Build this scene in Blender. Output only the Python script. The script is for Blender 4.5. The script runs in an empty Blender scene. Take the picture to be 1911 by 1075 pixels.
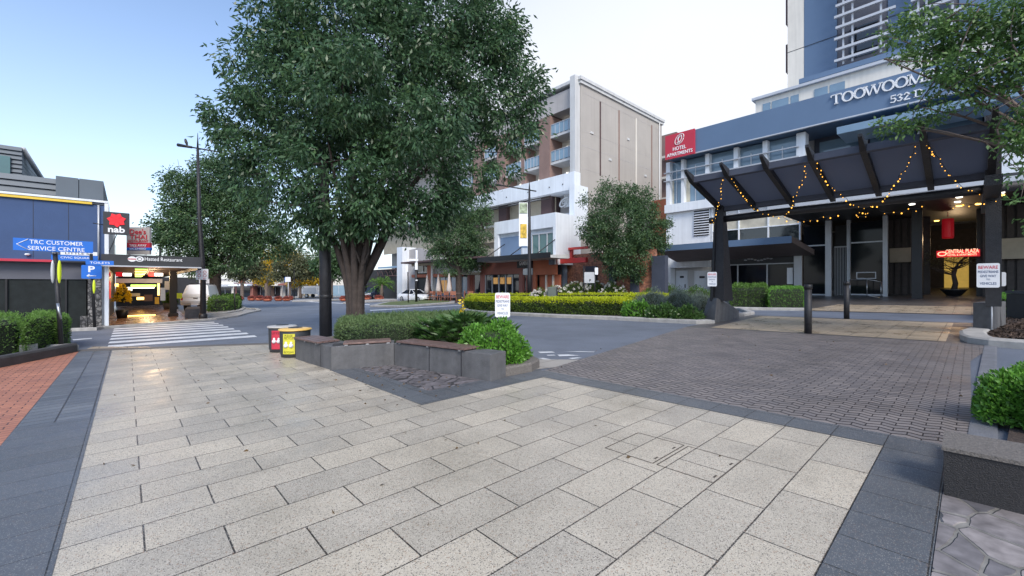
SUN_EL=42.; SUN_AZ=165.; SKY=.12; SUN=1.3; SANG=24.; SCOL=(1., .92, .82); EXPO=1.22; HZ=3.9
import bpy, math, random
import numpy as np
from mathutils import Vector, Matrix
random.seed(7); rng = np.random.default_rng(11)
sc = bpy.context.scene
COL = sc.collection
# ------------------------------------------------------------------ measures
F = 785.; CX = 955.5; HY = 531.; CH = 1.58; GA = .0165; GB = -.005
_n = math.hypot(.675, .738)
UX, UY = -.675/_n, .738/_n       # along the shop fronts (away to the left)
VX, VY = .738/_n, .675/_n        # across the street (away to the right)
def gz(x, y): return GA*x + GB*y
def G(px, py, dz=0.):
    u = (px-CX)/F; v = (py-HY)/F
    Y = CH/(v+GA*u+GB); x, y = u*Y, Y
    return Vector((x, y, gz(x, y)+dz))
def onY(px, Y, dz=0.):
    x = (px-CX)/F*Y
    return Vector((x, Y, gz(x, Y)+dz))
def AT(px, py, Y): return Vector(((px-CX)/F*Y, Y, CH+(HY-py)/F*Y))
def ST(s, t, z=None, dz=0.):
    x = s*UX+t*VX; y = s*UY+t*VY
    return Vector((x, y, (gz(x, y)+dz) if z is None else z))
def st(p): return p[0]*UX+p[1]*UY, p[0]*VX+p[1]*VY
def gst(s, t): return ST(s, t).z
def YT(px, t): u = (px-CX)/F; return t/(VX*u+VY)
def YS(px, s): u = (px-CX)/F; return s/(UX*u+UY)
def fs(px, t): u = (px-CX)/F; Y = YT(px, t); return Y*(UX*u+UY)       # s where pixel column meets plane t
def ft(px, s): u = (px-CX)/F; Y = YS(px, s); return Y*(VX*u+VY)       # t where it meets plane s
def zt(px, py, t): return CH+(HY-py)/F*YT(px, t)
def zs(px, py, s): return CH+(HY-py)/F*YS(px, s)
UV3 = Vector((UX, UY, 0)); VV3 = Vector((VX, VY, 0)); ZZ = Vector((0, 0, 1))
ANG_U = math.atan2(-UY, -UX)      # yaw of an x axis pointing along -U (left to right on the facades)
# ------------------------------------------------------------------ materials
def nt(name):
    m = bpy.data.materials.new(name); m.use_nodes = True
    t = m.node_tree; b = t.nodes['Principled BSDF']
    return m, t, b
def lk(t, a, b): t.links.new(a, b)
def rgb(c): return (c[0], c[1], c[2], 1)
def M(name, col, rough=.6, var=.12, scale=2.5, bump=0., bscale=60., metal=0., spec=.5, emit=None, es=0., stain=0.):
    m, t, b = nt(name)
    tc = t.nodes.new('ShaderNodeTexCoord'); nz = t.nodes.new('ShaderNodeTexNoise')
    nz.inputs['Scale'].default_value = scale; nz.inputs['Detail'].default_value = 8; nz.inputs['Roughness'].default_value = .62
    lk(t, tc.outputs['Object'], nz.inputs['Vector'])
    r = t.nodes.new('ShaderNodeMapRange')
    r.inputs['From Min'].default_value = .3; r.inputs['From Max'].default_value = .7
    r.inputs['To Min'].default_value = 1-var; r.inputs['To Max'].default_value = 1+var
    lk(t, nz.outputs['Fac'], r.inputs['Value'])
    mx = t.nodes.new('ShaderNodeVectorMath'); mx.operation = 'SCALE'
    mx.inputs[0].default_value = col
    lk(t, r.outputs['Result'], mx.inputs['Scale'])
    out = mx.outputs['Vector']
    if stain:
        mp = t.nodes.new('ShaderNodeMapping'); mp.inputs['Scale'].default_value = (2.2, 2.2, .12)
        lk(t, tc.outputs['Object'], mp.inputs['Vector'])
        n2 = t.nodes.new('ShaderNodeTexNoise'); n2.inputs['Scale'].default_value = 1.6; n2.inputs['Detail'].default_value = 6
        lk(t, mp.outputs['Vector'], n2.inputs['Vector'])
        r2 = t.nodes.new('ShaderNodeMapRange'); r2.inputs['From Min'].default_value = .4; r2.inputs['From Max'].default_value = .75
        r2.inputs['To Min'].default_value = 1; r2.inputs['To Max'].default_value = 1-stain
        lk(t, n2.outputs['Fac'], r2.inputs['Value'])
        m2 = t.nodes.new('ShaderNodeVectorMath'); m2.operation = 'SCALE'
        lk(t, out, m2.inputs[0]); lk(t, r2.outputs['Result'], m2.inputs['Scale']); out = m2.outputs['Vector']
    lk(t, out, b.inputs['Base Color'])
    b.inputs['Roughness'].default_value = rough; b.inputs['Metallic'].default_value = metal
    b.inputs['Specular IOR Level'].default_value = spec
    if emit:
        b.inputs['Emission Color'].default_value = rgb(emit); b.inputs['Emission Strength'].default_value = es
    if bump:
        n3 = t.nodes.new('ShaderNodeTexNoise'); n3.inputs['Scale'].default_value = bscale; n3.inputs['Detail'].default_value = 5
        lk(t, tc.outputs['Object'], n3.inputs['Vector'])
        bp = t.nodes.new('ShaderNodeBump'); bp.inputs['Strength'].default_value = bump; bp.inputs['Distance'].default_value = .02
        lk(t, n3.outputs['Fac'], bp.inputs['Height']); lk(t, bp.outputs['Normal'], b.inputs['Normal'])
    return m
def leafmat(name, c1, c2, c3=None, rough=.42, trans=.25):
    m, t, b = nt(name)
    g = t.nodes.new('ShaderNodeNewGeometry'); cr = t.nodes.new('ShaderNodeValToRGB')
    cr.color_ramp.elements[0].color = rgb(c1); cr.color_ramp.elements[1].color = rgb(c2)
    if c3:
        cr.color_ramp.elements[1].position = .8
        e = cr.color_ramp.elements.new(1.); e.color = rgb(c3)
    tcl = t.nodes.new('ShaderNodeTexCoord'); nl = t.nodes.new('ShaderNodeTexNoise'); nl.inputs['Scale'].default_value = 1.1; nl.inputs['Detail'].default_value = 3
    lk(t, tcl.outputs['Object'], nl.inputs['Vector'])
    a1 = t.nodes.new('ShaderNodeMapRange'); a1.inputs['From Min'].default_value = .32; a1.inputs['From Max'].default_value = .68; lk(t, nl.outputs['Fac'], a1.inputs['Value'])
    a2 = t.nodes.new('ShaderNodeMix'); a2.inputs['Factor'].default_value = .42; lk(t, g.outputs['Random Per Island'], a2.inputs['A']); lk(t, a1.outputs[0], a2.inputs['B'])
    lk(t, a2.outputs['Result'], cr.inputs['Fac'])
    lk(t, cr.outputs['Color'], b.inputs['Base Color']); b.inputs['Roughness'].default_value = rough
    tr = t.nodes.new('ShaderNodeBsdfTranslucent'); lk(t, cr.outputs['Color'], tr.inputs['Color'])
    mx = t.nodes.new('ShaderNodeMixShader'); mx.inputs[0].default_value = trans
    lk(t, b.outputs[0], mx.inputs[1]); lk(t, tr.outputs[0], mx.inputs[2])
    lk(t, mx.outputs[0], t.nodes['Material Output'].inputs['Surface'])
    return m
def pavemat(name, c1, c2, mort, bw, rh, off, sx, sy, mortar=.006, speck=0., zig=None, rough=(.3, .6), swap=False, bumpd=.01, wob=0., specc=(.09, .085, .08), patch=.16):
    """brick courses laid out in metres (uv = t, s)"""
    m, t, b = nt(name)
    uv = t.nodes.new('ShaderNodeUVMap'); uv.uv_map = 'm'
    sp = t.nodes.new('ShaderNodeSeparateXYZ'); lk(t, uv.outputs[0], sp.inputs[0])
    cb = t.nodes.new('ShaderNodeCombineXYZ')
    def math_(op, a, v):
        n = t.nodes.new('ShaderNodeMath'); n.operation = op
        lk(t, a, n.inputs[0])
        if isinstance(v, (int, float)): n.inputs[1].default_value = v
        else: lk(t, v, n.inputs[1])
        return n.outputs[0]
    X, Y = (sp.outputs[1], sp.outputs[0]) if swap else (sp.outputs[0], sp.outputs[1])
    X = math_('SUBTRACT', X, sx); Y = math_('SUBTRACT', Y, sy)
    if zig:
        pp = math_('PINGPONG', X, zig[0]); Y = math_('ADD', Y, math_('MULTIPLY', pp, zig[1]))
    if wob:
        nw = t.nodes.new('ShaderNodeTexNoise'); nw.inputs['Scale'].default_value = 3.; lk(t, uv.outputs[0], nw.inputs['Vector'])
        Y = math_('ADD', Y, math_('MULTIPLY', nw.outputs['Fac'], wob))
    lk(t, X, cb.inputs[0]); lk(t, Y, cb.inputs[1])
    br = t.nodes.new('ShaderNodeTexBrick'); lk(t, cb.outputs[0], br.inputs['Vector'])
    br.offset = off; br.offset_frequency = 2; br.squash = 1.
    br.inputs['Scale'].default_value = 1.; br.inputs['Brick Width'].default_value = bw; br.inputs['Row Height'].default_value = rh
    br.inputs['Mortar Size'].default_value = mortar; br.inputs['Mortar Smooth'].default_value = .15; br.inputs['Bias'].default_value = 0.
    br.inputs['Color1'].default_value = rgb(c1); br.inputs['Color2'].default_value = rgb(c2); br.inputs['Mortar'].default_value = rgb(mort)
    out = br.outputs['Color']
    if zig:
        q1 = math_('PINGPONG', Y, rh/2); q0 = math_('LESS_THAN', q1, rh*.13)
        mz = t.nodes.new('ShaderNodeMix'); mz.data_type = 'RGBA'; lk(t, q0, mz.inputs['Factor']); lk(t, out, mz.inputs['A']); mz.inputs['B'].default_value = rgb(mort); out = mz.outputs['Result']
    n1 = t.nodes.new('ShaderNodeTexNoise'); n1.inputs['Scale'].default_value = 1.1; n1.inputs['Detail'].default_value = 7; n1.inputs['Roughness'].default_value = .65
    lk(t, uv.outputs[0], n1.inputs['Vector'])
    r1 = t.nodes.new('ShaderNodeMapRange'); r1.inputs['From Min'].default_value = .3; r1.inputs['From Max'].default_value = .72
    r1.inputs['To Min'].default_value = 1-patch; r1.inputs['To Max'].default_value = 1+patch*.7; lk(t, n1.outputs['Fac'], r1.inputs['Value'])
    sc1 = t.nodes.new('ShaderNodeVectorMath'); sc1.operation = 'SCALE'; lk(t, out, sc1.inputs[0]); lk(t, r1.outputs['Result'], sc1.inputs['Scale'])
    out = sc1.outputs['Vector']
    if speck:
        for scl, thr, colr, fac in ((105., .32, specc, speck), (190., .38, (.15, .12, .095), speck*.85), (150., .26, (.8, .74, .64), speck*.7), (70., .1, (.3, .17, .1), speck*.6)):
            vo = t.nodes.new('ShaderNodeTexVoronoi'); vo.inputs['Scale'].default_value = scl; lk(t, uv.outputs[0], vo.inputs['Vector'])
            wn = t.nodes.new('ShaderNodeSeparateColor'); lk(t, vo.outputs['Color'], wn.inputs[0])
            lt = math_('LESS_THAN', wn.outputs[0], thr)
            ls = math_('LESS_THAN', vo.outputs['Distance'], .42)
            ml = math_('MULTIPLY', lt, ls); ml = math_('MULTIPLY', ml, fac)
            mxx = t.nodes.new('ShaderNodeMix'); mxx.data_type = 'RGBA'
            lk(t, ml, mxx.inputs['Factor']); lk(t, out, mxx.inputs['A']); mxx.inputs['B'].default_value = rgb(colr)
            out = mxx.outputs['Result']
    if speck > .7:
        vg = t.nodes.new('ShaderNodeTexVoronoi'); vg.inputs['Scale'].default_value = 2.6; lk(t, uv.outputs[0], vg.inputs['Vector'])
        vs_ = t.nodes.new('ShaderNodeSeparateColor'); lk(t, vg.outputs['Color'], vs_.inputs[0])
        g1 = math_('MULTIPLY', math_('LESS_THAN', vg.outputs['Distance'], math_('MULTIPLY', vs_.outputs[1], .055)), math_('LESS_THAN', vs_.outputs[0], .55)); g1 = math_('MULTIPLY', g1, .55)
        mg = t.nodes.new('ShaderNodeMix'); mg.data_type = 'RGBA'; lk(t, g1, mg.inputs['Factor']); lk(t, out, mg.inputs['A']); mg.inputs['B'].default_value = (.09, .08, .07, 1); out = mg.outputs['Result']
        ns = t.nodes.new('ShaderNodeTexNoise'); ns.inputs['Scale'].default_value = .55; ns.inputs['Detail'].default_value = 9; ns.inputs['Roughness'].default_value = .7; ns.inputs['Distortion'].default_value = 1.2; lk(t, uv.outputs[0], ns.inputs['Vector'])
        rs_ = t.nodes.new('ShaderNodeMapRange'); rs_.inputs['From Min'].default_value = .52; rs_.inputs['From Max'].default_value = .75; rs_.inputs['To Min'].default_value = 0; rs_.inputs['To Max'].default_value = .4; lk(t, ns.outputs['Fac'], rs_.inputs['Value'])
        ms = t.nodes.new('ShaderNodeMix'); ms.data_type = 'RGBA'; lk(t, rs_.outputs[0], ms.inputs['Factor']); lk(t, out, ms.inputs['A']); ms.inputs['B'].default_value = (.2, .165, .125, 1); out = ms.outputs['Result']
    lk(t, out, b.inputs['Base Color'])
    r2 = t.nodes.new('ShaderNodeMapRange'); r2.inputs['From Min'].default_value = .35; r2.inputs['From Max'].default_value = .65
    r2.inputs['To Min'].default_value = rough[0]; r2.inputs['To Max'].default_value = rough[1]; lk(t, n1.outputs['Fac'], r2.inputs['Value'])
    lk(t, r2.outputs['Result'], b.inputs['Roughness'])
    bp = t.nodes.new('ShaderNodeBump'); bp.invert = True; bp.inputs['Strength'].default_value = .7; bp.inputs['Distance'].default_value = bumpd
    lk(t, br.outputs['Fac'], bp.inputs['Height'])
    n4 = t.nodes.new('ShaderNodeTexNoise'); n4.inputs['Scale'].default_value = 130.; lk(t, uv.outputs[0], n4.inputs['Vector'])
    b2 = t.nodes.new('ShaderNodeBump'); b2.inputs['Strength'].default_value = .12; b2.inputs['Distance'].default_value = .004
    lk(t, n4.outputs['Fac'], b2.inputs['Height']); lk(t, bp.outputs['Normal'], b2.inputs['Normal'])
    lk(t, b2.outputs['Normal'], b.inputs['Normal'])
    return m
def crazymat(name, c1, c2, mort, scale, uvn=True, edge=.05):
    m, t, b = nt(name)
    if uvn: uv = t.nodes.new('ShaderNodeUVMap'); uv.uv_map = 'm'; vec = uv.outputs[0]
    else: uv = t.nodes.new('ShaderNodeTexCoord'); vec = uv.outputs['Object']
    nz = t.nodes.new('ShaderNodeTexNoise'); nz.inputs['Scale'].default_value = scale*1.3; lk(t, vec, nz.inputs['Vector'])
    ad = t.nodes.new('ShaderNodeVectorMath'); ad.operation = 'MULTIPLY_ADD'; lk(t, nz.outputs['Color'], ad.inputs[0]); ad.inputs[1].default_value = (.22/scale,)*3
    mp = t.nodes.new('ShaderNodeMapping'); mp.inputs['Scale'].default_value = (1, 1.7, 1.4) if uvn else (1, 1, 1); lk(t, vec, mp.inputs['Vector'])
    lk(t, mp.outputs['Vector'], ad.inputs[2])
    v1 = t.nodes.new('ShaderNodeTexVoronoi'); v1.feature = 'DISTANCE_TO_EDGE'; v1.inputs['Scale'].default_value = scale; lk(t, ad.outputs[0], v1.inputs['Vector'])
    v2 = t.nodes.new('ShaderNodeTexVoronoi'); v2.inputs['Scale'].default_value = scale; lk(t, ad.outputs[0], v2.inputs['Vector'])
    sx = t.nodes.new('ShaderNodeSeparateColor'); lk(t, v2.outputs['Color'], sx.inputs[0])
    a = t.nodes.new('ShaderNodeMix'); a.data_type = 'RGBA'; lk(t, sx.outputs[0], a.inputs['Factor']); a.inputs['A'].default_value = rgb(c1); a.inputs['B'].default_value = rgb(c2)
    lt = t.nodes.new('ShaderNodeMapRange'); lt.inputs['From Min'].default_value = edge*.6; lt.inputs['From Max'].default_value = edge
    lk(t, v1.outputs['Distance'], lt.inputs['Value'])
    c = t.nodes.new('ShaderNodeMix'); c.data_type = 'RGBA'; lk(t, lt.outputs[0], c.inputs['Factor']); c.inputs['A'].default_value = rgb(mort); lk(t, a.outputs['Result'], c.inputs['B'])
    n5 = t.nodes.new('ShaderNodeTexNoise'); n5.inputs['Scale'].default_value = 9.; n5.inputs['Detail'].default_value = 8; lk(t, vec, n5.inputs['Vector'])
    r5 = t.nodes.new('ShaderNodeMapRange'); r5.inputs['From Min'].default_value = .3; r5.inputs['From Max'].default_value = .7; r5.inputs['To Min'].default_value = .6; r5.inputs['To Max'].default_value = 1.35; lk(t, n5.outputs['Fac'], r5.inputs['Value'])
    s5 = t.nodes.new('ShaderNodeVectorMath'); s5.operation = 'SCALE'; lk(t, c.outputs['Result'], s5.inputs[0]); lk(t, r5.outputs[0], s5.inputs['Scale'])
    lk(t, s5.outputs['Vector'], b.inputs['Base Color']); b.inputs['Roughness'].default_value = .5
    bp = t.nodes.new('ShaderNodeBump'); bp.inputs['Strength'].default_value = .8; bp.inputs['Distance'].default_value = .02
    lk(t, lt.outputs[0], bp.inputs['Height']); lk(t, bp.outputs['Normal'], b.inputs['Normal'])
    return m
def brickwall(name, c1, c2, mort, bw=.23, rh=.086, vertical_axis=True):
    m, t, b = nt(name)
    tc = t.nodes.new('ShaderNodeTexCoord')
    sp = t.nodes.new('ShaderNodeSeparateXYZ'); lk(t, tc.outputs['Object'], sp.inputs[0])
    dp = t.nodes.new('ShaderNodeVectorMath'); dp.operation = 'DOT_PRODUCT'; lk(t, tc.outputs['Object'], dp.inputs[0]); dp.inputs[1].default_value = (-UX+VX*.999, -UY+VY*.999, 0)
    cb = t.nodes.new('ShaderNodeCombineXYZ'); lk(t, dp.outputs['Value'], cb.inputs[0]); lk(t, sp.outputs[2], cb.inputs[1])
    br = t.nodes.new('ShaderNodeTexBrick'); lk(t, cb.outputs[0], br.inputs['Vector']); br.inputs['Scale'].default_value = 1
    br.inputs['Brick Width'].default_value = bw; br.inputs['Row Height'].default_value = rh; br.inputs['Mortar Size'].default_value = .006
    br.inputs['Color1'].default_value = rgb(c1); br.inputs['Color2'].default_value = rgb(c2); br.inputs['Mortar'].default_value = rgb(mort)
    n = t.nodes.new('ShaderNodeTexNoise'); n.inputs['Scale'].default_value = 5; n.inputs['Detail'].default_value = 8; lk(t, tc.outputs['Object'], n.inputs['Vector'])
    r = t.nodes.new('ShaderNodeMapRange'); r.inputs['From Min'].default_value = .3; r.inputs['From Max'].default_value = .7; r.inputs['To Min'].default_value = .6; r.inputs['To Max'].default_value = 1.35; lk(t, n.outputs['Fac'], r.inputs['Value'])
    s = t.nodes.new('ShaderNodeVectorMath'); s.operation = 'SCALE'; lk(t, br.outputs['Color'], s.inputs[0]); lk(t, r.outputs[0], s.inputs['Scale'])
    lk(t, s.outputs['Vector'], b.inputs['Base Color']); b.inputs['Roughness'].default_value = .8
    bp = t.nodes.new('ShaderNodeBump'); bp.invert = True; bp.inputs['Strength'].default_value = .6; bp.inputs['Distance'].default_value = .01
    lk(t, br.outputs['Fac'], bp.inputs['Height']); lk(t, bp.outputs['Normal'], b.inputs['Normal'])
    return m
MT = {}
MT['asphalt'] = M('asphalt', (.135, .154, .19), .62, .22, .5, .5, 160, spec=.45)
MT['ground'] = M('bare_ground', (.1, .095, .085), .9, .2, .3)
MT['zebra'] = M('road_paint', (.62, .64, .66), .55, .22, 2.2, .3, 90)
MT['plaza'] = pavemat('pale_plaza_pavers', (.545, .485, .38), (.415, .378, .31), (.035, .03, .024), .8, .405, .5, .08, .57, .0055, .85, rough=(.26, .6), patch=.2)
MT['plazasm'] = pavemat('warm_forecourt_pavers', (.46, .37, .26), (.38, .31, .22), (.06, .05, .04), 1.2, .6, .5, 0, 0, .008, .5, rough=(.2, .5))
MT['darkL'] = pavemat('blue_grey_pavers', (.112, .122, .134), (.09, .1, .11), (.02, .02, .02), .64, .405, 0, -.98, .57, .004, .35, rough=(.3, .55), specc=(.03, .03, .035))
MT['darkR'] = pavemat('blue_grey_border_pavers', (.105, .118, .132), (.085, .096, .108), (.018, .018, .018), .41, .4, 0, .16, .08, .004, .35, swap=True, rough=(.3, .55), specc=(.03, .03, .035))
MT['tactile'] = pavemat('tactile_pavers', (.165, .18, .195), (.1, .113, .127), (.02, .02, .02), .32, .2025, 0, -.98, .57, .009, .3, rough=(.3, .5), specc=(.03, .03, .035))
MT['darkpave'] = pavemat('dark_forecourt_paving', (.095, .09, .09), (.075, .07, .072), (.02, .02, .02), .6, .6, 0, 0, 0, .005, .2, rough=(.3, .5))
MT['herring'] = pavemat('zigzag_brick_pavers', (.235, .207, .193), (.165, .15, .148), (.022, .018, .018), .225, .115, .5, 0, 0, .006, 0, zig=(.1125, .45), swap=True, rough=(.4, .65), bumpd=.02)
MT['orange'] = pavemat('orange_brick_paving', (.5, .21, .125), (.38, .155, .095), (.09, .05, .04), .24, .12, .5, 0, 0, .007, 0, rough=(.45, .7), bumpd=.02)
MT['arcade_floor'] = pavemat('brown_arcade_tiles', (.5, .26, .15), (.4, .21, .12), (.05, .03, .02), .5, .5, .5, 0, 0, .008, .2, rough=(.18, .35))
MT['footpath'] = pavemat('pale_concrete_footpath', (.33, .31, .28), (.3, .285, .26), (.12, .11, .1), 1.5, 1.5, 0, 0, 0, .01, .2, rough=(.5, .7))
MT['crazy'] = crazymat('crazy_stone_paving', (.13, .125, .132), (.3, .27, .26), (.21, .2, .18), 3.1)
MT['crazydark'] = crazymat('crazy_dark_stone_paving', (.12, .11, .112), (.2, .18, .185), (.05, .047, .047), 2.8)
MT['kerb'] = M('kerb_concrete', (.38, .37, .35), .8, .2, 3, .5, 80, stain=.2)
MT['stripgrey'] = M('grey_edge_strip', (.16, .165, .18), .75, .2, 4, .5, 60)
MT['kerbdark'] = M('dark_kerb_stone', (.06, .058, .058), .7, .25, 4, .5, 60)
MT['wallstone'] = M('precast_grey_concrete', (.115, .115, .118), .75, .2, 5, .6, 70, stain=.35)
MT['blackstone'] = M('black_speckled_stone', (.022, .021, .022), .6, .4, 60, .6, 120)
MT['topstone'] = M('planter_coping_stone', (.15, .135, .12), .75, .35, 45, .6, 90)
MT['timber'] = M('weathered_timber', (.145, .092, .08), .42, .3, 8, .4, 30)
MT['white'] = M('white_render', (.76, .81, .86), .6, .05, .6, .15, 40, stain=.12)
MT['whitewarm'] = M('cream_render', (.72, .69, .62), .7, .06, .5, .2, 30, stain=.12)
MT['tan'] = M('tan_concrete_panels', (.41, .385, .355), .8, .07, .35, .3, 12, stain=.07)
MT['greyr'] = M('grey_render', (.44, .42, .41), .8, .08, .5, .3, 20, stain=.12)
MT['palegrey'] = M('pale_grey_render', (.57, .58, .58), .7, .06, .6, .2, 20, stain=.15)
MT['brown'] = M('brown_render', (.25, .165, .14), .75, .1, 1, .2, 20)
MT['soffit'] = M('taupe_soffit', (.19, .155, .15), .75, .1, 1)
MT['darkbrown'] = M('dark_brown_render', (.09, .055, .055), .75, .15, 1, .2, 20)
MT['bluepanel'] = M('slate_blue_cladding', (.105, .17, .275), .5, .05, .3, .1, 30)
MT['paleblue'] = M('pale_blue_metal', (.30, .45, .6), .4, .05, 1)
MT['slate'] = M('dark_slate_render', (.06, .07, .10), .6, .12, 1.2, .2, 30)
MT['bluegrey'] = M('blue_grey_render', (.16, .2, .26), .6, .08, 1, .2, 30)
MT['purpleg'] = M('dusky_blue_render', (.043, .083, .19), .75, .1, .8, .3, 30)
MT['cladding'] = M('blue_grey_sheet_metal', (.10, .125, .15), .5, .08, .8)
MT['claddark'] = M('dark_grey_weatherboard', (.1, .105, .13), .6, .1, .8)
MT['orangewall'] = M('rust_orange_render', (.42, .13, .065), .7, .1, 1, .2, 30)
MT['rust'] = M('red_brown_cladding', (.27, .105, .08), .65, .1, 1, .2, 30)
MT['red'] = M('red_painted_steel', (.55, .05, .045), .5, .08, 2)
MT['signred'] = M('red_sign_panel', (.5, .03, .06), .45, .04, 1)
MT['black'] = M('black_steel', (.012, .012, .014), .45, .2, 5)
MT['blackpost'] = M('black_painted_timber', (.018, .018, .021), .5, .35, 9, .5, 40)
MT['charcoal'] = M('charcoal_panel', (.035, .037, .042), .5, .15, 2)
MT['canopy'] = leafmat('tinted_roof_sheeting', (.2, .235, .3), (.22, .25, .32), None, .5, .5)
MT['steel'] = M('brushed_steel', (.45, .46, .48), .3, .06, 6, metal=.9)
MT['silver'] = M('pale_aluminium', (.5, .52, .55), .4, .05, 3, metal=.2)
MT['glass'] = M('dark_window_glass', (.012, .016, .022), .04, .1, 1, spec=.9)
MT['glassdark'] = M('dark_shop_glass', (.008, .01, .014), .06, .1, 1, spec=.22)
MT['slatwall'] = M('dark_timber_slats', (.045, .036, .032), .6, .3, 3)
MT['skyglass'] = M('sky_reflection_glass', (.17, .26, .34), .06, .15, .6, spec=.9)  # blue sky reflection put into the base colour
MT['glassteal'] = M('teal_window_glass', (.05, .13, .13), .06, .15, .6, spec=.9)
MT['curtain'] = M('cream_curtain_and_reflection', (.5, .47, .38), .25, .2, 1.2)
MT['railglass'] = M('balcony_glass', (.22, .33, .42), .12, .1, 1, spec=.8)
MT['blind'] = M('beige_blind', (.42, .37, .28), .8, .1, 1.5)
MT['blueblind'] = M('blue_roller_shutter', (.17, .25, .38), .5, .08, 1)
MT['carwhite'] = M('white_car_paint', (.72, .74, .76), .25, .02, 1, spec=.6)
MT['cardark'] = M('navy_car_paint', (.02, .028, .05), .2, .02, 1, spec=.6)
MT['rubber'] = M('tyre_rubber', (.015, .015, .015), .8, .1, 20)
MT['rim'] = M('wheel_rim', (.4, .41, .43), .35, .1, 9, metal=.7)
MT['lamp'] = M('headlight_lens', (.6, .62, .65), .1, .05, 9)
MT['taillamp'] = M('tail_lamp', (.4, .02, .02), .2, .05, 9)
MT['plate'] = M('number_plate', (.6, .6, .62), .5, .03, 9)
MT['bark'] = M('dark_bark', (.052, .04, .034), .9, .4, 3.5, 1., 14)
MT['barkpale'] = M('grey_bark', (.15, .115, .095), .9, .3, 5, .9, 16)
MT['mulch'] = M('bark_mulch', (.05, .035, .028), .95, .5, 22, 1., 30)
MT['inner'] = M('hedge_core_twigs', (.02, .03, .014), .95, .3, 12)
MT['signwhite'] = M('white_sign_face', (.75, .77, .8), .45, .03, 2)
MT['signblue'] = M('blue_sign_face', (.015, .15, .6), .45, .05, 2)
MT['ink'] = M('black_lettering', (.015, .015, .02), .5, .05, 2)
MT['inkblue'] = M('dark_blue_lettering', (.03, .06, .16), .5, .05, 2)
MT['inkred'] = M('red_lettering', (.55, .03, .05), .5, .05, 2)
MT['lettering'] = M('white_lettering', (.8, .82, .84), .45, .03, 2)
MT['yellow'] = M('yellow_paint', (.75, .52, .06), .5, .08, 2)
MT['binyellow'] = M('yellow_notice', (.6, .56, .05), .4, .05, 2)
MT['hivis'] = M('yellow_green_reflector', (.62, .75, .03), .4, .05, 2)
MT['binlid'] = M('yellow_bin_rim', (.72, .45, .12), .4, .1, 3)
MT['whitelid'] = M('white_bin_rim', (.42, .41, .39), .4, .1, 3)
MT['terracotta'] = M('terracotta_pot', (.45, .13, .07), .7, .12, 5)
MT['cloth'] = M('pale_parasol_cloth', (.5, .45, .42), .85, .1, 3)
MT['clothdark'] = M('dark_parasol_cloth', (.13, .09, .08), .85, .1, 3)
MT['chairwood'] = M('brown_chair_wood', (.26, .1, .06), .6, .15, 6)
MT['coverline'] = M('cover_joint', (.09, .075, .06), .8, .2, 9)
MT['glow_warm'] = M('warm_lamp', (.9, .6, .2), .5, .05, 2, emit=(1., .55, .12), es=2.5)
MT['glow_bulb'] = M('warm_bulb', (.9, .55, .15), .5, .05, 2, emit=(1., .45, .05), es=1.1)
MT['glow_white'] = M('cool_lamp', (.9, .9, .9), .5, .05, 2, emit=(1., .95, .85), es=1.5)
MT['glow_red'] = M('red_lit_panel', (.7, .02, .03), .5, .05, 2, emit=(1., .015, .03), es=.15)
MT['glow_redtext'] = M('lit_sign_letters', (.9, .5, .3), .5, .05, 2, emit=(1., .55, .35), es=.7)
MT['glow_green'] = M('green_lit_panel', (.5, .8, .2), .5, .05, 2, emit=(.5, .9, .15), es=.8)
MT['glow_lobby'] = M('lit_lobby_wall', (.6, .42, .12), .6, .25, 1.2, emit=(.75, .48, .1), es=.2)
MT['glow_shop'] = M('lit_shop_and_reflection', (.5, .3, .12), .6, .6, 1.3, emit=(.8, .4, .1), es=.15)
MT['brick'] = brickwall('mixed_red_brick', (.5, .2, .11), (.27, .12, .085), (.3, .23, .18))
MT['stonecol'] = crazymat('river_stone_cladding', (.06, .06, .065), (.3, .29, .28), (.03, .03, .03), 7., False, .09)
MT['hedgewall'] = M('black_screen_fabric', (.012, .017, .018), .9, .3, 4)
# foliage
LF = {}
LF['pear'] = leafmat('pear_leaf', (.038, .088, .05), (.09, .175, .075), (.17, .26, .09), .36, .32)
LF['pear2'] = leafmat('street_tree_leaf', (0.045, 0.0975, 0.0488), (0.0938, 0.169, 0.0638), (0.16, 0.225, 0.0562), .45, .25)
LF['over'] = leafmat('plane_leaf', (0.0656, 0.14, 0.045), (0.131, 0.244, 0.0656), (0.225, 0.319, 0.0844), .5, .3)
LF['gold'] = leafmat('sunlit_gold_leaf', (.4, .36, .03), (.75, .5, .05), (.8, .38, .05), .5, .45)  # low warm sunlight put into the leaf colour
LF['grey'] = leafmat('far_leaf', (0.075, 0.09, 0.0525), (0.135, 0.15, 0.0675), (0.24, 0.18, 0.075), .6, .3)
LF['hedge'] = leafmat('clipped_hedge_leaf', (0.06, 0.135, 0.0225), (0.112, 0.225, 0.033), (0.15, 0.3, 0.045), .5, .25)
LF['bright'] = leafmat('bright_box_leaf', (0.075, 0.195, 0.03), (0.15, 0.36, 0.045), (0.24, 0.51, 0.0675), .4, .3)
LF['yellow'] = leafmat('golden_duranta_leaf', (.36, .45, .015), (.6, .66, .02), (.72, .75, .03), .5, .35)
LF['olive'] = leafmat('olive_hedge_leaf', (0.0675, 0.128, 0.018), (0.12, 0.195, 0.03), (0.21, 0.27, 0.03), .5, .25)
LF['lav'] = leafmat('grey_lavender_leaf', (0.135, 0.18, 0.15), (0.225, 0.27, 0.225), (0.3, 0.33, 0.285), .7, .2)
LF['phil'] = leafmat('philodendron_leaf', (0.045, 0.105, 0.03), (0.09, 0.18, 0.045), (0.15, 0.255, 0.075), .35, .25)
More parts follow.
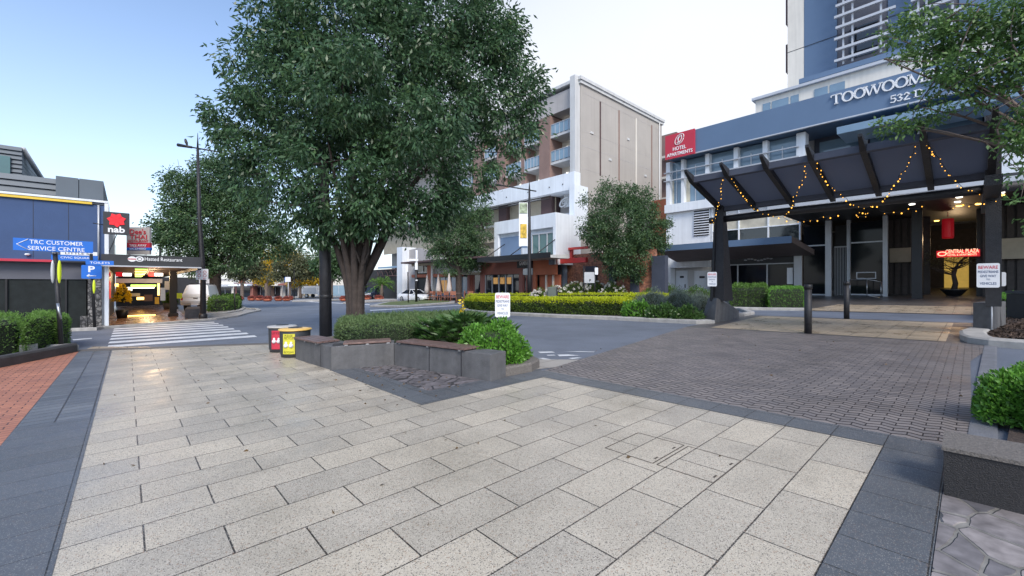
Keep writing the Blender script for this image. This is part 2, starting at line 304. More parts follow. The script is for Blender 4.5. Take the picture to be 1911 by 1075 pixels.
LF['rosemary'] = leafmat('rosemary_leaf', (0.045, 0.0825, 0.03), (0.0825, 0.135, 0.045), (0.12, 0.195, 0.0675), .6, .2)
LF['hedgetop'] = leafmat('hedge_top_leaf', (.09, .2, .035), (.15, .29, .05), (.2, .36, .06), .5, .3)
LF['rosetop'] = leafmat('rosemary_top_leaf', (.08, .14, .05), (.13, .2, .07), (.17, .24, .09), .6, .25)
LF['petal'] = leafmat('white_rose_petal', (.75, .72, .66), (.82, .8, .74), None, .6, .3)
LF['pink'] = leafmat('pink_foliage', (.28, .07, .06), (.4, .12, .09), (.5, .2, .12), .6, .3)
LF['purple'] = leafmat('purple_flower', (.12, .08, .3), (.2, .14, .42), None, .6, .3)
LF['autumn'] = leafmat('yellow_plant_leaf', (.75, .55, .02), (.9, .68, .03), None, .5, .3)
LF['chip'] = leafmat('mulch_chip', (.03, .02, .015), (.09, .06, .045), (.16, .11, .08), .9, .0)
# ------------------------------------------------------------------ mesh builder
class MB:
    def __init__(s): s.v = []; s.f = []; s.m = []; s.cur = 0; s.sm = []
    def add(s, vs, fs_, smooth=False):
        o = len(s.v); s.v += [tuple(v) for v in vs]
        for f in fs_: s.f.append(tuple(i+o for i in f)); s.m.append(s.cur); s.sm.append(smooth)
        return s
    def hexa(s, b, t):      # bottom 4, top 4, counter clockwise from above
        return s.add(list(b)+list(t), [(3, 2, 1, 0), (4, 5, 6, 7), (0, 1, 5, 4), (1, 2, 6, 5), (2, 3, 7, 6), (3, 0, 4, 7)])
    def box(s, x0, x1, y0, y1, z0, z1):
        if x0 > x1: x0, x1 = x1, x0
        if y0 > y1: y0, y1 = y1, y0
        if z0 > z1: z0, z1 = z1, z0
        return s.hexa([(x0, y0, z0), (x1, y0, z0), (x1, y1, z0), (x0, y1, z0)], [(x0, y0, z1), (x1, y0, z1), (x1, y1, z1), (x0, y1, z1)])
    def bst(s, s0, s1, t0, t1, z0, z1):      # box in street axes, world z
        if s0 > s1: s0, s1 = s1, s0
        if t0 > t1: t0, t1 = t1, t0
        if z0 > z1: z0, z1 = z1, z0
        q = [(s0, t0), (s0, t1), (s1, t1), (s1, t0)]
        q = [(s0, t1), (s1, t1), (s1, t0), (s0, t0)]
        b = [ST(a, c, z0) for a, c in q]; t = [ST(a, c, z1) for a, c in q]
        ar = sum(b[i].x*b[(i+1) % 4].y-b[(i+1) % 4].x*b[i].y for i in range(4))
        if ar < 0: b.reverse(); t.reverse()
        return s.hexa(b, t)
    def prism(s, poly, z0, z1):     # poly of xy or 3-vectors (then z0/z1 are offsets)
        pts = [Vector(p) if len(p) == 3 else Vector((p[0], p[1], 0)) for p in poly]
        ar = sum(pts[i].x*pts[(i+1) % len(pts)].y-pts[(i+1) % len(pts)].x*pts[i].y for i in range(len(pts)))
        if ar < 0: pts.reverse()
        n = len(pts)
        b = [p+Vector((0, 0, z0)) for p in pts]; t = [p+Vector((0, 0, z1)) for p in pts]
        return s.add(b+t, [tuple(range(n-1, -1, -1)), tuple(range(n, 2*n))]+[(i, (i+1) % n, n+(i+1) % n, n+i) for i in range(n)])
    def tube(s, pts, rad, n=8, cap=True):
        pts = [Vector(p) for p in pts]
        if not hasattr(rad, '__len__'): rad = [rad]*len(pts)
        o = []; prev = None
        for i, p in enumerate(pts):
            d = (pts[min(i+1, len(pts)-1)]-pts[max(i-1, 0)]).normalized()
            if prev is None:
                a = d.orthogonal().normalized()
            else:
                a = (prev-d*prev.dot(d)).normalized()
            prev = a; b = d.cross(a)
            o += [p+(a*math.cos(2*math.pi*k/n)+b*math.sin(2*math.pi*k/n))*rad[i] for k in range(n)]
        fs_ = [(i*n+k, i*n+(k+1) % n, (i+1)*n+(k+1) % n, (i+1)*n+k) for i in range(len(pts)-1) for k in range(n)]
        if cap: fs_ += [tuple(range(n-1, -1, -1)), tuple(range((len(pts)-1)*n, len(pts)*n))]
        return s.add(o, fs_, True)
    def lathe(s, prof, c=(0, 0, 0), n=16):
        o = []
        for r, z in prof: o += [(c[0]+r*math.cos(2*math.pi*k/n), c[1]+r*math.sin(2*math.pi*k/n), c[2]+z) for k in range(n)]
        L = len(prof)
        return s.add(o, [(i*n+k, i*n+(k+1) % n, (i+1)*n+(k+1) % n, (i+1)*n+k) for i in range(L-1) for k in range(n)]+[tuple(range(n-1, -1, -1)), tuple(range((L-1)*n, L*n))], True)
    def ball(s, c, r, n=8, sc_=(1, 1, 1)):
        m = n//2+1; o = []; fs_ = []
        for i in range(m+1):
            a = math.pi*i/m
            for k in range(n):
                b = 2*math.pi*k/n
                o.append((c[0]+r*sc_[0]*math.sin(a)*math.cos(b), c[1]+r*sc_[1]*math.sin(a)*math.sin(b), c[2]+r*sc_[2]*math.cos(a)))
        for i in range(m):
            for k in range(n): fs_.append((i*n+k, (i+1)*n+k, (i+1)*n+(k+1) % n, i*n+(k+1) % n))
        return s.add(o, fs_, True)
    def build(s, name, mats, parent=None, bevel=0.):
        if not isinstance(mats, (list, tuple)): mats = [mats]
        me = bpy.data.meshes.new(name)
        if parent is not None: og = world_loc(parent)
        else:
            if s.v:
                xs = [v[0] for v in s.v]; ys = [v[1] for v in s.v]; zs_ = [v[2] for v in s.v]
                og = Vector(((min(xs)+max(xs))/2, (min(ys)+max(ys))/2, min(zs_)))
            else: og = Vector((0, 0, 0))
        me.from_pydata([(v[0]-og.x, v[1]-og.y, v[2]-og.z) for v in s.v], [], s.f)
        for m in mats: me.materials.append(MT[m] if isinstance(m, str) else m)
        for p, mi, sm in zip(me.polygons, s.m, s.sm): p.material_index = mi; p.use_smooth = sm
        me.update()
        o = bpy.data.objects.new(name, me); COL.objects.link(o)
        if parent is not None: o.parent = parent
        else: o.location = og
        if bevel:
            md = o.modifiers.new('edge', 'BEVEL'); md.width = bevel; md.segments = 2; md.limit_method = 'ANGLE'
        return o
def world_loc(o):
    l = Vector(o.location)
    while o.parent is not None: o = o.parent; l += Vector(o.location)
    return l
def tag(o, label=None, cat=None, group=None, kind=None):
    if label: o['label'] = label
    if cat: o['category'] = cat
    if group: o['group'] = group
    if kind: o['kind'] = kind
    return o
def thing(name, loc, label, cat, group=None):
    o = bpy.data.objects.new(name, None); o.empty_display_size = .3; COL.objects.link(o); o.location = loc
    return tag(o, label, cat, group)
def kids(o): return [c for c in bpy.data.objects if c.parent == o]
def dup(root, loc, rotz=0., label=None, scale=None):
    def cp(o, par):
        c = o.copy(); COL.objects.link(c); c.parent = par
        for k in kids(o): cp(k, c)
        return c
    r = cp(root, None); r.location = loc; r.rotation_euler = (0, 0, rotz)
    if scale: r.scale = (scale,)*3
    if label: r['label'] = label
    return r
def sheet(name, poly, mat, dz, thick=0.):
    """paving sheet lying on the sloping ground; poly of (s,t)"""
    pts = [ST(a, b, dz=dz) for a, b in poly]
    ar = sum(pts[i].x*pts[(i+1) % len(pts)].y-pts[(i+1) % len(pts)].x*pts[i].y for i in range(len(pts)))
    if ar < 0: pts.reverse(); poly = poly[::-1]
    me = bpy.data.meshes.new(name); c = sum(pts, Vector())/len(pts)
    me.from_pydata([tuple(p-c) for p in pts], [], [tuple(range(len(pts)))])
    uvl = me.uv_layers.new(name='m')
    for li, l in enumerate(me.loops): uvl.data[li].uv = (poly[l.vertex_index][1], poly[l.vertex_index][0])
    me.materials.append(MT[mat]); me.update()
    o = bpy.data.objects.new(name, me); COL.objects.link(o); o.location = c
    return tag(o, kind='structure')
def pst(*pp): return [st(G(a, b)) for a, b in pp]
def kerb(name, path, w, h, mat='kerb', closed=False, dz0=-.02, struct=True):
    """raised strip along an (s,t) path"""
    mb = MB(); P = [Vector((ST(a, b).x, ST(a, b).y, 0)) for a, b in path]; n = len(P)
    L = []; R = []
    for i in range(n):
        if closed: d = (P[(i+1) % n]-P[i-1])
        else: d = P[min(i+1, n-1)]-P[max(i-1, 0)]
        d.normalize(); nn = Vector((-d.y, d.x, 0))
        L.append(P[i]+nn*w/2); R.append(P[i]-nn*w/2)
    rng_ = range(n if closed else n-1)
    for i in rng_:
        j = (i+1) % n
        q = [R[i], R[j], L[j], L[i]]
        ch = [R[i].lerp(L[i], .12), R[j].lerp(L[j], .12), L[j].lerp(R[j], .12), L[i].lerp(R[i], .12)]
        g = lambda p, d: (p.x, p.y, gz(p.x, p.y)+d)
        vs = [g(p, dz0) for p in q]+[g(p, h*.8) for p in q]+[g(p, h) for p in ch]
        mb.add(vs, [(0, 1, 5, 4), (2, 3, 7, 6), (4, 5, 9, 8), (6, 7, 11, 10), (8, 9, 10, 11), (1, 2, 6, 5), (3, 0, 4, 7), (5, 6, 10, 9), (7, 4, 8, 11)])
    o = mb.build(name, mat)
    return tag(o, kind='structure') if struct else o
_tc = {}
def textmesh(body, bold=0., ext=.01):
    k = (body, bold, ext)
    if k in _tc: return _tc[k]
    cu = bpy.data.curves.new('t', 'FONT'); cu.body = body; cu.size = 1.; cu.extrude = ext; cu.offset = bold; cu.resolution_u = 3; cu.align_x = 'LEFT'
    o = bpy.data.objects.new('t', cu); COL.objects.link(o); bpy.context.view_layer.update()
    me = bpy.data.meshes.new_from_object(o.evaluated_get(bpy.context.evaluated_depsgraph_get()))
    vs = [tuple(v.co) for v in me.vertices]; fs_ = [tuple(p.vertices) for p in me.polygons]
    bpy.data.objects.remove(o); bpy.data.curves.remove(cu); bpy.data.meshes.remove(me)
    _tc[k] = (vs, fs_); return _tc[k]
def text(mb, body, org, xd, height, width=None, bold=0., ext=.01, center=True, up=ZZ):
    """lettering in the plane of xd/up, org = middle (or left) of baseline"""
    vs, fs_ = textmesh(body, bold, ext)
    if not vs: return
    x0 = min(v[0] for v in vs); x1 = max(v[0] for v in vs); y1 = max(v[1] for v in vs); y0 = min(0, min(v[1] for v in vs))
    sy = height/max(y1, .01); sx = sy if width is None else width/(x1-x0)
    xd = Vector(xd).normalized(); n = xd.cross(up); org = Vector(org)
    cx = (x0+x1)/2 if center else x0
    mb.add([org+xd*((v[0]-cx)*sx)+up*(v[1]*sy)+n*(v[2]) for v in vs], fs_)
# ------------------------------------------------------------------ leaves
def leaf_object(name, base, dirs, L, W, mat, parent=None, og=None, curl=.25, extra=None):
    """one diamond shaped folded leaf per row of base/dirs"""
    N = len(base)
    L = (L*rng.uniform(.65, 1.25, (N, 1))); W = (W*rng.uniform(.7, 1.2, (N, 1)))
    r = rng.normal(size=(N, 3)); side = np.cross(dirs, r); side /= np.linalg.norm(side, axis=1, keepdims=True)+1e-9
    nrm = np.cross(side, dirs)
    v = np.empty((N, 4, 3))
    v[:, 0] = base; v[:, 2] = base+dirs*L-nrm*L*curl*.5
    mid = base+dirs*L*.45+nrm*L*curl*.35
    v[:, 1] = mid+side*W*.5; v[:, 3] = mid-side*W*.5
    v = v.reshape(-1, 3)
    if parent is not None: og = np.array(world_loc(parent))
    else: og = v.mean(axis=0) if og is None else np.array(og)
    me = bpy.data.meshes.new(name)
    me.vertices.add(N*4); me.vertices.foreach_set('co', (v-og).astype(np.float32).ravel())
    me.loops.add(N*4); me.loops.foreach_set('vertex_index', np.arange(N*4, dtype=np.int32))
    me.polygons.add(N); me.polygons.foreach_set('loop_start', np.arange(0, N*4, 4, dtype=np.int32))
    try: me.polygons.foreach_set('loop_total', np.full(N, 4, dtype=np.int32))
    except Exception: pass
    me.update(calc_edges=True)
    me.materials.append(LF[mat] if isinstance(mat, str) else mat)
    if extra is not None:      # extra = MB with core geometry to be joined
        pass
    o = bpy.data.objects.new(name, me); COL.objects.link(o)
    if parent is not None: o.parent = parent
    else: o.location = og
    return o
def unit(a): return a/(np.linalg.norm(a, axis=1, keepdims=True)+1e-9)
def crown(name, lobes, mat, parent, ncl, per, crad, L, W, droop=.6, shell=.45, centre=None):
    """lobes: list of (x,y,z,r); leaf clusters spread through their volumes, denser towards the outside"""
    lb = np.array(lobes, float); p = lb[:, 3]**2.1; p /= p.sum()
    idx = rng.choice(len(lb), ncl, p=p); d = unit(rng.normal(size=(ncl, 3)))
    rr = lb[idx, 3]*rng.uniform(shell, 1, ncl)**.7
    c = lb[idx, :3]+d*rr[:, None]*np.array([1, 1, .92])
    cr = crad*rng.uniform(.55, 1.35, ncl)
    cc = np.repeat(c, per, 0); dd = np.repeat(d, per, 0); crr = np.repeat(cr, per)
    off = rng.normal(size=(ncl*per, 3))*crr[:, None]*.55; off[:, 2] *= .75
    base = cc+off
    dirs = unit(unit(off)*.8+dd*.5+rng.normal(size=base.shape)*.55+np.array([0, 0, -droop]))
    return leaf_object(name, base, dirs, L, W, mat, parent)
def limb(mb, a, b, r0, r1, wig=.12, n=7, seg=6):
    a = Vector(a); b = Vector(b); L = (b-a).length; pts = []
    ph = Vector((random.uniform(-1, 1), random.uniform(-1, 1), random.uniform(-.4, .4)))
    for i in range(seg+1):
        f = i/seg; p = a.lerp(b, f)+ph*math.sin(f*math.pi)*wig*L+Vector((random.gauss(0, 1), random.gauss(0, 1), 0))*(.012*L if 0 < i < seg else 0)
        pts.append(p)
    mb.tube(pts, [r0+(r1-r0)*(i/seg)**.8 for i in range(seg+1)], n)
    return pts
def tree(base, trunk_h, r, lobes, leaf, label, name='street_tree', ncl=400, per=45, crad=.5, L=.16, W=.07, bark='bark', group=None, forks=6, twigs=40, droop=.6, lean=(0, 0), shell=.45, th=None, stems=1):
    th = thing(name, base, label, 'tree', group)
    mb = MB(); base = Vector(base)
    top = base+Vector((lean[0], lean[1], trunk_h))
    pr = [r*1.35, r*1.08, r*1.0, r*.98, r*1.04, r*.95]
    n = 14
    pts = [base+Vector((0, 0, -.1)), base+Vector((0, 0, .12*trunk_h)), base.lerp(top, .35), base.lerp(top, .6), base.lerp(top, .85), top]
    mb.tube(pts, pr, n)
    lo = sorted(lobes, key=lambda q: -q[3])[:forks]
    ends = []
    for q in lo:
        c = Vector(q[:3]); st_ = base.lerp(top, random.uniform(.72, 1.)); e = st_.lerp(c, .9)
        ps = limb(mb, st_, e, r*random.uniform(.42, .6), r*.09, .1, 8, 7); ends.append(ps)
    for k in range(twigs):
        ps = random.choice(ends); i = random.randint(1, len(ps)-1); q = random.choice(lobes)
        c = Vector(q[:3])+Vector((random.gauss(0, 1), random.gauss(0, 1), random.gauss(0, 1)))*q[3]*.55
        if (c-ps[i]).length < 6*r*8: limb(mb, ps[i], c, r*.14, r*.025, .1, 5, 5)
    mb.build('trunk', bark, th)
    crown('crown', lobes, leaf, th, ncl, per, crad, L, W, droop, shell)
    return th
def hedge(name, poly, z0, h, leaf, label, cat='hedge', n=6000, L=.05, W=.025, soft=.04, core=True, group=None, top=None, rnd=.12, parent=None):
    """clipped hedge: poly of world xy points (ground followed), leaves over its sides and top, dark twiggy core"""
    pts = [Vector((p[0], p[1], 0)) for p in poly]
    ar = sum(pts[i].x*pts[(i+1) % len(pts)].y-pts[(i+1) % len(pts)].x*pts[i].y for i in range(len(pts)))
    if ar < 0: pts.reverse()
    c = sum(pts, Vector())/len(pts)
    th = thing(name, (c.x, c.y, gz(c.x, c.y)+z0), label, cat, group)
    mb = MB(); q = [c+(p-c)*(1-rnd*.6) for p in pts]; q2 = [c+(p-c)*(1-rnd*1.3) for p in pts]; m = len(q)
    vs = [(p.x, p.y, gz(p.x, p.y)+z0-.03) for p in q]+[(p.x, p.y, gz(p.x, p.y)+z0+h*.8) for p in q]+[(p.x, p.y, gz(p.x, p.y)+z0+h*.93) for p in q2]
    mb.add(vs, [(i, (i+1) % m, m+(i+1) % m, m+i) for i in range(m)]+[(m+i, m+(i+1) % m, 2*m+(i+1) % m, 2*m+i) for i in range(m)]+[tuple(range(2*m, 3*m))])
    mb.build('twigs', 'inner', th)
    # sample
    per = [(pts[(i+1) % m]-pts[i]).length for i in range(m)]; side = sum(per)*h
    xs = [p.x for p in pts]; ys = [p.y for p in pts]; area = abs(ar)/2
    ntop = int(n*area/(area+side)); ns = n-ntop
    ei = rng.choice(m, ns, p=np.array(per)/sum(per)); f = rng.uniform(0, 1, ns); zz = rng.uniform(0, 1, ns)**.85
    P = np.array([(p.x, p.y) for p in pts]); P2 = np.roll(P, -1, 0)
    xy = P[ei]+(P2[ei]-P[ei])*f[:, None]
    e = P2[ei]-P[ei]; e = e/np.linalg.norm(e, axis=1, keepdims=True); nr = np.stack([e[:, 1], -e[:, 0]], 1)
    inset = np.clip((zz-.72)/.28, 0, 1)**2*min(rnd*math.sqrt(area), .25)
    cc = np.array([c.x, c.y]); wob = .5*soft*np.sin(xy[:, 0]*5.1+zz*4)+.5*soft*np.sin(xy[:, 1]*6.3-zz*7)
    cd = cc-xy; cd = cd/(np.linalg.norm(cd, axis=1, keepdims=True)+1e-6)
    xy = xy-nr*(inset+np.abs(rng.normal(0, soft, ns)))[:, None]+nr*wob[:, None]+cd*(inset*.6)[:, None]
    b1 = np.column_stack([xy, GA*xy[:, 0]+GB*xy[:, 1]+z0+zz*h])
    d1 = np.column_stack([nr*.8, np.full(ns, .15)])
    tp = []
    for _ in range(200):
        if len(tp) >= ntop: break
        x = rng.uniform(min(xs), max(xs), 4000); y = rng.uniform(min(ys), max(ys), 4000); ins = np.zeros(4000, bool)
        for i in range(m):
            a = pts[i]; b = pts[(i+1) % m]
            cr_ = (a.y > y) != (b.y > y)
            with np.errstate(divide='ignore', invalid='ignore'): ins ^= cr_ & (x < (b.x-a.x)*(y-a.y)/(b.y-a.y+1e-12)+a.x)
        tp += list(zip(x[ins], y[ins]))
    tp = np.array(tp[:ntop]).reshape(-1, 2)
    ed = np.full(len(tp), 9.)
    for i in range(m):
        a = np.array([pts[i].x, pts[i].y]); b = np.array([pts[(i+1) % m].x, pts[(i+1) % m].y]); ab = b-a
        f_ = np.clip(((tp-a)@ab)/(ab@ab), 0, 1); ed = np.minimum(ed, np.linalg.norm(tp-(a+f_[:, None]*ab), axis=1))
    zt_ = h-np.clip(.16-ed, 0, 1)**1.0*.7+rng.normal(0, soft*.8, len(tp))+soft*.6*np.sin(tp[:, 0]*4.3)*np.sin(tp[:, 1]*3.7)
    b2 = np.column_stack([tp, GA*tp[:, 0]+GB*tp[:, 1]+z0+zt_])
    d2 = np.tile(np.array([[0, 0, .9]]), (len(tp), 1))
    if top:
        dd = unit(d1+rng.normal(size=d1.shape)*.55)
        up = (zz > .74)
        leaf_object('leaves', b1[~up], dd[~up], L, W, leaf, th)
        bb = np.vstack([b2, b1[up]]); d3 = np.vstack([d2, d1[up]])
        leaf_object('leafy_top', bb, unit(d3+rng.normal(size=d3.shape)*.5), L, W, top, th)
    else:
        b = np.vstack([b1, b2]); d = unit(np.vstack([d1, d2])+rng.normal(size=b.shape)*.55)
        leaf_object('leaves', b, d, L, W, leaf, th)
    return th
def shrub(name, c, rx, ry, rz, leaf, label, n=2500, L=.08, W=.03, cat='shrub', parent=None, group=None, up=.4, core=True, stalk=False, rot=0., petals=0, petal='petal'):
    c = Vector(c)
    th = thing(name, c, label, cat, group) if parent is None else parent
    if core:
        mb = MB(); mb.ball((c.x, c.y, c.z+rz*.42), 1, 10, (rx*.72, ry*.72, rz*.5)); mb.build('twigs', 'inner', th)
    d = unit(rng.normal(size=(n, 3))); d[:, 2] = np.abs(d[:, 2])*1.0-.12*(rng.uniform(0, 1, n) < .4)
    r = 1-np.abs(rng.normal(0, .16, n)); bump = 1+.10*np.sin(d[:, 0]*7+c.x)+.10*np.sin(d[:, 1]*8+c.y)
    x = d[:, 0]*rx*r*bump; y = d[:, 1]*ry*r*bump
    if rot: x, y = x*math.cos(rot)-y*math.sin(rot), x*math.sin(rot)+y*math.cos(rot)
    b = np.column_stack([c.x+x, c.y+y, c.z+np.maximum(d[:, 2], -.05)*rz*r*bump+.05*rz])
    dd = unit(d*.7+rng.normal(size=b.shape)*.5+np.array([0, 0, up]))
    leaf_object('leaves', b, dd, L, W, leaf, th)
    if petals:
        # each flower head: a tuft of petals
        k = petals; dc = unit(rng.normal(size=(k, 3))); dc[:, 2] = np.abs(dc[:, 2])*.8+.25
        cc = np.column_stack([c.x+dc[:, 0]*rx, c.y+dc[:, 1]*ry, c.z+dc[:, 2]*rz*1.05])
        bb = np.repeat(cc, 12, 0); leaf_object('flowers', bb, unit(rng.normal(size=bb.shape)+np.array([0, 0, .5])), L*1.1, L*1.0, petal, th)['kind'] = 'stuff'
    return th
# ================================================================== GROUND
def plane_obj(name, x0, x1, y0, y1, mat, dz):
    me = bpy.data.meshes.new(name)
    q = [(x0, y0), (x1, y0), (x1, y1), (x0, y1)]
    me.from_pydata([(x, y, gz(x, y)+dz) for x, y in q], [], [(0, 1, 2, 3)]); me.materials.append(MT[mat])
    o = bpy.data.objects.new(name, me); COL.objects.link(o); return tag(o, kind='structure')
plane_obj('ground', -600, 600, -150, 900, 'ground', -.06)
sheet('road', [(-60, -60), (-60, 60), (200, 60), (200, -60)], 'asphalt', -.012)
# pale plaza and its darker borders
sheet('plaza_paving', [(-3, -.34), (-3, .57), (.57, .57), (.57, 5.33), (5.0, 5.33), (9.9, 5.33), (13.2, 4.2), (13.85, 3.15), (14.75, 1.85), (15.5, .7), (16.05, -.34)], 'plaza', 0.)
sheet('plaza_border_left', [(-3, -.98), (-3, -.312), (7.6, -.312), (7.6, -.98)], 'darkL', .004)
sheet('tactile_paving', [(7.6, -.98), (7.6, -.312), (16.05, -.312), (16.6, -.98)], 'tactile', .004)
sheet('plaza_border_right', [(-3, .16), (-3, .57), (5.33, .57), (5.33, .16)][:0] or [(-3, .57), (.565, .57), (.565, 5.33), (.565, 5.75), (.16, 5.75), (.16, -1), (-3, -1)][:0] or [(.565, -.34), (.565, 5.75), (.15, 5.75), (.15, -.34)], 'darkR', .004)
sheet('plaza_border_far', [(.565, 5.33), (.565, 5.75), (5.6, 5.75), (5.6, 5.33)], 'darkR', .0045)
sheet('seat_border', [(5.01, 2.93), (5.01, 5.33), (5.61, 5.33), (5.61, 3.4), (8.3, 3.4), (8.5, 2.93)], 'darkR', .004)
sheet('stone_paving_by_seats', [(5.61, 3.4), (5.61, 5.0), (6.5, 4.9), (8.3, 4.4), (8.35, 3.4)], 'crazydark', .004)
sheet('stone_paving_right', [(.146, -1), (.146, 4.46), (-4, 4.36), (-4, -1)], 'crazy', .002)
sheet('brick_paving', [(-3, -.98), (16.6, -.98), (16.75, -1.4), (14.4, -2.1), (11, -9), (-3, -9)], 'orange', .002)
# far edge of the plaza: pale kerb ramp, then the road
kerb('kerb_plaza_far', [(16.75, -1.05), (16.25, -.34), (15.62, .75), (14.9, 1.9), (14.05, 3.2), (13.4, 4.3), (12.2, 5.2)], .34, .02, 'footpath')
sheet('kerb_ramp', [(17.6, -.75), (16.95, -.85), (16.35, -.1), (15.9, .6)], 'plazasm', .012)
# zebra crossing
for i in range(8):
    s0 = 17.0+i*1.38
    dt = -.22*(i < 1)
    sheet('zebra_stripe', [(s0, -.45), (s0+.72, -.42), (s0-.1-.02*i+.4, 3.35), (s0-.8-.02*i+.4, 3.3)], 'zebra', -.004)
sheet('lane_line', [(17.5, -3.9), (17.75, -3.9), (21.2, -1.9), (21.0, -1.8)][:0] or pst((135, 633), (137, 635), (172, 632), (171, 630.4)), 'zebra', -.004)
# road markings by the hedge island
for i, pp in enumerate([[(1004, 656), (1030, 655.5), (1036, 657.5), (1008, 658.5)], [(1040, 661.5), (1060, 661), (1082, 663), (1044, 664.5)], [(1004, 668), (1014, 667.5), (1035, 671.5), (1026, 672.5)], [(1012, 676), (1009, 674.8), (1032, 679.5), (1037, 681)], [(1052, 656), (1080, 655.3), (1110, 656), (1108, 656.8)], [(1060, 668), (1078, 666.5), (1086, 667.5), (1068, 669.5)], [(1020, 662), (1034, 661.5), (1037, 663), (1022, 663.4)]]):
    sheet('worn_road_marking', pst(*pp), 'zebra', -.004)
sheet('gutter_ramp', [(5.6, 5.75), (5.35, 6.5), (5.45, 7.3), (6.3, 6.6), (6.3, 5.6)], 'footpath', -.002)
# herringbone crossing
sheet('zigzag_paver_crossing', [(.0, 5.75), (5.4, 5.75), (5.55, 6.6), (7.05, 15.1), (-.35, 15.1), (.02, 12)], 'herring', .002)
kerb('paver_edge_strip', [(-.06, 5.76), (-.16, 10), (-.3, 15.1)], .2, .012, 'stripgrey')
# second crossing area beyond
sheet('dark_paving_beyond', [(7.05, 15.1), (-1.6, 15.1), (-1.6, 22.4), (7.4, 22.4)], 'darkpave', .0)
sheet('pale_paving_beyond', [(6.3, 15.38), (.45, 15.38), (.45, 22.0), (6.7, 22.0)], 'plazasm', .004)
# forecourt rising gently to the hotel
TB = 27.3; TF = 41.84; RISE = .40
def fz(s, t): return gst(s, t)+RISE*max(0, t-TB)/(TF-TB)
def fsheet(name, poly, mat, dz):
    o = sheet(name, poly, mat, 0)
    me = o.data; c = o.location
    for v, i in zip(me.vertices, range(len(me.vertices))):
        w = v.co+c; s_, t_ = st(w); v.co.z = fz(s_, t_)+dz-c.z
    return o
fsheet('forecourt', [(-14, TB), (9.2, TB), (9.2, 62), (-14, 62)], 'darkpave', .0)
fsheet('forecourt_pale_band', [(6.3, 27.6), (-.2, 27.6), (-.2, 32.4), (5.6, 32.4)], 'plazasm', .004)
kerb('forecourt_kerb', [(11.0, 27.4), (6.55, 27.4)], .3, .12)
# ================================================================== SEAT WALLS AND PLANTER
def zg(p, d=0.): return Vector((p[0], p[1], gz(p[0], p[1])+d))
SH = .46
def wallq(mb, a, b, c, d, h0, h1):
    mb.prism([ST(*q, z=None) for q in (a, b, c, d)], h0, h1)
def seatwall(label, quad, joints, slat_quad, label_slats):
    th = thing('seat_wall', ST(*quad[0]), label, 'bench')
    mb = MB(); wallq(mb, *quad, -.02, SH); mb.build('wall', 'wallstone', th, bevel=.012)
    # timber slats: quad given as near-left, near-right, far-right, far-left in (s,t)
    a, b, c, d = [ST(*q) for q in slat_quad]
    for k in range(4):
        f0 = k/4+.012; f1 = (k+1)/4-.012
        m2 = MB(); m2.prism([a.lerp(d, f0), b.lerp(c, f0), b.lerp(c, f1), a.lerp(d, f1)], SH+.018, SH+.056)
        m2.build('slat', 'timber', th, bevel=.005)
    m3 = MB()
    for f in (.06, .5, .94):
        p = a.lerp(b, f); q = d.lerp(c, f); dd = (b-a).normalized()*.03
        m3.prism([p-dd, p+dd, q+dd, q-dd], SH-.004, SH+.016)
    m3.build('bracket', 'steel', th)
    m4 = MB()
    for p, q in joints:
        p = ST(*p); q = ST(*q); e = (q-p).normalized(); n_ = Vector((e.y, -e.x, 0))
        m4.prism([p+n_*.004-e*.008, p+n_*.004+e*.008, p-n_*.002+e*.008, p-n_*.002-e*.008], 0.0, SH+.001)
    if joints: m4.build('panel_joint', 'ink', th)
    return th
A0 = (10.48, 2.85); A1 = (8.48, 2.95); A2 = (8.04, 4.06); A3 = (5.41, 4.47)
seatwall('low grey concrete wall with a short timber slat seat beside the yellow bin', [A0, A1, (8.52, 3.5), (10.5, 3.42)], [((9.0, 2.925), (8.9, 2.93))], [(10.42, 2.78), (9.02, 2.86), (9.1, 3.35), (10.42, 3.3)], '')
seatwall('middle timber slat seat on grey concrete turning into the paved corner', [(8.48, 2.955), (8.04, 4.06), (8.5, 4.3), (8.97, 3.15)], [], [(8.42, 3.16), (8.06, 4.0), (8.5, 4.2), (8.86, 3.35)], '')
seatwall('longest timber slat seat on grey concrete wall ending at the bright green shrub', [A2, A3, (5.49, 4.88), (8.15, 4.55)], [((6.95, 4.23), (6.9, 4.238)), ((6.1, 4.362), (6.05, 4.37))], [(7.93, 4.04), (5.98, 4.33), (6.04, 4.76), (7.98, 4.48)], '')
kerb('planter_kerb', [(5.62, 4.8), (5.58, 5.5), (5.75, 5.85), (6.3, 6.12), (7.5, 6.9), (9.0, 7.9), (11.2, 8.7), (13.0, 8.0), (13.6, 6.2), (12.9, 4.3), (11.2, 3.3), (10.6, 3.2)], .2, .17, 'topstone')
sheet('planter_soil', [(5.65, 4.8), (5.65, 5.7), (6.4, 6.05), (9.0, 7.8), (11.2, 8.6), (12.9, 7.9), (13.5, 6.2), (12.8, 4.4), (10.6, 3.4), (8.9, 3.4), (8.4, 4.5)], 'mulch', .1)
# clipped rosemary hedge round the tree
def P2(px, py): g = G(px, py); return (g.x, g.y)
hedge('rosemary_hedge', [tuple(ST(a, b)[:2]) for a, b in [(10.6, 3.75), (9.2, 3.8), (8.55, 4.7), (8.4, 6.3), (9.4, 7.7), (11.4, 8.2), (12.6, 6.2), (12.0, 4.4)]], .05, .72, 'rosemary', 'dark rosemary hedge with a clipped flat top around the foot of the big tree', n=26000, L=.075, W=.018, soft=.045, top='rosetop')
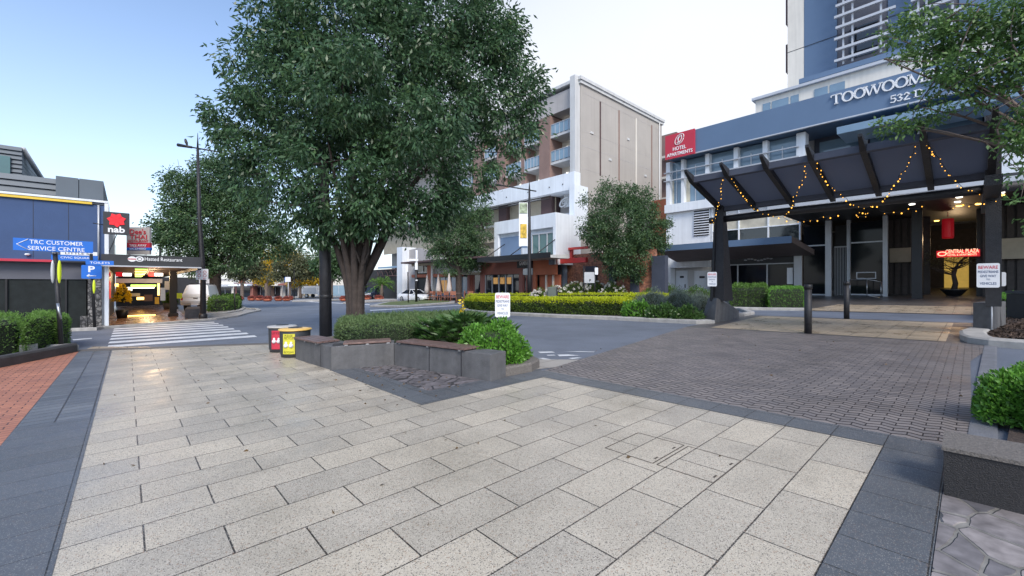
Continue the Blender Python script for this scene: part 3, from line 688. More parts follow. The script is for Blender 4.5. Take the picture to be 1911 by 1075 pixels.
# philodendron: fans of split leaves
def philodendron(c, n, R, H, label, name='philodendron'):
    th = thing(name, c, label, 'plant'); c = Vector(c)
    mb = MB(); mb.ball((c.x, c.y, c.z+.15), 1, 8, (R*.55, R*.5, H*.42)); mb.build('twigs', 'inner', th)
    base = []; dirs = []; mbs = MB()
    for k in range(n):
        az = rng.uniform(0, 2*math.pi); el = rng.uniform(.12, 1.25); rr = rng.uniform(.45, 1.)
        tip = np.array([c.x+math.cos(az)*math.cos(el)*R*rr, c.y+math.sin(az)*math.cos(el)*R*rr*.8, c.z+.12+math.sin(el)*H*rr*.85])
        out = np.array([math.cos(az)*math.cos(el*.7), math.sin(az)*math.cos(el*.7), .35]); out /= np.linalg.norm(out)
        sd = np.cross(out, [0, 0, 1]); sd /= np.linalg.norm(sd)
        up = np.cross(sd, out); Lf = rng.uniform(.24, .36)
        for j in range(13):
            f = j/12; a = (f-.5)*2.5
            d = out*math.cos(a)+sd*math.sin(a)+up*.22*math.cos(a)
            base.append(tip+out*Lf*.25*(1-abs(f-.5)*2)); dirs.append(d/np.linalg.norm(d))
        mbs.tube([(c.x, c.y, c.z+.1), tuple(tip)], .007, 4)
    leaf_object('leaves', np.array(base), np.array(dirs), .26, .06, 'phil', th, curl=.12)
    mbs.build('stems', 'bark', th)
    return th
philodendron(ST(7.9, 5.6, dz=.1), 190, 1.05, .95, 'dark green philodendron with split leaves between the rosemary hedge and the bright shrub')
philodendron(ST(7.1, 5.85, dz=.1), 60, .6, .62, 'smaller philodendron clump with split leaves just behind the bright green shrub')
shrub('box_shrub', ST(6.32, 5.28, dz=.08), .72, .66, .74, 'bright', 'rounded bright green box shrub at the end of the longest timber seat', n=9000, L=.075, W=.04, rot=.3)
# flowering stalks
def stalkplant(c, h, leaf, label, n=60, name='flowering_plant', group=None, L=.09):
    th = thing(name, c, label, 'plant', group); c = Vector(c); mb = MB(); b = []
    for k in range(3):
        e = c+Vector((random.uniform(-.1, .1), random.uniform(-.1, .1), h*random.uniform(.7, 1)))
        mb.tube([c, c.lerp(e, .5)+Vector((.02, 0, 0)), e], .008, 4)
        for j in range(n//3):
            f = random.uniform(.25, 1.05); p = c.lerp(e, f); b.append([p.x, p.y, p.z])
    mb.build('stem', 'bark', th); b = np.array(b)
    leaf_object('leaves', b, unit(rng.normal(size=b.shape)+np.array([0, 0, .3])), L, L*.6, leaf, th)
    return th
stalkplant(ST(9.15, 6.6, dz=.3), 1.05, 'autumn', 'tall yellow flowering stalk standing above the rosemary hedge')
stalkplant(ST(8.55, 5.1, dz=.1), .75, 'petal', 'small plant with pale flowers between rosemary hedge and philodendron', L=.07)
# ------------------------------------------------------------------ bins
def bin_(px, py, dY, r, h, mrim, panel, label, words, panelmat):
    p = G(px, py); th = thing('litter_bin', p, label, 'bin')
    mb = MB(); mb.lathe([(r*.90, 0), (r*.92, .05), (r*.96, .08), (r, h*.9), (r*.98, h*.93)], p, 28); mb.build('body', 'charcoal', th)
    mb = MB(); mb.lathe([(r*.96, h*.925), (r*1.07, h*.93), (r*1.1, h*.95), (r*1.06, h*.985), (r*.8, h*1.0), (r*.55, h*1.015)], p, 28); mb.build('rim', mrim, th)
    mb = MB(); mb.lathe([(r*.5, h*1.012), (r*.42, h*1.03), (r*.1, h*1.035)], p, 20); mb.build('opening', 'black', th)
    # curved advert panel facing the camera's side
    a0 = math.atan2(-p.y, -p.x)+(-.42); w = .40; seg = 8; z0 = p.z+h*.14; z1 = p.z+h*.84
    v = []; f = []
    for i in range(seg+1):
        a = a0-w+2*w*i/seg
        for (rr, z) in ((r*1.035, z0), (r*1.035, z1), (r*.95, z0), (r*.95, z1)):
            v.append((p.x+rr*math.cos(a), p.y+rr*math.sin(a), z))
    for i in range(seg):
        o = i*4; f += [(o, o+4, o+5, o+1), (o+1, o+5, o+7, o+3), (o+2, o, o+4, o+6)[::-1]]
    f += [(0, 1, 3, 2), (seg*4, seg*4+2, seg*4+3, seg*4+1)]
    mb = MB(); mb.add(v, f); pn = mb.build('notice', panelmat, th)
    nrm = Vector((math.cos(a0), math.sin(a0), 0)); xd = Vector((-nrm.y, nrm.x, 0)); xd = ZZ.cross(nrm)
    mb = MB(); o = Vector((p.x, p.y, 0))+nrm*(r*1.045)
    for (wd, fz_, hh, ww) in words:
        # bend the lettering round the drum
        m2 = MB(); text(m2, wd, o+ZZ*(z0+(z1-z0)*fz_), xd, hh, ww, ext=.002)
        for vv, ff in ((m2.v, m2.f),):
            nv = []
            for q in vv:
                q = Vector(q); dx = (q-o).dot(xd); a = a0+dx/(r*1.04)
                nv.append((p.x+r*1.042*math.cos(a), p.y+r*1.042*math.sin(a), q.z))
            mb.add(nv, ff)
    if mb.v: mb.build('lettering', 'ink', th)
    # little picture blocks
    for k, (dx, cz, hh) in enumerate(((-.34, .42, .10), (.34, .42, .14))):
        m2 = MB(); a = a0+dx*.5; cx = p.x+r*1.03*math.cos(a); cy = p.y+r*1.03*math.sin(a); z = z0+(z1-z0)*cz
        m2.ball((cx, cy, z), 1, 8, (.055, .055, .05)); m2.ball((cx, cy, z+.06), 1, 8, (.03, .03, .035)); m2.build('emblem', 'signwhite', th)
    return th
bin_(551, 664, 0, .335, .67, 'binlid', 1, 'dark round bin with yellow rim and yellow recycling notice', [('PLEASE', .86, .05, .18), ('RECYCLE', .74, .05, .2), ('RECYCLING', .05, .045, .22)], 'binyellow')
bin_(527, 655, 0, .32, .67, 'whitelid', 1, 'dark round bin with white rim and red notice behind the yellow rimmed bin', [('LITTER', .8, .05, .24)], 'signred')
# ------------------------------------------------------------------ sign plates
def plate(th, c, xd, w, h, mat, thick=.02, name='sign_face', round_=.04):
    xd = Vector(xd).normalized(); n_ = xd.cross(ZZ); c = Vector(c); mb = MB()
    o = []; r = round_
    for (sx, sz, a0) in ((1, 1, 0), (-1, 1, 90), (-1, -1, 180), (1, -1, 270)):
        for k in range(4):
            a = math.radians(a0+k*30); o.append((sx*(w/2-r)+r*math.cos(a), sz*(h/2-r)+r*math.sin(a)))
    m = len(o); f_ = [c+xd*x+ZZ*z+n_*thick/2 for x, z in o]; b_ = [c+xd*x+ZZ*z-n_*thick/2 for x, z in o]
    mb.add(f_+b_, [tuple(range(m)), tuple(range(2*m-1, m-1, -1))]+[(i, m+i, m+(i+1) % m, (i+1) % m) for i in range(m)])
    mb.build(name, mat, th); return c+n_*(thick/2)
def pedsign(c, xd, w, h, th, scale=1):
    f = plate(th, c, xd, w, h, 'signwhite'); xd = Vector(xd).normalized()
    mb = MB(); text(mb, 'BEWARE', f+ZZ*h*.27, xd, h*.13, w*.84, .01, .003); mb.build('red_lettering', 'inkred', th)
    mb = MB()
    for wd, z, hh, ww in (('PEDESTRIANS', .10, .10, .88), ('GIVE WAY', -.07, .10, .7), ('TO', -.2, .07, .16), ('VEHICLES', -.38, .10, .72)):
        text(mb, wd, f+ZZ*h*z, xd, h*hh, w*ww, .008, .003)
    mb.build('lettering', 'inkblue', th)
def facing(p): # horizontal x axis for something turned to face roughly the camera
    n_ = Vector((-p[0], -p[1], 0)).normalized(); return ZZ.cross(n_)
# sign in the bright shrub
p = ST(6.75, 5.55, dz=.1)
sp_ = onY(940, 9.3); th = thing('warning_sign', sp_, 'white pedestrian warning sign on a short black post rising from the bright green shrub', 'sign')
zc = AT(938, 569, 9.3)
mb = MB(); mb.tube([sp_, (sp_.x, sp_.y, zc.z+.2)], .03, 10); mb.build('post', 'black', th)
pedsign((zc.x, zc.y-.04, zc.z), facing(zc), .33, .54, th)
# ------------------------------------------------------------------ bollards
def bollard(p, h, label):
    th = thing('bollard', p, label, 'bollard', 'bollards on the crossing')
    mb = MB(); mb.lathe([(.1, -.03), (.1, h*.9)], p, 14); mb.build('post', 'blackpost', th)
    mb = MB(); mb.lathe([(.1, h*.902), (.115, h*.905), (.115, h*.985), (.1, h*.998), (.02, h)], p, 14); mb.build('cap', 'black', th)
    return th
b0 = G(1508, 622); bollard(b0, 1.5, 'nearer black bollard on the edge of the zigzag pavers')
b1 = G(1580, 595); bollard(b1, 1.56, 'farther black bollard at the back of the pale paving')
# ================================================================== MAIN TREE AND POST
TY = 14.6
def lob(px, py, Y, r): c = AT(px, py, Y); return (c.x, c.y, c.z, r/F*Y)
L = [lob(*q) for q in [(700, 150, 15, 175), (560, 180, 14.5, 135), (850, 130, 15.3, 135), (470, 245, 14.2, 80), (410, 238, 14.3, 32), (935, 190, 15.2, 75), (640, 320, 13.6, 125), (770, 340, 14, 105), (520, 330, 14.2, 80), (620, 10, 14.6, 135), (800, -20, 15.2, 150), (700, -140, 15, 170), (535, 60, 14.4, 75), (905, 60, 15.3, 75), (955, 250, 15, 52), (870, 325, 14.6, 60), (560, 395, 14.4, 48), (690, 400, 13.4, 52), (455, 315, 14.4, 45), (800, 395, 14, 40), (985, 165, 15.2, 32), (600, 200, 17.5, 120), (800, 200, 17.5, 120), (650, 150, 12.2, 90), (800, 230, 12.4, 80), (935, 320, 15, 28), (450, 120, 14.4, 22), (620, 430, 14, 35), (590, 425, 13.6, 38), (650, 402, 13.1, 45), (720, 400, 13.3, 46), (775, 418, 14, 28), (690, 360, 12.8, 60), (840, 375, 14, 36)]]
tb = G(664, 628, .1)
th = thing('street_tree', tb, 'largest tree with a dense dark crown and thick forked trunk behind the timber seats', 'tree')
mb = MB(); zf = AT(672, 470, TY); B = Vector(tb)
for k in range(8):      # fluted bole built of merging stems
    a = 2*math.pi*k/8+.2; rr = .165+.03*math.sin(k*2.1); kk = random.uniform(.85, 1.15)
    c_, s_ = math.cos(a)*rr, math.sin(a)*rr
    P_ = [B+Vector((c_*q, s_*q, z)) for q, z in ((1.2, -.05), (1.0, .35), (.95, .9), (1.15*kk, 1.5), (1.75*kk, 2.15), (3.2*kk, 3.1), (4.6*kk, 3.9))]
    mb.tube(P_, [.15, .13, .125, .12, .11, .08, .03], 10)
mb.tube([B-ZZ*.1, B+ZZ*1, B+ZZ*1.9, B+ZZ*2.9], [.22, .2, .22, .05], 14)
forks = [(560, 330, 14.4, .13), (610, 250, 13.8, .12), (655, 160, 15, .15), (700, 200, 14, .13), (760, 210, 15.2, .19), (830, 280, 14.6, .17), (860, 180, 16, .12), (520, 260, 15, .1), (720, 330, 12.9, .09), (640, 250, 16.5, .12)]
ends = []
for k, (px, py, Y, r) in enumerate(forks):
    e = AT(px, py, Y); a = B+Vector(((e.x-B.x)*.06, (e.y-B.y)*.06, random.uniform(1.3, 2.0)))
    m1 = B+Vector(((e.x-B.x)*.38, (e.y-B.y)*.38, (e.z-B.z)*.52+.35))
    pts = [a, a.lerp(m1, .5)+Vector((0, 0, -.05)), m1, m1.lerp(e, .5)+Vector((random.uniform(-.15, .15), 0, .15)), e]
    mb.tube(pts, [r, r*.85, r*.7, r*.45, r*.2], 9); ends.append(pts)
for k in range(90):
    ps = random.choice(ends); q = random.choice(L); i = random.randint(1, 4)
    c = Vector(q[:3])+Vector((random.gauss(0, 1), random.gauss(0, 1), random.gauss(0, 1)))*q[3]*.5
    if (c-ps[i]).length < 4.5: limb(mb, ps[i], c, .045, .008, .12, 5, 5)
mb.build('trunk', 'bark', th)
crown('crown', L, 'pear', th, 2900, 44, .32, .19, .07, .85, .45)
# thick dark post beside it
p = onY(608, 14.2); th = thing('tall_post', p, 'thick dark timber post rising from the rosemary hedge into the big tree', 'pole')
mb = MB(); t_ = AT(604, 330, 14.2); mb.tube([(p.x, p.y, p.z-.1), (p.x-.02, p.y, 2.2), (t_.x-.02, t_.y, t_.z+.9)], [.2, .185, .165], 14); mb.build('shaft', 'blackpost', th)
mb = MB(); mb.lathe([(.2, 1.3), (.205, 1.31), (.205, 1.4), (.2, 1.41)], (p.x, p.y, p.z), 14); mb.build('band', 'black', th)
# ================================================================== HOTEL (right)
T = TF
def part(root, name, mat, fn, bevel=0.):
    mb = MB(); fn(mb); return mb.build(name, mat, root, bevel)
def stroke_text(mb, body, org, xd, h, adv=1.0, thick=.16, bold=1.):
    """roman capitals with serifs, built from strokes"""
    GL = {
     'T': ([((.1, 1), (.9, 1), .5), ((.5, 0), (.5, 1), 1.)], [(.5, 0), (.06, .9, 'v'), (.94, .9, 'v')], 1.),
     'O': ('arc', 1.), 'C': ('arcc', .95),
     'W': ([((0, 1), (.33, 0), 1.), ((.33, 0), (.62, 1), .5), ((.62, 1), (.9, 0), 1.), ((.9, 0), (1.22, 1), .5)], [(0, 1), (.62, 1), (1.22, 1)], 1.3),
     'M': ([((.12, 0), (.15, 1), .5), ((.15, 1), (.55, 0), 1.), ((.55, 0), (.95, 1), .5), ((.95, 1), (.98, 0), 1.)], [(.12, 0), (.98, 0), (.08, 1), (1.0, 1)], 1.15),
     'B': ([((.15, 0), (.15, 1), 1.), ((.15, 1), (.55, 1), .5), ((.15, .53), (.58, .53), .5), ((.15, 0), (.6, 0), .5), ((.55, 1), (.7, .88), .8), ((.7, .88), (.7, .66), 1.), ((.7, .66), (.55, .53), .8), ((.6, .53), (.78, .4), .8), ((.78, .4), (.78, .14), 1.), ((.78, .14), (.6, 0), .8)], [(.12, 0), (.12, 1)], .85),
     'A': ([((.05, 0), (.5, 1), .5), ((.5, 1), (.95, 0), 1.), ((.22, .33), (.76, .33), .5)], [(.05, 0), (.95, 0)], 1.),
     'E': ([((.15, 0), (.15, 1), 1.), ((.15, 1), (.75, 1), .5), ((.15, .52), (.6, .52), .5), ((.15, 0), (.78, 0), .5)], [(.12, 0), (.12, 1), (.75, .9, 'v'), (.78, .1, 'v'), (.6, .52, 'v')], .82),
     'N': ([((.15, 0), (.15, 1), .5), ((.15, 1), (.88, 0), 1.), ((.88, 0), (.88, 1), .5)], [(.15, 0), (.1, 1), (.88, 1)], 1.),
     'R': ([((.15, 0), (.15, 1), 1.), ((.15, 1), (.55, 1), .5), ((.15, .5), (.55, .5), .5), ((.55, 1), (.72, .88), .8), ((.72, .88), (.72, .64), 1.), ((.72, .64), (.55, .5), .8), ((.5, .5), (.85, 0), 1.)], [(.12, 0), (.12, 1), (.88, 0)], .9),
     'L': ([((.15, 0), (.15, 1), 1.), ((.15, 0), (.75, 0), .5)], [(.12, 0), (.15, 1), (.76, .12, 'v')], .8),
     'D': ([((.15, 0), (.15, 1), 1.), ((.15, 1), (.5, 1), .5), ((.15, 0), (.5, 0), .5), ((.5, 1), (.82, .75), .8), ((.82, .75), (.82, .25), 1.), ((.82, .25), (.5, 0), .8)], [(.12, 0), (.12, 1)], .95),
     '5': ([((.2, 1), (.7, 1), .8), ((.2, 1), (.18, .55), .6), ((.18, .55), (.55, .6), .7), ((.55, .6), (.72, .35), 1.), ((.72, .35), (.5, 0), .8), ((.5, 0), (.12, .08), .7)], [], .8),
     '3': ([((.15, .85), (.4, 1), .7), ((.4, 1), (.65, .8), .9), ((.65, .8), (.35, .55), .7), ((.35, .55), (.7, .3), 1.), ((.7, .3), (.4, 0), .9), ((.4, 0), (.1, .12), .7)], [], .8),
     '2': ([((.14, .75), (.4, 1), .8), ((.4, 1), (.68, .75), 1.), ((.68, .75), (.12, 0), .8), ((.12, 0), (.75, 0), .9)], [], .85),
     ' ': ([], [], .45)}
    xd = Vector(xd).normalized(); nn = xd.cross(ZZ); org = Vector(org); x = 0.
    def seg(a, b, w):
        a = Vector(a); b = Vector(b); d = (b-a); L = d.length; d.normalize(); p = Vector((-d.y, d.x))*w/2; d = d*w*.12
        q = [a-d-p, b+d-p, b+d+p, a-d+p]
        P = [org+xd*((x+c.x)*h)+ZZ*(c.y*h) for c in q]; D = nn*.05
        mb.add([v-D for v in P]+[v+D for v in P], [(3, 2, 1, 0), (4, 5, 6, 7), (0, 1, 5, 4), (1, 2, 6, 5), (2, 3, 7, 6), (3, 0, 4, 7)])
    for ch in body:
        g = GL[ch]
        if g[0] in ('arc', 'arcc'):
            N = 18; rng2 = range(N) if g[0] == 'arc' else range(2, N-1)
            for k in rng2:
                a = 2*math.pi*k/N-.0; b = 2*math.pi*(k+1)/N
                f = lambda q: (.5+.42*math.cos(q), .5+.5*math.sin(q))
                seg(f(a), f(b), thick*(.55+.65*abs(math.cos((a+b)/2)))*bold)
            if g[0] == 'arcc': seg((.9, .95), (.9, .68), .07)
            x += g[1]*adv
        else:
            for a, b, w_ in g[0]: seg(a, b, thick*w_*bold)
            for sp in g[1]:
                if len(sp) == 3: seg((sp[0], sp[1]-.1), (sp[0], sp[1]+.1), .07)
                else: seg((sp[0]-.17, sp[1]+(.02 if sp[1] < .5 else -.02)), (sp[0]+.17, sp[1]+(.02 if sp[1] < .5 else -.02)), .075)
            x += g[2]*adv
    return x*h
NU = Vector((-UX, -UY, 0))      # left to right along the facades
hs0 = fs(1243, T); gH = lambda s: gst(s, T)+RISE-.3
hotel = thing('hotel_building', ST(hs0, T, gH(hs0)), 'white and slate blue hotel with a long blue fascia carrying big white capital letters', 'building')
FT = T-1.2     # fascia plane
zft, zfb = zt(1297, 242, FT), zt(1295.5, 284.8, FT)
ztop = zft; sR = -26.
f0 = fs(1243, FT)
ce_ = zt(1547, 408, T)-.2
part(hotel, 'fascia', 'bluepanel', lambda m: m.bst(f0, sR, FT, T+5, zfb, zft))
part(hotel, 'fascia_trim', 'silver', lambda m: m.bst(f0+.03, sR, FT-.03, FT+.2, zfb-.1, zfb-.004))
part(hotel, 'end_wall', 'white', lambda m: m.bst(hs0, hs0-.5, T+.02, T+18, gH(hs0)-1, zfb-.02))
part(hotel, 'roof_block', 'palegrey', lambda m: m.bst(hs0-.55, sR, T+3.2, T+18, ce_+.6, zft-.6))
zsill = zt(1250, 383, T); zb = zt(1250, 398, T); zaw = zt(1263, 489, T)
# upper windows between fins
fins = [(1243, 1250), (1271, 1276), (1316, 1323), (1369, 1377), (1423, 1432), (1486, 1503)]
part(hotel, 'sill', 'white', lambda m: m.bst(hs0, fs(1494, T), T-.35, T+.35, zb, zsill))
for a, b in fins: part(hotel, 'fin', 'white', lambda m: m.bst(fs(a, T-.3), fs(b, T-.3), T-.3, T+.8, zsill+.003, zfb-.11))
for (a, b), (c, d) in zip(fins[:-1], fins[1:]):
    s0, s1 = fs(b, T), fs(c, T)
    wn = part(hotel, 'window', 'skyglass', lambda m: m.bst(s0, s1, T+.32, T+.4, zsill+.003, zfb-.12))
    part(wn, 'frame', 'silver', lambda m: (m.bst((s0+s1)/2+.04, (s0+s1)/2-.04, T+.26, T+.318, zsill+.01, zfb-.8), m.bst(s0, s1, T+.26, T+.318, zfb-1.9, zfb-1.82)))
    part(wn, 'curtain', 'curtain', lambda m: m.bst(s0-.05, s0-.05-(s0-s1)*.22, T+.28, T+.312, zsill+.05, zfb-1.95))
for k, dz in enumerate((1.25, 2.1)):
    part(hotel, 'sun_louvre', 'silver', lambda m: m.bst(hs0, fs(1490, T-.5), T-.52, T-.34, zfb-dz-.04, zfb-dz+.05))
# white wall with vent below
part(hotel, 'lower_wall', 'white', lambda m: m.bst(hs0-.5, fs(1325, T), T+.05, T+.5, zaw-.6, zb-.004))
v0, v1 = fs(1295, T), fs(1323, T); vz0, vz1 = zt(1295, 441, T), zt(1295, 391, T)
vent = part(hotel, 'vent', 'black', lambda m: m.bst(v0, v1, T-.02, T+.045, vz0, vz1))
for k in range(11): z = vz0+(vz1-vz0)*(k+.5)/11; part(vent, 'louvre_blade', 'white', lambda m: m.bst(v0, v1, T-.1, T-.024, z-.035, z+.045))
# band of mid level windows
mz0, mz1 = zt(1400, 452, T), zt(1400, 366, T)
ms = [fs(x, T) for x in (1328, 1378, 1433, 1492)]
for i in range(3):
    for (za, zb2, mt) in ((mz0, mz0+(mz1-mz0)*.3, 'glass'), (mz0+(mz1-mz0)*.32, mz0+(mz1-mz0)*.62, 'curtain'), (mz0+(mz1-mz0)*.64, mz1, 'palegrey')):  # cream panes: reflection of the building opposite put into the pane colour
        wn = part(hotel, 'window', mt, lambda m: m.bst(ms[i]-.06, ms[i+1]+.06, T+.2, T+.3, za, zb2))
part(hotel, 'window_frame', 'white', lambda m: ([m.bst(x+.06, x-.055, T+.08, T+.4, mz0-.1, mz1) for x in ms], [m.bst(ms[0]+.06, ms[-1]-.06, T+.1, T+.38, z-.05, z+.04) for z in (mz0+(mz1-mz0)*.31, mz0+(mz1-mz0)*.63)])[0])
part(hotel, 'spandrel', 'white', lambda m: m.bst(ms[0], ms[-1], T-.02, T+.44, mz1+.003, zb-.006))
# awning over the shop: tilted outwards
af = T-5.0
a1 = ST(fs(1478, af), af, zt(1478, 441, af)); a0 = ST(fs(1226, af), af, zt(1226, 460, af))
a3 = ST(fs(1263, T), T, zt(1263, 489, T)); a2 = ST(fs(1520, T), T, zt(1520, 476, T))
def awn(m):
    th_ = Vector((0, 0, .5)); lo = [a0-th_*.0-Vector((0, 0, .45)), a1-Vector((0, 0, .45)), a2, a3]; up = [a0, a1, a2+Vector((0, 0, .45)), a3+Vector((0, 0, .45))]
    m.add(lo+up, [(3, 2, 1, 0), (4, 5, 6, 7), (0, 1, 5, 4), (1, 2, 6, 5), (2, 3, 7, 6), (3, 0, 4, 7)])
part(hotel, 'shop_awning', 'soffit', awn)
def awf(m):
    o = -VV3*.03
    lo = [a0-Vector((0, 0, .5))+o, a1-Vector((0, 0, .5))+o]; up = [a0+o+Vector((0, 0, .03)), a1+o+Vector((0, 0, .03))]
    m.add([lo[0], lo[1], up[1], up[0]]+[p-VV3*.06 for p in (lo[0], lo[1], up[1], up[0])], [(0, 1, 2, 3), (7, 6, 5, 4), (0, 4, 5, 1), (1, 5, 6, 2), (2, 6, 7, 3), (3, 7, 4, 0)])
part(hotel, 'awning_fascia', 'bluepanel', awf)
# ground floor: door wall then shop glass
gw = zaw+.1
part(hotel, 'door_wall', 'palegrey', lambda m: m.bst(hs0-.52, fs(1325, T), T+1.0, T+1.4, gH(hs0)-1, gw))
for a, b, hx in ((1262, 1283, .82), (1296, 1324, .14)):
    Tw = T+.98; s0, s1 = fs(a, Tw), fs(b, Tw); z1 = zt(a, 505.5, Tw); z0 = gst(s0, T)+.1
    dr = part(hotel, 'door', 'white', lambda m: m.bst(s0, s1, Tw-.04, Tw+.015, z0, z1))
    part(dr, 'handle', 'black', lambda m: m.bst(s0+(s1-s0)*hx+.04, s0+(s1-s0)*hx-.04, Tw-.1, Tw-.045, (z0+z1)/2-.35, (z0+z1)/2+.02))
    part(dr, 'door_notice', 'ink', lambda m: m.bst(s0+(s1-s0)*.35, s0+(s1-s0)*.7, Tw-.05, Tw-.043, z1-.75, z1-.55))
sg = [fs(x, T) for x in (1328, 1375, 1430, 1484)]
g0 = gst(10, T)+RISE-.2; zs1 = zt(1400, 494, T); zs2 = zt(1400, 481, T)
for i in range(3): part(hotel, 'shop_window', 'glassdark', lambda m: m.bst(sg[i]-.03, sg[i+1]+.03, T+.3, T+.36, g0, zs1-.03))
part(hotel, 'shop_frame', 'silver', lambda m: ([m.bst(x+.05, x-.05, T+.2, T+.4, g0-.3, zs1) for x in sg], m.bst(sg[0]+.05, sg[-1]-.05, T+.19, T+.39, zs1, zs1+.08), m.bst(sg[0]+.05, sg[-1]-.05, T+.19, T+.39, zs2+.2, zs2+.28))[1])
sgn = part(hotel, 'shop_sign_band', 'charcoal', lambda m: m.bst(sg[0]+.04, sg[-1]-.04, T+.2, T+.36, zs1+.085, zs2+.19))
part(sgn, 'ornament', 'silver', lambda m: [m.ball(tuple(ST(fs(1390+k*6, T), T+.17, (zs1+zs2)/2+.12+.08*math.sin(k*1.1))), .1, 6, (1.5, 1.5, .6)) for k in range(9)])
part(hotel, 'shop_pier', 'silver', lambda m: m.bst(fs(1482, T), fs(1497, T), T-.1, T+.3, g0-.5, gw))
part(hotel, 'pier_notice', 'signwhite', lambda m: m.bst(fs(1468, T-.0), fs(1479, T-.0), T+.1, T+.16, g0+1.2, g0+2.6))
# red sign
rs = thing('hotel_sign', ST(fs(1270, FT-.15), FT-.15, zfb), 'red square sign with a white scroll emblem at the left end of the blue fascia', 'sign')
r0, r1 = fs(1242.5, FT-.12), fs(1297, FT-.12)
part(rs, 'sign_face', 'signred', lambda m: m.bst(r0, r1, FT-.24, FT-.05, zfb-.15, zft+.05))
mb = MB(); oc = ST((r0+r1)/2, FT-.245, 0)
hh = zft-zfb
text(mb, 'HOTEL', (oc.x, oc.y, zfb+hh*.26), NU, hh*.16, (r0-r1)*.45, .012, .02); mb.build('lettering', 'lettering', rs)
mb = MB(); text(mb, 'APARTMENTS', (oc.x, oc.y, zfb+hh*.03), NU, hh*.15, (r0-r1)*.88, .012, .02); mb.build('lettering', 'lettering', rs)
mb = MB()
oz = zfb+hh*.72
for (ra, rb, a_, b_, tl) in ((.19, .23, 0, 2*math.pi, .35), (.09, .17, -2.4, 3.2, .35), (.05, .11, 1., 5.5, .3)):
    pts = []
    for k in range(25):
        a = a_+(b_-a_)*k/24; X = ra*hh*math.cos(a); Z = rb*hh*math.sin(a); X, Z = X+Z*tl, Z
        pts.append(oc+NU*X+ZZ*(oz+Z)-VV3*.02)
    mb.tube(pts, .035, 5)
mb.build('scroll_emblem', 'lettering', rs)
# big lettering on the fascia
LP = FT-.1
def letrow(name, body, pxa, pxb, pya, hpx, label, root):
    sa = fs(pxa, LP); sb = fs(pxb, LP); z = zt(pxa, pya, LP); h = hpx/F*YT(pxa, LP)
    m = MB(); L0 = stroke_text(m, body, (0, 0, 0), NU, h)
    m = MB(); L1 = stroke_text(m, body, ST(sa, LP, z), NU, h, adv=(sa-sb)/L0)
    m.build(name, 'lettering', root)
letrow('name_lettering', 'TOOWOOMBA', 1550, 1776, 196.5, 17, '', hotel)
letrow('name_lettering', 'CENTRAL', 1800, 1990, 143, 22, '', hotel)
letrow('number_lettering', '532 D', 1660, 1722, 193, 12.5, '', hotel)
# upper recessed storey right of the fins, sunshade, columns
R0 = fs(1503, T)
part(hotel, 'recessed_wall', 'slate', lambda m: m.bst(R0, sR, T+3.0, T+3.15, ce_+.5, zfb))
zr0 = zt(1600, 300, T+2.9)
for i in range(9):
    s1 = R0-.4-i*3.4; s2 = s1-2.7
    wn = part(hotel, 'window', 'skyglass', lambda m: m.bst(s1, s2, T+2.85, T+2.98, zr0, zfb-.4))
    part(wn, 'frame', 'silver', lambda m: (m.bst(s1, s2, T+2.8, T+2.845, zfb-1.6, zfb-1.5), m.bst((s1+s2)/2+.05, (s1+s2)/2-.05, T+2.79, T+2.84, zr0, zfb-1.62)))
    part(hotel, 'column', 'white', lambda m: m.bst(s2-.1, s2-.55, T+2.2, T+2.84, zr0-1, zfb-.003))
ss0 = fs(1562, T-1.6)
part(hotel, 'sunshade', 'paleblue', lambda m: m.hexa([ST(ss0, T-1.6, zt(1570, 249, T-1.6)), ST(sR, T-1.6, zt(1570, 249, T-1.6)), ST(sR, T+2, zt(1570, 249, T-1.6)+.1), ST(ss0, T+2, zt(1570, 249, T-1.6)+.1)], [ST(ss0, T-1.75, zt(1570, 237, T-1.6)), ST(sR, T-1.75, zt(1570, 237, T-1.6)), ST(sR, T+2, zt(1570, 237, T-1.6)), ST(ss0, T+2, zt(1570, 237, T-1.6))]))
part(hotel, 'white_storey', 'white', lambda m: m.bst(fs(1840, T), sR, T-.5, T+2.9, zt(1840, 365, T), zt(1840, 272, T)))
# entrance canopy and the recess below
ET = T+1.0; ez = zt(1547, 440, T)
ce = zt(1547, 408, T)-.2
part(hotel, 'entrance_soffit', 'charcoal', lambda m: m.bst(R0+.1, sR, T-9.0, T+8, ce, ce+.5))
part(hotel, 'entrance_canopy_edge', 'silver', lambda m: m.bst(R0+.15, sR, T-9.12, T-9.003, ce-.02, ce+.32))
for k in range(5): part(hotel, 'canopy_bracket', 'silver', lambda m: m.bst(R0-1.0-k*3.4, R0-1.35-k*3.4, T-8.9, T-8.5, ce+.503, ce+.85))
for i, (a, b, tt) in enumerate(((1541, 1552, T-.2), (1581, 1588, T+.6), (1648, 1657, T-.2))):
    part(hotel, 'column', 'silver', lambda m: m.bst(fs(a, tt), fs(b, tt), tt-.2, tt+.2, fz(5, tt)-.3, ce-.004))
def glaz(a, b, tt, nm):
    s0, s1 = fs(a, tt), fs(b, tt); z0 = fz(s0, tt)+.06
    w_ = part(hotel, nm, 'glassdark', lambda m: m.bst(s0, s1, tt, tt+.08, z0, ce-.3))
    part(w_, 'frame', 'silver', lambda m: (m.bst(s0, s1, tt-.06, tt-.003, z0, z0+.12), m.bst(s0, s1, tt-.06, tt-.003, z0+4.05, z0+4.15)))
glaz(1500, 1541, T, 'entrance_glazing'); glaz(1588, 1648, T, 'entrance_glazing')
s0, s1 = fs(1554, T+.4), fs(1581, T+.4)
gt = part(hotel, 'security_gate', 'black', lambda m: m.bst(s0, s1, T+1.2, T+1.25, fz(5, T), ce-.3))
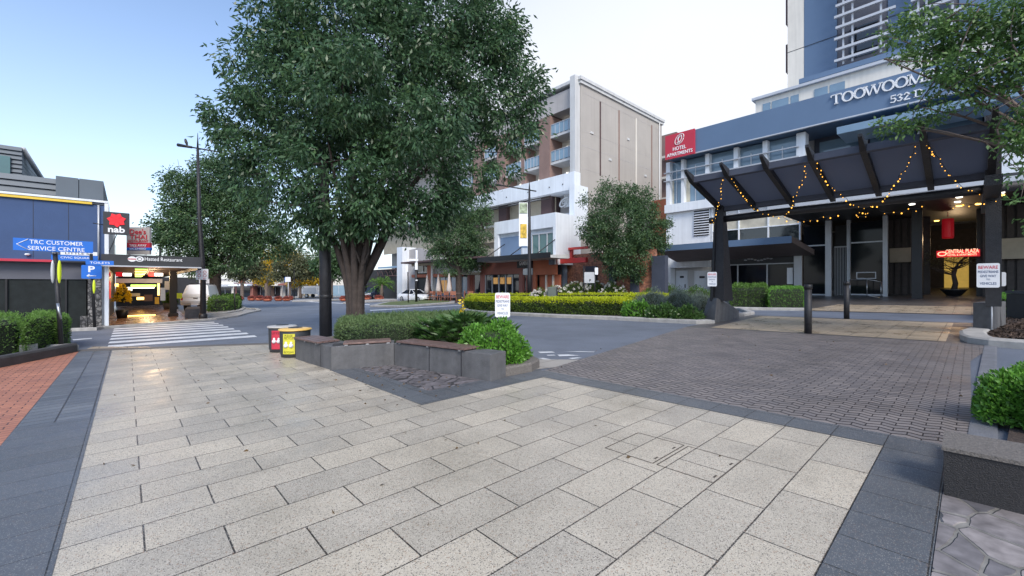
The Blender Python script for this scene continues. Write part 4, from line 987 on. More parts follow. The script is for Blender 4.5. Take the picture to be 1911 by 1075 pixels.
part(gt, 'bars', 'silver', lambda m: [m.bst(s0+(s1-s0)*k/9+.015, s0+(s1-s0)*k/9-.015, T+.95, T+1., fz(5, T), fz(5, T)+3.9) for k in range(10)])
part(gt, 'top_rail', 'silver', lambda m: m.bst(s0, s1, T+.93, T+1.02, fz(5, T)+3.9, fz(5, T)+4.0))
s0, s1 = fs(1598, T-.04), fs(1635, T-.04)
part(hotel, 'window_transfer', 'silver', lambda m: (m.bst(s0, s1, T-.03, T-.01, 2.48, 2.54), m.bst(s0, s1, T-.03, T-.01, 2.02, 2.08), m.bst(s0, s0-.06, T-.03, T-.01, 2.081, 2.479), m.bst(s1+.06, s1, T-.03, T-.01, 2.081, 2.479)))
# lobby passage: timber slat wall, dark columns, lit back wall
TL1 = T+2.6
LBs0, LBs1 = fs(1657, TL1), fs(1736, TL1); n_ = int((LBs0-LBs1)/.42)
part(hotel, 'slatted_wall', 'slatwall', lambda m: ([m.bst(LBs0-k*.42, LBs0-.28-k*.42, TL1, TL1+.1, fz(3, T), ce-.01) for k in range(n_)], m.bst(LBs0, LBs1, TL1+.15, TL1+.3, fz(3, T)-.3, ce-.01))[1])
RW0 = fs(1834, T-.1)
part(hotel, 'slatted_wall', 'slatwall', lambda m: ([m.bst(RW0-.2-k*.42, RW0-.5-k*.42, T-.1, T+.0, fz(3, T), ce-.01) for k in range(26)], m.bst(RW0, RW0-12, T+.05, T+.2, fz(3, T)-.5, ce-.01))[1])
part(hotel, 'beige_panel', 'blind', lambda m: m.bst(fs(1660, T+2.3), fs(1700, T+2.3), T+2.3, T+2.5, ce-3.4, ce-2.3))
part(hotel, 'beige_panel', 'blind', lambda m: m.bst(fs(1858, T-.5), fs(1925, T-.5), T-.6, T-.4, ce-3.5, ce-2.2))
for a, b, tt in ((1702, 1722, T-2), (1822, 1836, T+1)): part(hotel, 'dark_column', 'black', lambda m: m.bst(fs(a, tt), fs(b, tt), tt-.35, tt+.35, fz(3, tt)-.3, ce-.006))
DL = T+15
part(hotel, 'lobby_back_wall', 'glow_lobby', lambda m: (m.bst(fs(1762, DL), fs(1779, DL), DL, DL+.2, .2, 4.6), m.bst(fs(1780, DL), fs(1808, DL), DL, DL+.2, .2, 4.6)))
part(hotel, 'lobby_rear_wall', 'charcoal', lambda m: m.bst(hs0-.6, sR, T+16, T+16.3, -1, ce_+.6))
part(hotel, 'lobby_side_wall', 'slatwall', lambda m: (m.bst(fs(1715, DL), fs(1761.5, DL), DL-.1, DL+.1, 0, ce), m.bst(fs(1808.5, DL), fs(1890, DL), DL-.1, DL+.1, 0, ce), m.bst(fs(1761.5, DL), fs(1808.5, DL), DL-.1, DL+.1, 4.65, ce)))
cs = part(hotel, 'entrance_sign', 'glow_red', lambda m: m.bst(fs(1748, T), fs(1829, T), T-.2, T, zt(1790, 479.5, T), zt(1790, 467, T)))
m = MB(); text(m, 'CENTRAL PLAZA', ST(fs(1795, T-.24), T-.24, zt(1790, 472.5, T)), NU, .26, fs(1763, T)-fs(1825, T), .012, .01); m.build('lettering', 'glow_redtext', cs)
m = MB(); text(m, 'HOTEL & APARTMENTS', ST(fs(1795, T-.24), T-.24, zt(1790, 477.5, T)), NU, .13, fs(1768, T)-fs(1822, T), .006, .01)
m.tube([ST(fs(1758, T-.24), T-.24, zt(1790, 473, T))+NU*.2*math.cos(a*.5)+ZZ*.13*math.sin(a*.5) for a in range(14)], .03, 5); m.build('lettering', 'glow_redtext', cs)
for px, py, tt, nm in ((1702, 382, T-5, 'w'), (1790, 384, T-6, 'w'), (1787, 395, T-4, 'w'), (1790, 408, T-2, 'y'), (1826, 408, T-2, 'y'), (1868, 374, T-6, 'w'), (1868, 388, T-5, 'y'), (1640, 371, T-8, 'w'), (1748, 484, T+6, 'y')):
    part(hotel, 'downlight', 'glow_warm' if nm == 'y' else 'glow_white', lambda m: m.lathe([(.13, -.06), (.16, -.003)], tuple(ST(fs(px, tt), tt, ce)), 10))
# ramp rail by the entrance
rl = thing('ramp_handrail', ST(fs(1615, T-1.5), T-1.5, fz(5, T-1.5)), 'low steel ramp handrail in front of the dark hotel glazing', 'handrail')
def rail(m):
    tt = T-1.5; z0 = fz(5, tt)
    P = [ST(fs(1586, tt), tt, z0+1.3), ST(fs(1618, tt), tt, z0+1.32), ST(fs(1644, tt), tt, z0+1.15)]
    m.tube(P, .03, 6); m.tube([p-ZZ*1.18 for p in P], .025, 6)
    for p in P: m.tube([p, p-ZZ*1.3], .03, 6)
part(rl, 'rail', 'steel', rail)
# red lantern
lt_ = AT(1769, 400, 30); th = thing('hanging_lantern', lt_, 'round red drum lantern hanging under the dark entrance canopy', 'lantern')
m = MB(); m.lathe([(.1, -.02), (.29, 0), (.31, .1), (.31, 1.3), (.29, 1.4), (.1, 1.42)], (lt_.x, lt_.y, AT(1769, 445, 30).z), 20); m.build('drum', M('lantern_red', (.6, .02, .03), .4, .05, 2, emit=(.9, .01, .03), es=.05), th)
m = MB(); m.tube([(lt_.x, lt_.y, AT(1769, 405, 30).z), (lt_.x, lt_.y, ce)], .025, 6); m.build('hanger', 'signred', th)
# bonsai in bowl
bp = ST(fs(1780, T+1), T+1, fz(3, T+1)); th = thing('potted_tree', bp, 'small bare twisted tree in a wide black bowl in front of the lit lobby', 'plant')
m = MB(); m.lathe([(.25, 0), (.4, .08), (.62, .38), (.72, .5), (.66, .5), (.3, .42)], bp, 18); m.build('bowl', 'black', th)
m = MB(); q = [bp+Vector(v) for v in ((0, 0, .4), (.12, 0, .9), (-.02, 0, 1.5), (.12, 0, 1.9), (.3, 0, 2.3))]; m.tube(q, [.17, .14, .12, .1, .06], 8)
for k in range(26):
    a = random.choice(q[2:]); az = random.uniform(0, 6.28); e = a+Vector((math.cos(az)*1.5, math.sin(az)*1.0, random.uniform(.1, 1.0))); limb(m, a, e, .045, .01, .15, 5, 5)
m.build('trunk', 'bark', th)
b = rng.normal(size=(1500, 3))*np.array([.85, .6, .3])+np.array([bp.x, bp.y, bp.z+2.7]); leaf_object('twigs', b, unit(rng.normal(size=b.shape)), .16, .025, 'grey', th)
# ------------------------------------------------------------------ tower on the hotel
TT_ = T+8
tw = thing('hotel_tower', ST(fs(1470, TT_), TT_, zft-1), 'tall cream and blue tower with white horizontal louvre screens above the hotel', 'building')
z0 = zt(1497, 168, TT_); zT = z0+18
x0 = fs(1470, TT_)
part(tw, 'core', 'tan', lambda m: m.bst(x0-.02, -40, TT_+.3, TT_+16, zft-3, zT))
part(tw, 'cream_strip', 'whitewarm', lambda m: m.bst(x0, fs(1500, TT_), TT_-.02, TT_+10, zft-2, zT))
part(tw, 'blue_panel', 'bluepanel', lambda m: m.bst(fs(1500.5, TT_), fs(1562, TT_), TT_+.02, TT_+.28, z0-1, zT))
part(tw, 'blue_panel', 'bluepanel', lambda m: m.bst(fs(1657, TT_), fs(1703, TT_), TT_+.02, TT_+.28, z0-1, zT))
part(tw, 'blue_panel', 'bluepanel', lambda m: m.bst(fs(1790, TT_), -38, TT_+.02, TT_+.28, z0-1, zT))
for pz in range(2):
    zz = z0+4.2+pz*6.1
    part(tw, 'panel_joint', 'ink', lambda m: m.bst(x0-.0, fs(1703, TT_), TT_-.04, TT_-.03, zz, zz+.05))
for a, b in ((1562, 1657), (1703, 1790)):
    part(tw, 'screen_recess', 'claddark', lambda m: m.bst(fs(a+.5, TT_), fs(b-.5, TT_), TT_+.1, TT_+.27, z0+.6, zT))
    for k in range(3):
        part(tw, 'window', 'glass', lambda m: m.bst(fs(a+(b-a)*.25, TT_), fs(a+(b-a)*.8, TT_), TT_+.02, TT_+.09, z0+1.6+k*6.1, z0+4.4+k*6.1))
    part(tw, 'screen_mullion', 'silver', lambda m: [m.bst(fs(a+(b-a)*f, TT_-.9)+.07, fs(a+(b-a)*f, TT_-.9)-.07, TT_-.85, TT_-.7, z0+1.0, zT) for f in (.12, .3, .86)])
    for k in range(16):
        zz = z0+1.3+k*1.02; e = .5 if k % 2 else 0
        part(tw, 'louvre', 'silver', lambda m: m.bst(fs(a, TT_-1)+.2*(1-e), fs(b, TT_-1)-e, TT_-1.1, TT_-.86, zz, zz+.22))
part(tw, 'ledge', 'bluepanel', lambda m: m.hexa([ST(fs(1491, TT_-2), TT_-2, z0-.1), ST(-38, TT_-2, z0-.1), ST(-38, TT_-.03, z0-.9), ST(fs(1497, TT_), TT_-.03, z0-.9)], [ST(fs(1491, TT_-2), TT_-2, z0+.35), ST(-38, TT_-2, z0+.35), ST(-38, TT_-.03, z0+.2), ST(fs(1497, TT_), TT_-.03, z0+.2)]))
for k in range(4):
    zz = zs(1465, 175, x0)+k*4.4-1.2
    zz = z0-1.6+k*5.2
    part(tw, 'bay_window', 'darkbrown', lambda m: m.bst(x0+.03, x0+.95, TT_+3.0, TT_+6.2, zz, zz+3.0))
T2 = T+4.6
pd = part(tw, 'penthouse_wall', 'whitewarm', lambda m: m.bst(fs(1410, T2), -38, T2, T2+9, zft-3, zt(1410, 189, T2)))
part(tw, 'penthouse_roof', 'silver', lambda m: m.bst(fs(1408, T2)+.15, -38, T2-.35, T2+9, zt(1410, 189, T2)+.003, zt(1410, 189, T2)+.25))
wz0, wz1 = zt(1430, 207, T2), zt(1430, 193, T2)
for a, b in ((1424, 1438), (1441, 1472), (1476, 1491), (1520, 1545), (1549, 1577)):
    part(tw, 'window', 'skyglass', lambda m: m.bst(fs(a, T2), fs(b, T2), T2-.07, T2-.01, wz0-2, wz1))
# ================================================================== CANOPY (black timber pergola)
Lp = G(1345, 600); sL, tL = st(Lp); NR = 7; DS = 1.227
cn = thing('timber_canopy', ST(sL, tL), 'large black pergola canopy with sloping grey roof sheets hung with light strings', 'canopy')
K = 2.65; zlo = 4.60; zhi = 5.34
def rp(m_, k): # rafter point: m_ along, k out towards camera
    return ST(sL-m_, tL-k, zlo+(zhi-zlo)*k/K)
for i in range(NR):
    m0 = DS*i
    def raf(m):
        a = rp(m0, -.35); b = rp(m0, K+.04); c = rp(m0, K+.52)-ZZ*.03
        w = -NU*.075; h = .26
        m.add([a+w, a-w, b-w, b+w, a+w+ZZ*h, a-w+ZZ*h, b-w+ZZ*h, b+w+ZZ*h], [(3, 2, 1, 0), (4, 5, 6, 7), (0, 1, 5, 4), (1, 2, 6, 5), (3, 0, 4, 7)])
        m.add([b+w, b-w, b-w+ZZ*h, b+w+ZZ*h, c+w*.6+ZZ*.2, c-w*.6+ZZ*.2, c-w*.6+ZZ*.28, c+w*.6+ZZ*.28], [(0, 1, 5, 4), (1, 2, 6, 5), (2, 3, 7, 6), (3, 0, 4, 7), (4, 5, 6, 7)])
    part(cn, 'rafter', 'blackpost', raf)
for i in range(NR-1):
    def sh(m):
        a, b = DS*i+.08, DS*(i+1)-.08; h = ZZ*.17
        q = [rp(a, -.3)+h, rp(b, -.3)+h, rp(b, K-.06)+h, rp(a, K-.06)+h]
        m.add(q+[v+ZZ*.03 for v in q], [(3, 2, 1, 0), (4, 5, 6, 7), (0, 1, 5, 4), (1, 2, 6, 5), (2, 3, 7, 6), (3, 0, 4, 7)])
    part(cn, 'roof_sheet', 'canopy', sh)
    for kk, hh in ((K+.02, .2), (.02, .22)):
        def pu(m):
            a, b = DS*i+.078, DS*(i+1)-.078
            q = [rp(a, kk), rp(b, kk), rp(b, kk-.12), rp(a, kk-.12)]
            m.hexa(q, [v+ZZ*hh for v in q])
        part(cn, 'purlin', 'slate', pu)
zb_ = 4.28
part(cn, 'beam', 'blackpost', lambda m: m.tube([ST(sL+.45, tL+.05, zb_-.02), ST(sL-2, tL+.05, zb_+.02), ST(sL-5, tL+.05, zb_), ST(sL-8.2, tL+.05, zb_+.03)], [.13, .14, .13, .13], 12))
part(cn, 'beam', 'silver', lambda m: m.bst(sL+.1, sL-8.6, tL+.75, tL+.95, zb_+.1, zb_+.28))
part(cn, 'cross_beam', 'blackpost', lambda m: m.bst(sL-7.2, sL-7.5, tL-2.5, tL+3.5, zb_-.28, zb_-.02))
# left leg tapering down to its plinth; right leg straight
def leg(m, s, w0, w1, zt_):
    for dt, sl in ((-.02, .0), (.42, .0)):
        pass
l0 = ST(sL, tL); g_ = l0.z
def lleg(m):
    z0, z1 = g_+.85, 5.1
    for a, b, c, d, e in ((.18, -.06, -.2, .22, .16), ):
        pass
    q = [ST(sL+.12, tL-.35, z0), ST(sL-.26, tL-.35, z0), ST(sL-.26, tL+.62, z0), ST(sL+.12, tL+.62, z0)]
    p = [ST(sL+.1, tL-.12, z1), ST(sL-.12, tL-.12, z1), ST(sL-.12, tL+.12, z1), ST(sL+.1, tL+.12, z1)]
    q.reverse(); p.reverse(); m.hexa(q, p)
part(cn, 'post', 'blackpost', lleg)
part(cn, 'post', 'black', lambda m: m.hexa([ST(sL+.26, tL-.45, g_+.85), ST(sL+.13, tL-.45, g_+.85), ST(sL+.13, tL-.3, g_+.85), ST(sL+.26, tL-.3, g_+.85)][::-1], [ST(sL+.16, tL-.2, 4.7), ST(sL+.105, tL-.2, 4.7), ST(sL+.105, tL-.05, 4.7), ST(sL+.16, tL-.05, 4.7)][::-1]))
sRp = sL-7.42; gr = gst(sRp, tL)
part(cn, 'post', 'blackpost', lambda m: m.bst(sRp+.17, sRp-.13, tL-.15, tL+.15, gr+.8, 6.35))
# plinths
def plinthL(m):
    a = [(sL+.62, tL-.75), (sL+.45, tL+.55), (sL-.62, tL+.55), (sL-.55, tL-.75)]
    b = [(sL+.42, tL-.5), (sL+.3, tL+.3), (sL-.15, tL+.3), (sL-.1, tL-.5)]
    # sloping face towards the right
    lo = [ST(*q, dz=-.02) for q in a]; hi = [ST(q[0], q[1], g_+h) for q, h in zip(b, (.86, .86, .8, .8))]
    lo2 = [ST(sL-.62, tL+.85), ]
    m.hexa(lo[::-1], hi[::-1])
pl = thing('canopy_plinth', ST(sL, tL), 'sloping grey concrete block carrying the left leg of the black canopy', 'plinth')
def pLm(m):
    q = [G(1308, 600), G(1333, 603), G(1379, 594), G(1340, 586)]
    t_ = [AT(1312, 556, q[0].y), AT(1338, 556, q[1].y), AT(1378, 579, q[2].y), AT(1337, 556, q[3].y)]
    t_ = [AT(1322, 556, q[0].y+.3), AT(1338, 556, q[1].y), AT(1379, 579, q[2].y), AT(1344, 558, q[3].y)]
    c = sum(q, Vector())/4
    m.add([v-ZZ*.02 for v in q]+t_, [(0, 1, 5, 4), (1, 2, 6, 5), (2, 3, 7, 6), (3, 0, 4, 7), (4, 5, 6), (4, 6, 7), (3, 2, 1, 0)])
part(pl, 'block', 'wallstone', pLm)
pr = thing('canopy_plinth', ST(sRp, tL), 'square grey concrete block with a pale corner strip under the right canopy post', 'plinth')
q0 = G(1816, 622); q1 = G(1850, 625); q2 = G(1877, 614)
def pRm(m):
    a, b, c = q0, q1, q2; d = a+(c-b)
    hgt = AT(1850, 566, b.y).z
    m.add([v-ZZ*.02 for v in (a, b, c, d)]+[Vector((v.x, v.y, hgt)) for v in (a, b, c, d)], [(0, 1, 5, 4), (1, 2, 6, 5), (2, 3, 7, 6), (3, 0, 4, 7), (4, 5, 6, 7)])
part(pr, 'block', 'wallstone', pRm)
part(pr, 'corner_strip', 'silver', lambda m: m.tube([q1+Vector((0, -.012, 0)), Vector((q1.x, q1.y-.012, AT(1850, 567, q1.y).z))], .016, 4))
# signs on the canopy posts
th = thing('warning_sign', AT(1329, 521, 16.6), 'white pedestrian warning sign fixed to the left leg of the black canopy', 'sign')
c = AT(1329, 521, 16.4); pedsign(c, facing(c), .33, .56, th)
th = thing('warning_sign', AT(1845, 513, 11.3), 'white pedestrian warning sign fixed to the right post of the black canopy', 'sign')
c = AT(1844, 514, 11.45); pedsign(c, facing(c), .42, .66, th)
plate(th, AT(1844, 496, 11.5), facing(c), .4, .1, 'silver', .03, 'clamp')
th = thing('notice_plate', AT(1868, 517, 13), 'small plain white tilted notice right of the canopy post', 'sign')
c = AT(1868, 521, 12.6); plate(th, c, facing(c)+ZZ*.0, .2, .42, 'signwhite', name='notice_face')
m = MB(); m.tube([c+Vector((.0, .05, -.2)), onY(1868, 12.65)], .015, 5); m.build('stake', 'black', th)
# light strings
strands = [
 [(1350, 329), (1340, 387), (1328, 416)],
 [(1362, 326), (1377, 348), (1396, 377), (1417, 391), (1437, 401), (1461, 405)],
 [(1502, 302), (1500, 329), (1492, 350), (1481, 367), (1475, 387), (1464, 404)],
 [(1517, 288), (1533, 323), (1553, 347), (1577, 369), (1601, 384), (1628, 385)],
 [(1711, 263), (1698, 299), (1682, 323), (1665, 350), (1652, 370), (1628, 385)],
 [(1728, 255), (1745, 285), (1764, 309), (1776, 326), (1791, 345), (1815, 355), (1839, 360), (1857, 358)],
 [(1594, 398), (1608, 404), (1622, 398), (1606, 392), (1598, 400)],
 [(1638, 391), (1662, 396), (1699, 389), (1723, 384)],
 [(1461, 405), (1478, 411), (1512, 411), (1532, 404), (1563, 401)],
 [(1764, 382), (1800, 380), (1825, 376), (1860, 372)]]
slab = ['left end strand', 'strand drooping from the second rafter', 'strand rising to the fourth rafter on its left', 'strand falling right from the fourth rafter', 'strand rising steeply to the sixth rafter', 'brightest strand falling to the right post', 'small tangled coil under the middle of the beam', 'short strand sagging right of the tangled coil', 'faint strand along the left half of the beam', 'strand under the beam beside the right post']
bulb_me = None
for k, (pp, lb_) in enumerate(zip(strands, slab)):
    P = []
    for (px, py) in pp:
        f = min(1, max(0, (py-(500-.25*(1911-px)*0-(0)))/1)) if False else None
        # depth: top of a strand hangs off the outer purlin, bottom off the beam
        top_y = 531-(531-329)*(1+0*(px)); 
        t_hi = tL-K-.05; t_lo = tL-.15
        yt = (px-1350)*(-75/360.)+329; yb = (px-1350)*(-48/500.)+412
        ff = min(1, max(0, (py-yt)/(yb-yt)))
        tt = t_hi+(t_lo-t_hi)*ff
        P.append(AT(px, py, YT(px, tt)))
    ln = [P[0]]
    for a, b in zip(P[:-1], P[1:]):
        nn_ = max(2, int((b-a).length/.05))
        for j in range(1, nn_+1): ln.append(a.lerp(b, j/nn_)+Vector((random.gauss(0, .012), random.gauss(0, .012), random.gauss(0, .012)))-ZZ*.06*math.sin(math.pi*j/nn_))
    th = thing('light_string', ln[0], 'warm fairy lights on the canopy, '+lb_, 'string lights', 'fairy light strings on the canopy')
    m = MB(); m.tube(ln[::2]+[ln[-1]], .006, 4); m.build('cable', 'black', th)
    acc = 0; last = ln[0]; first = None; stp = .17 if k != 6 else .09
    for a, b in zip(ln[:-1], ln[1:]):
        acc += (b-a).length
        if acc > stp:
            acc = 0; pos = b-ZZ*.03+Vector((random.gauss(0, .02), random.gauss(0, .02), random.gauss(0, .02)))
            if bulb_me is None:
                m = MB(); m.ball(pos, .018, 8, (1, 1, 1.2)); o = m.build('bulb', 'glow_bulb', th); 
                for v in o.data.vertices: v.co -= (pos-world_loc(th))
                o.location = pos-world_loc(th); bulb_me = o
            else:
                o = bulb_me.copy(); COL.objects.link(o); o.parent = th; o.location = pos-world_loc(th)
                sc_ = random.choice((.5, .65, .8, 1.15)); o.scale = (sc_,)*3
# ================================================================== BALCONY BUILDING (centre)
TBd = 34.2; sB = fs(1083, TBd); sB = 27.*1.0
gB = -1.2
bb = thing('apartment_building', ST(sB, TBd), 'tall tan and cream building with glass railed balconies and a bare panelled side wall', 'building')
zr = zt(1098, 152, TBd)       # roof
zr = zt(1083, 150, TBd)
sE = sB+46
# side wall with vertical joints; far corner at px 1235
tE = ft(1235, sB)
zside = zr
bt = TBd+.02
part(bb, 'side_wall', 'tan', lambda m: m.bst(sB+.3, sB, TBd+.05, tE, gB, zside))
part(bb, 'rear_block', 'tan', lambda m: m.bst(sE, sB+.3, TBd+2.2, tE, gB, zside-.02))
for px, ya, yb, mt in ((1120, 190, 328, 'darkbrown'), (1155, 206, 337, 'brown'), (1187, 221, 345, 'whitewarm'), (1216, 234, 350, 'brown')):
    tt = ft(px, sB)
    part(bb, 'wall_joint', mt, lambda m: m.bst(sB-.0, sB-.06, tt-.09, tt+.09, zs(px, yb, sB), zs(px, ya, sB)))
for f in (.28, .5, .72):
    zz = gB+(zside-gB)*f
    part(bb, 'pour_line', 'greyr', lambda m: m.bst(sB, sB-.012, TBd+.1, tE-.02, zz, zz+.05))
part(bb, 'roof_trim', 'palegrey', lambda m: (m.bst(sB+.5, sB-.28, TBd-.3, tE+.3, zr, zr+.32), m.bst(sB+.6, sB-.16, TBd-.15, tE+.2, zr-.32, zr-.003), m.bst(sE, sB+.5, TBd-.3, TBd+2.3, zr+.0, zr+.32)))
# front top grey wall
def fb(px): return fs(px, TBd)
zt1 = zt(1070, 198, TBd)
part(bb, 'parapet_wall', 'greyr', lambda m: m.bst(sE, sB+.8, TBd, TBd+2.3, zt1, zr-.33))
part(bb, 'corner_fin', 'palegrey', lambda m: m.bst(sB+.78, sB+.12, TBd-.75, TBd+.04, zt(1080, 345, TBd), zr+.4))
FL = (zt(1070, 292, TBd)-zt(1070, 240, TBd))*-1
FL = abs(FL)
zf0 = zt(1070, 240, TBd)       # top balcony floor level
dB = 1.9
seq = [(1070, 1029, 'bay'), (1029, 1009, 'panel'), (1009, 980, 'bay'), (980, 973, 'fin'), (973, 945, 'bay'), (945, 930, 'panel'), (930, 905, 'bay'), (905, 885, 'panel'), (885, 862, 'bay')]
for (a, b, kind) in seq:
    s0, s1 = fb(a), fb(b)
    if kind == 'panel':
        part(bb, 'brown_panel', 'brown', lambda m: m.bst(s1, s0, TBd-.25, TBd+dB, zf0-2*FL-.6, zf0+.75*FL*1.0))
        part(bb, 'party_wall', 'darkbrown', lambda m: m.bst(s1-.02, s0+.02, TBd+.03, TBd+2.25, zf0-3*FL, zt1))
        continue
    if kind == 'fin':
        part(bb, 'party_wall', 'brown', lambda m: m.bst(s1, s0, TBd-.05, TBd+2.2, zf0-2*FL-1.6, zt1)); continue
    for k in range(4):
        z = zf0-k*FL
        if k < 3 or True:
            bal = part(bb, 'balcony', 'palegrey', lambda m: m.bst(s1, s0, TBd-.12, TBd+dB, z-.28, z-.02))
            if k < 2 or a < 1000 and k < 2:
                part(bal, 'railing', 'railglass', lambda m: m.bst(s1-.04, s0+.04, TBd-.06, TBd-.03, z+.08, z+1.15))
                part(bal, 'rail_posts', 'silver', lambda m: ([m.bst(s0+(s1-s0)*j/5+.03, s0+(s1-s0)*j/5-.03, TBd-.1, TBd-.064, z, z+1.2) for j in range(6)], m.bst(s1, s0, TBd-.11, TBd-.02, z+1.15, z+1.21))[1])
                part(bal, 'terrace_chair', 'bluegrey', lambda m: (m.box(0, 0, 0, 0, 0, 0) if False else m.bst(s0+(s1-s0)*.35, s0+(s1-s0)*.52, TBd+.5, TBd+.95, z+.38, z+.45), m.bst(s0+(s1-s0)*.36, s0+(s1-s0)*.38, TBd+.5, TBd+.95, z, z+.38), m.bst(s0+(s1-s0)*.5, s0+(s1-s0)*.52, TBd+.5, TBd+.95, z, z+.85)))
        part(bb, 'balcony_wall', 'whitewarm', lambda m: m.bst(s1, s0, TBd+dB-.1, TBd+dB+.1, z, z+FL-.28))
        w0 = s0+(s1-s0)*.06; w1 = s0+(s1-s0)*.52
        wn = part(bb, 'window', 'railglass', lambda m: m.bst(w1, w0, TBd+dB-.16, TBd+dB-.104, z+.02, z+2.35))
        part(wn, 'frame', 'silver', lambda m: (m.bst((w0+w1)/2+.04, (w0+w1)/2-.04, TBd+dB-.2, TBd+dB-.164, z, z+2.4), m.bst(w1, w0, TBd+dB-.2, TBd+dB-.164, z+2.4, z+2.48)))
        part(wn, 'curtain', 'curtain', lambda m: m.bst(w0+(w1-w0)*.03, w0+(w1-w0)*.46, TBd+dB-.175, TBd+dB-.162, z+.06, z+2.33))
        part(bb, 'wall_lamp', 'glow_white', lambda m: m.ball(tuple(ST(s0+(s1-s0)*.75, TBd+dB-.14, z+1.9)), .12, 8))
# white balcony band below
zba, zbb = zt(1062, 322, TBd-.9), zt(1062, 354, TBd-.9)
part(bb, 'white_band', 'white', lambda m: m.bst(sE, fs(1072, TBd-.9), TBd-.9, TBd+2.2, zbb, zba))
for px in (912, 945, 985, 1025, 1050): part(bb, 'bracket', 'black', lambda m: m.ball(tuple(ST(fs(px, TBd-.93), TBd-.93, zbb+.7)), .07, 6))
for k in range(2): part(bb, 'steel_rail', 'black', lambda m: m.tube([ST(fs(1028, TBd-1.3), TBd-1.3-.3*k, zbb-.35-.3*k), ST(sE-8, TBd-1.3-.3*k, zbb-.35-.3*k)], .06, 6))
# recessed level with blinds
TP = 30.4
zpp = zt(1037, 396, TP)
part(bb, 'blind_screen', 'blind', lambda m: m.bst(sE, fs(1030, TBd), TBd+.6, TBd+.7, zpp-1.5, zbb))
part(bb, 'recess_wall', 'greyr', lambda m: m.bst(fs(1030, TBd), sB+.2, TBd+1.4, TBd+1.6, zpp-1.5, zbb))
lg = part(bb, 'logo_panel', 'palegrey', lambda m: m.bst(fs(1041, TBd-.4), fs(1061, TBd-.4), TBd+.6, TBd+.7, zt(1050, 388, TBd+.6), zt(1050, 363, TBd+.6)))
def lgm(m):
    c = ST(fs(1053, TBd+.55), TBd+.55, zt(1053, 377, TBd+.55))
    m.tube([c+NU*(.62*math.cos(a))+ZZ*(.38*math.sin(a)+.25*math.cos(a)) for a in [0.3+k*.3 for k in range(19)]], [.03+.07*math.sin(k/18*3.14) for k in range(19)], 6)
    m.tube([c+NU*(.28*math.cos(a))+ZZ*(.16*math.sin(a)+.1*math.cos(a)) for a in [1+k*.35 for k in range(12)]], .04, 6)
part(lg, 'scroll_emblem', 'lettering', lgm)
part(bb, 'pier', 'white', lambda m: m.bst(fs(1063, TBd-.95), sB-.02, TBd-1.0, TBd+1.2, zpp-2, zt(1075, 343, TBd-.95)))
# podium
sP = fs(1037, TP)
zpd = zt(1037, 463, TP)
zlo_ = zt(1037, 470, TP)
part(bb, 'podium', 'white', lambda m: (m.bst(sP+9.2, sP, TP, TBd+1.2, zt(960, 433, TP)+.0, zpp), m.bst(sP+9.2, fs(929, TP)+.0, TP, TBd+1, zlo_-.5, zt(960, 433, TP)-.004), m.bst(sP+.35, sP, TP, TBd+5, zlo_-1.2, zt(960, 433, TP)-.004), m.bst(fs(929, TP), sP+.35, TP+.5, TP+.7, zlo_-.5, zt(960, 433, TP)-.004)))
part(bb, 'podium_side_wall', 'white', lambda m: m.bst(sP+.34, sP+.002, TBd+1.2, TBd+9, zlo_-.3, zpp-.01))
zw1 = zt(1010, 433, TP)-.05; zw0 = zlo_-.2
part(bb, 'roller_shutter', 'blueblind', lambda m: m.bst(fs(929, TP)-.1, fs(968, TP), TP+.3, TP+.36, zw0, zw1))
for a, b in ((990, 1003), (1003, 1018), (1018, 1033)):
    w_ = part(bb, 'window', 'glassteal', lambda m: m.bst(fs(a, TP)-.05, fs(b, TP)+.05, TP+.3, TP+.36, zw0, zw1))
    part(w_, 'frame', 'silver', lambda m: (m.bst(fs(a, TP)+.05, fs(a, TP)-.05, TP+.2, TP+.38, zw0, zw1), m.bst(fs(a, TP)-.051, fs(b, TP)+.051, TP+.2, TP+.295, zw1-.12, zw1)))
# awning over the gaming front
TA = TP-2.6
za = zt(1025, 478, TA)
part(bb, 'street_awning', 'palegrey', lambda m: m.hexa([ST(fs(1026, TA), TA, za-.12), ST(fs(893, TA), TA, za-.12), ST(fs(893, TA), TP, za-.12), ST(fs(1026, TA), TP, za-.12)][::-1], [ST(fs(1026, TA), TA, za+.1), ST(fs(893, TA), TA, za+.1), ST(fs(893, TA), TP, za+.3), ST(fs(1026, TA), TP, za+.3)][::-1]))
part(bb, 'awning_edge', 'black', lambda m: m.bst(fs(893, TA)+.1, fs(1026, TA)-.1, TA-.1, TA-.005, za-.15, za+.35))
for px in (905, 950, 1000): part(bb, 'awning_stay', 'black', lambda m: m.tube([ST(fs(px, TA), TA+.1, za+.3), ST(fs(px, TA), TP+.2, za+1.9)], .05, 6))
gd = gst(sP+5, TP)
gw_ = zt(1000, 485, TP)
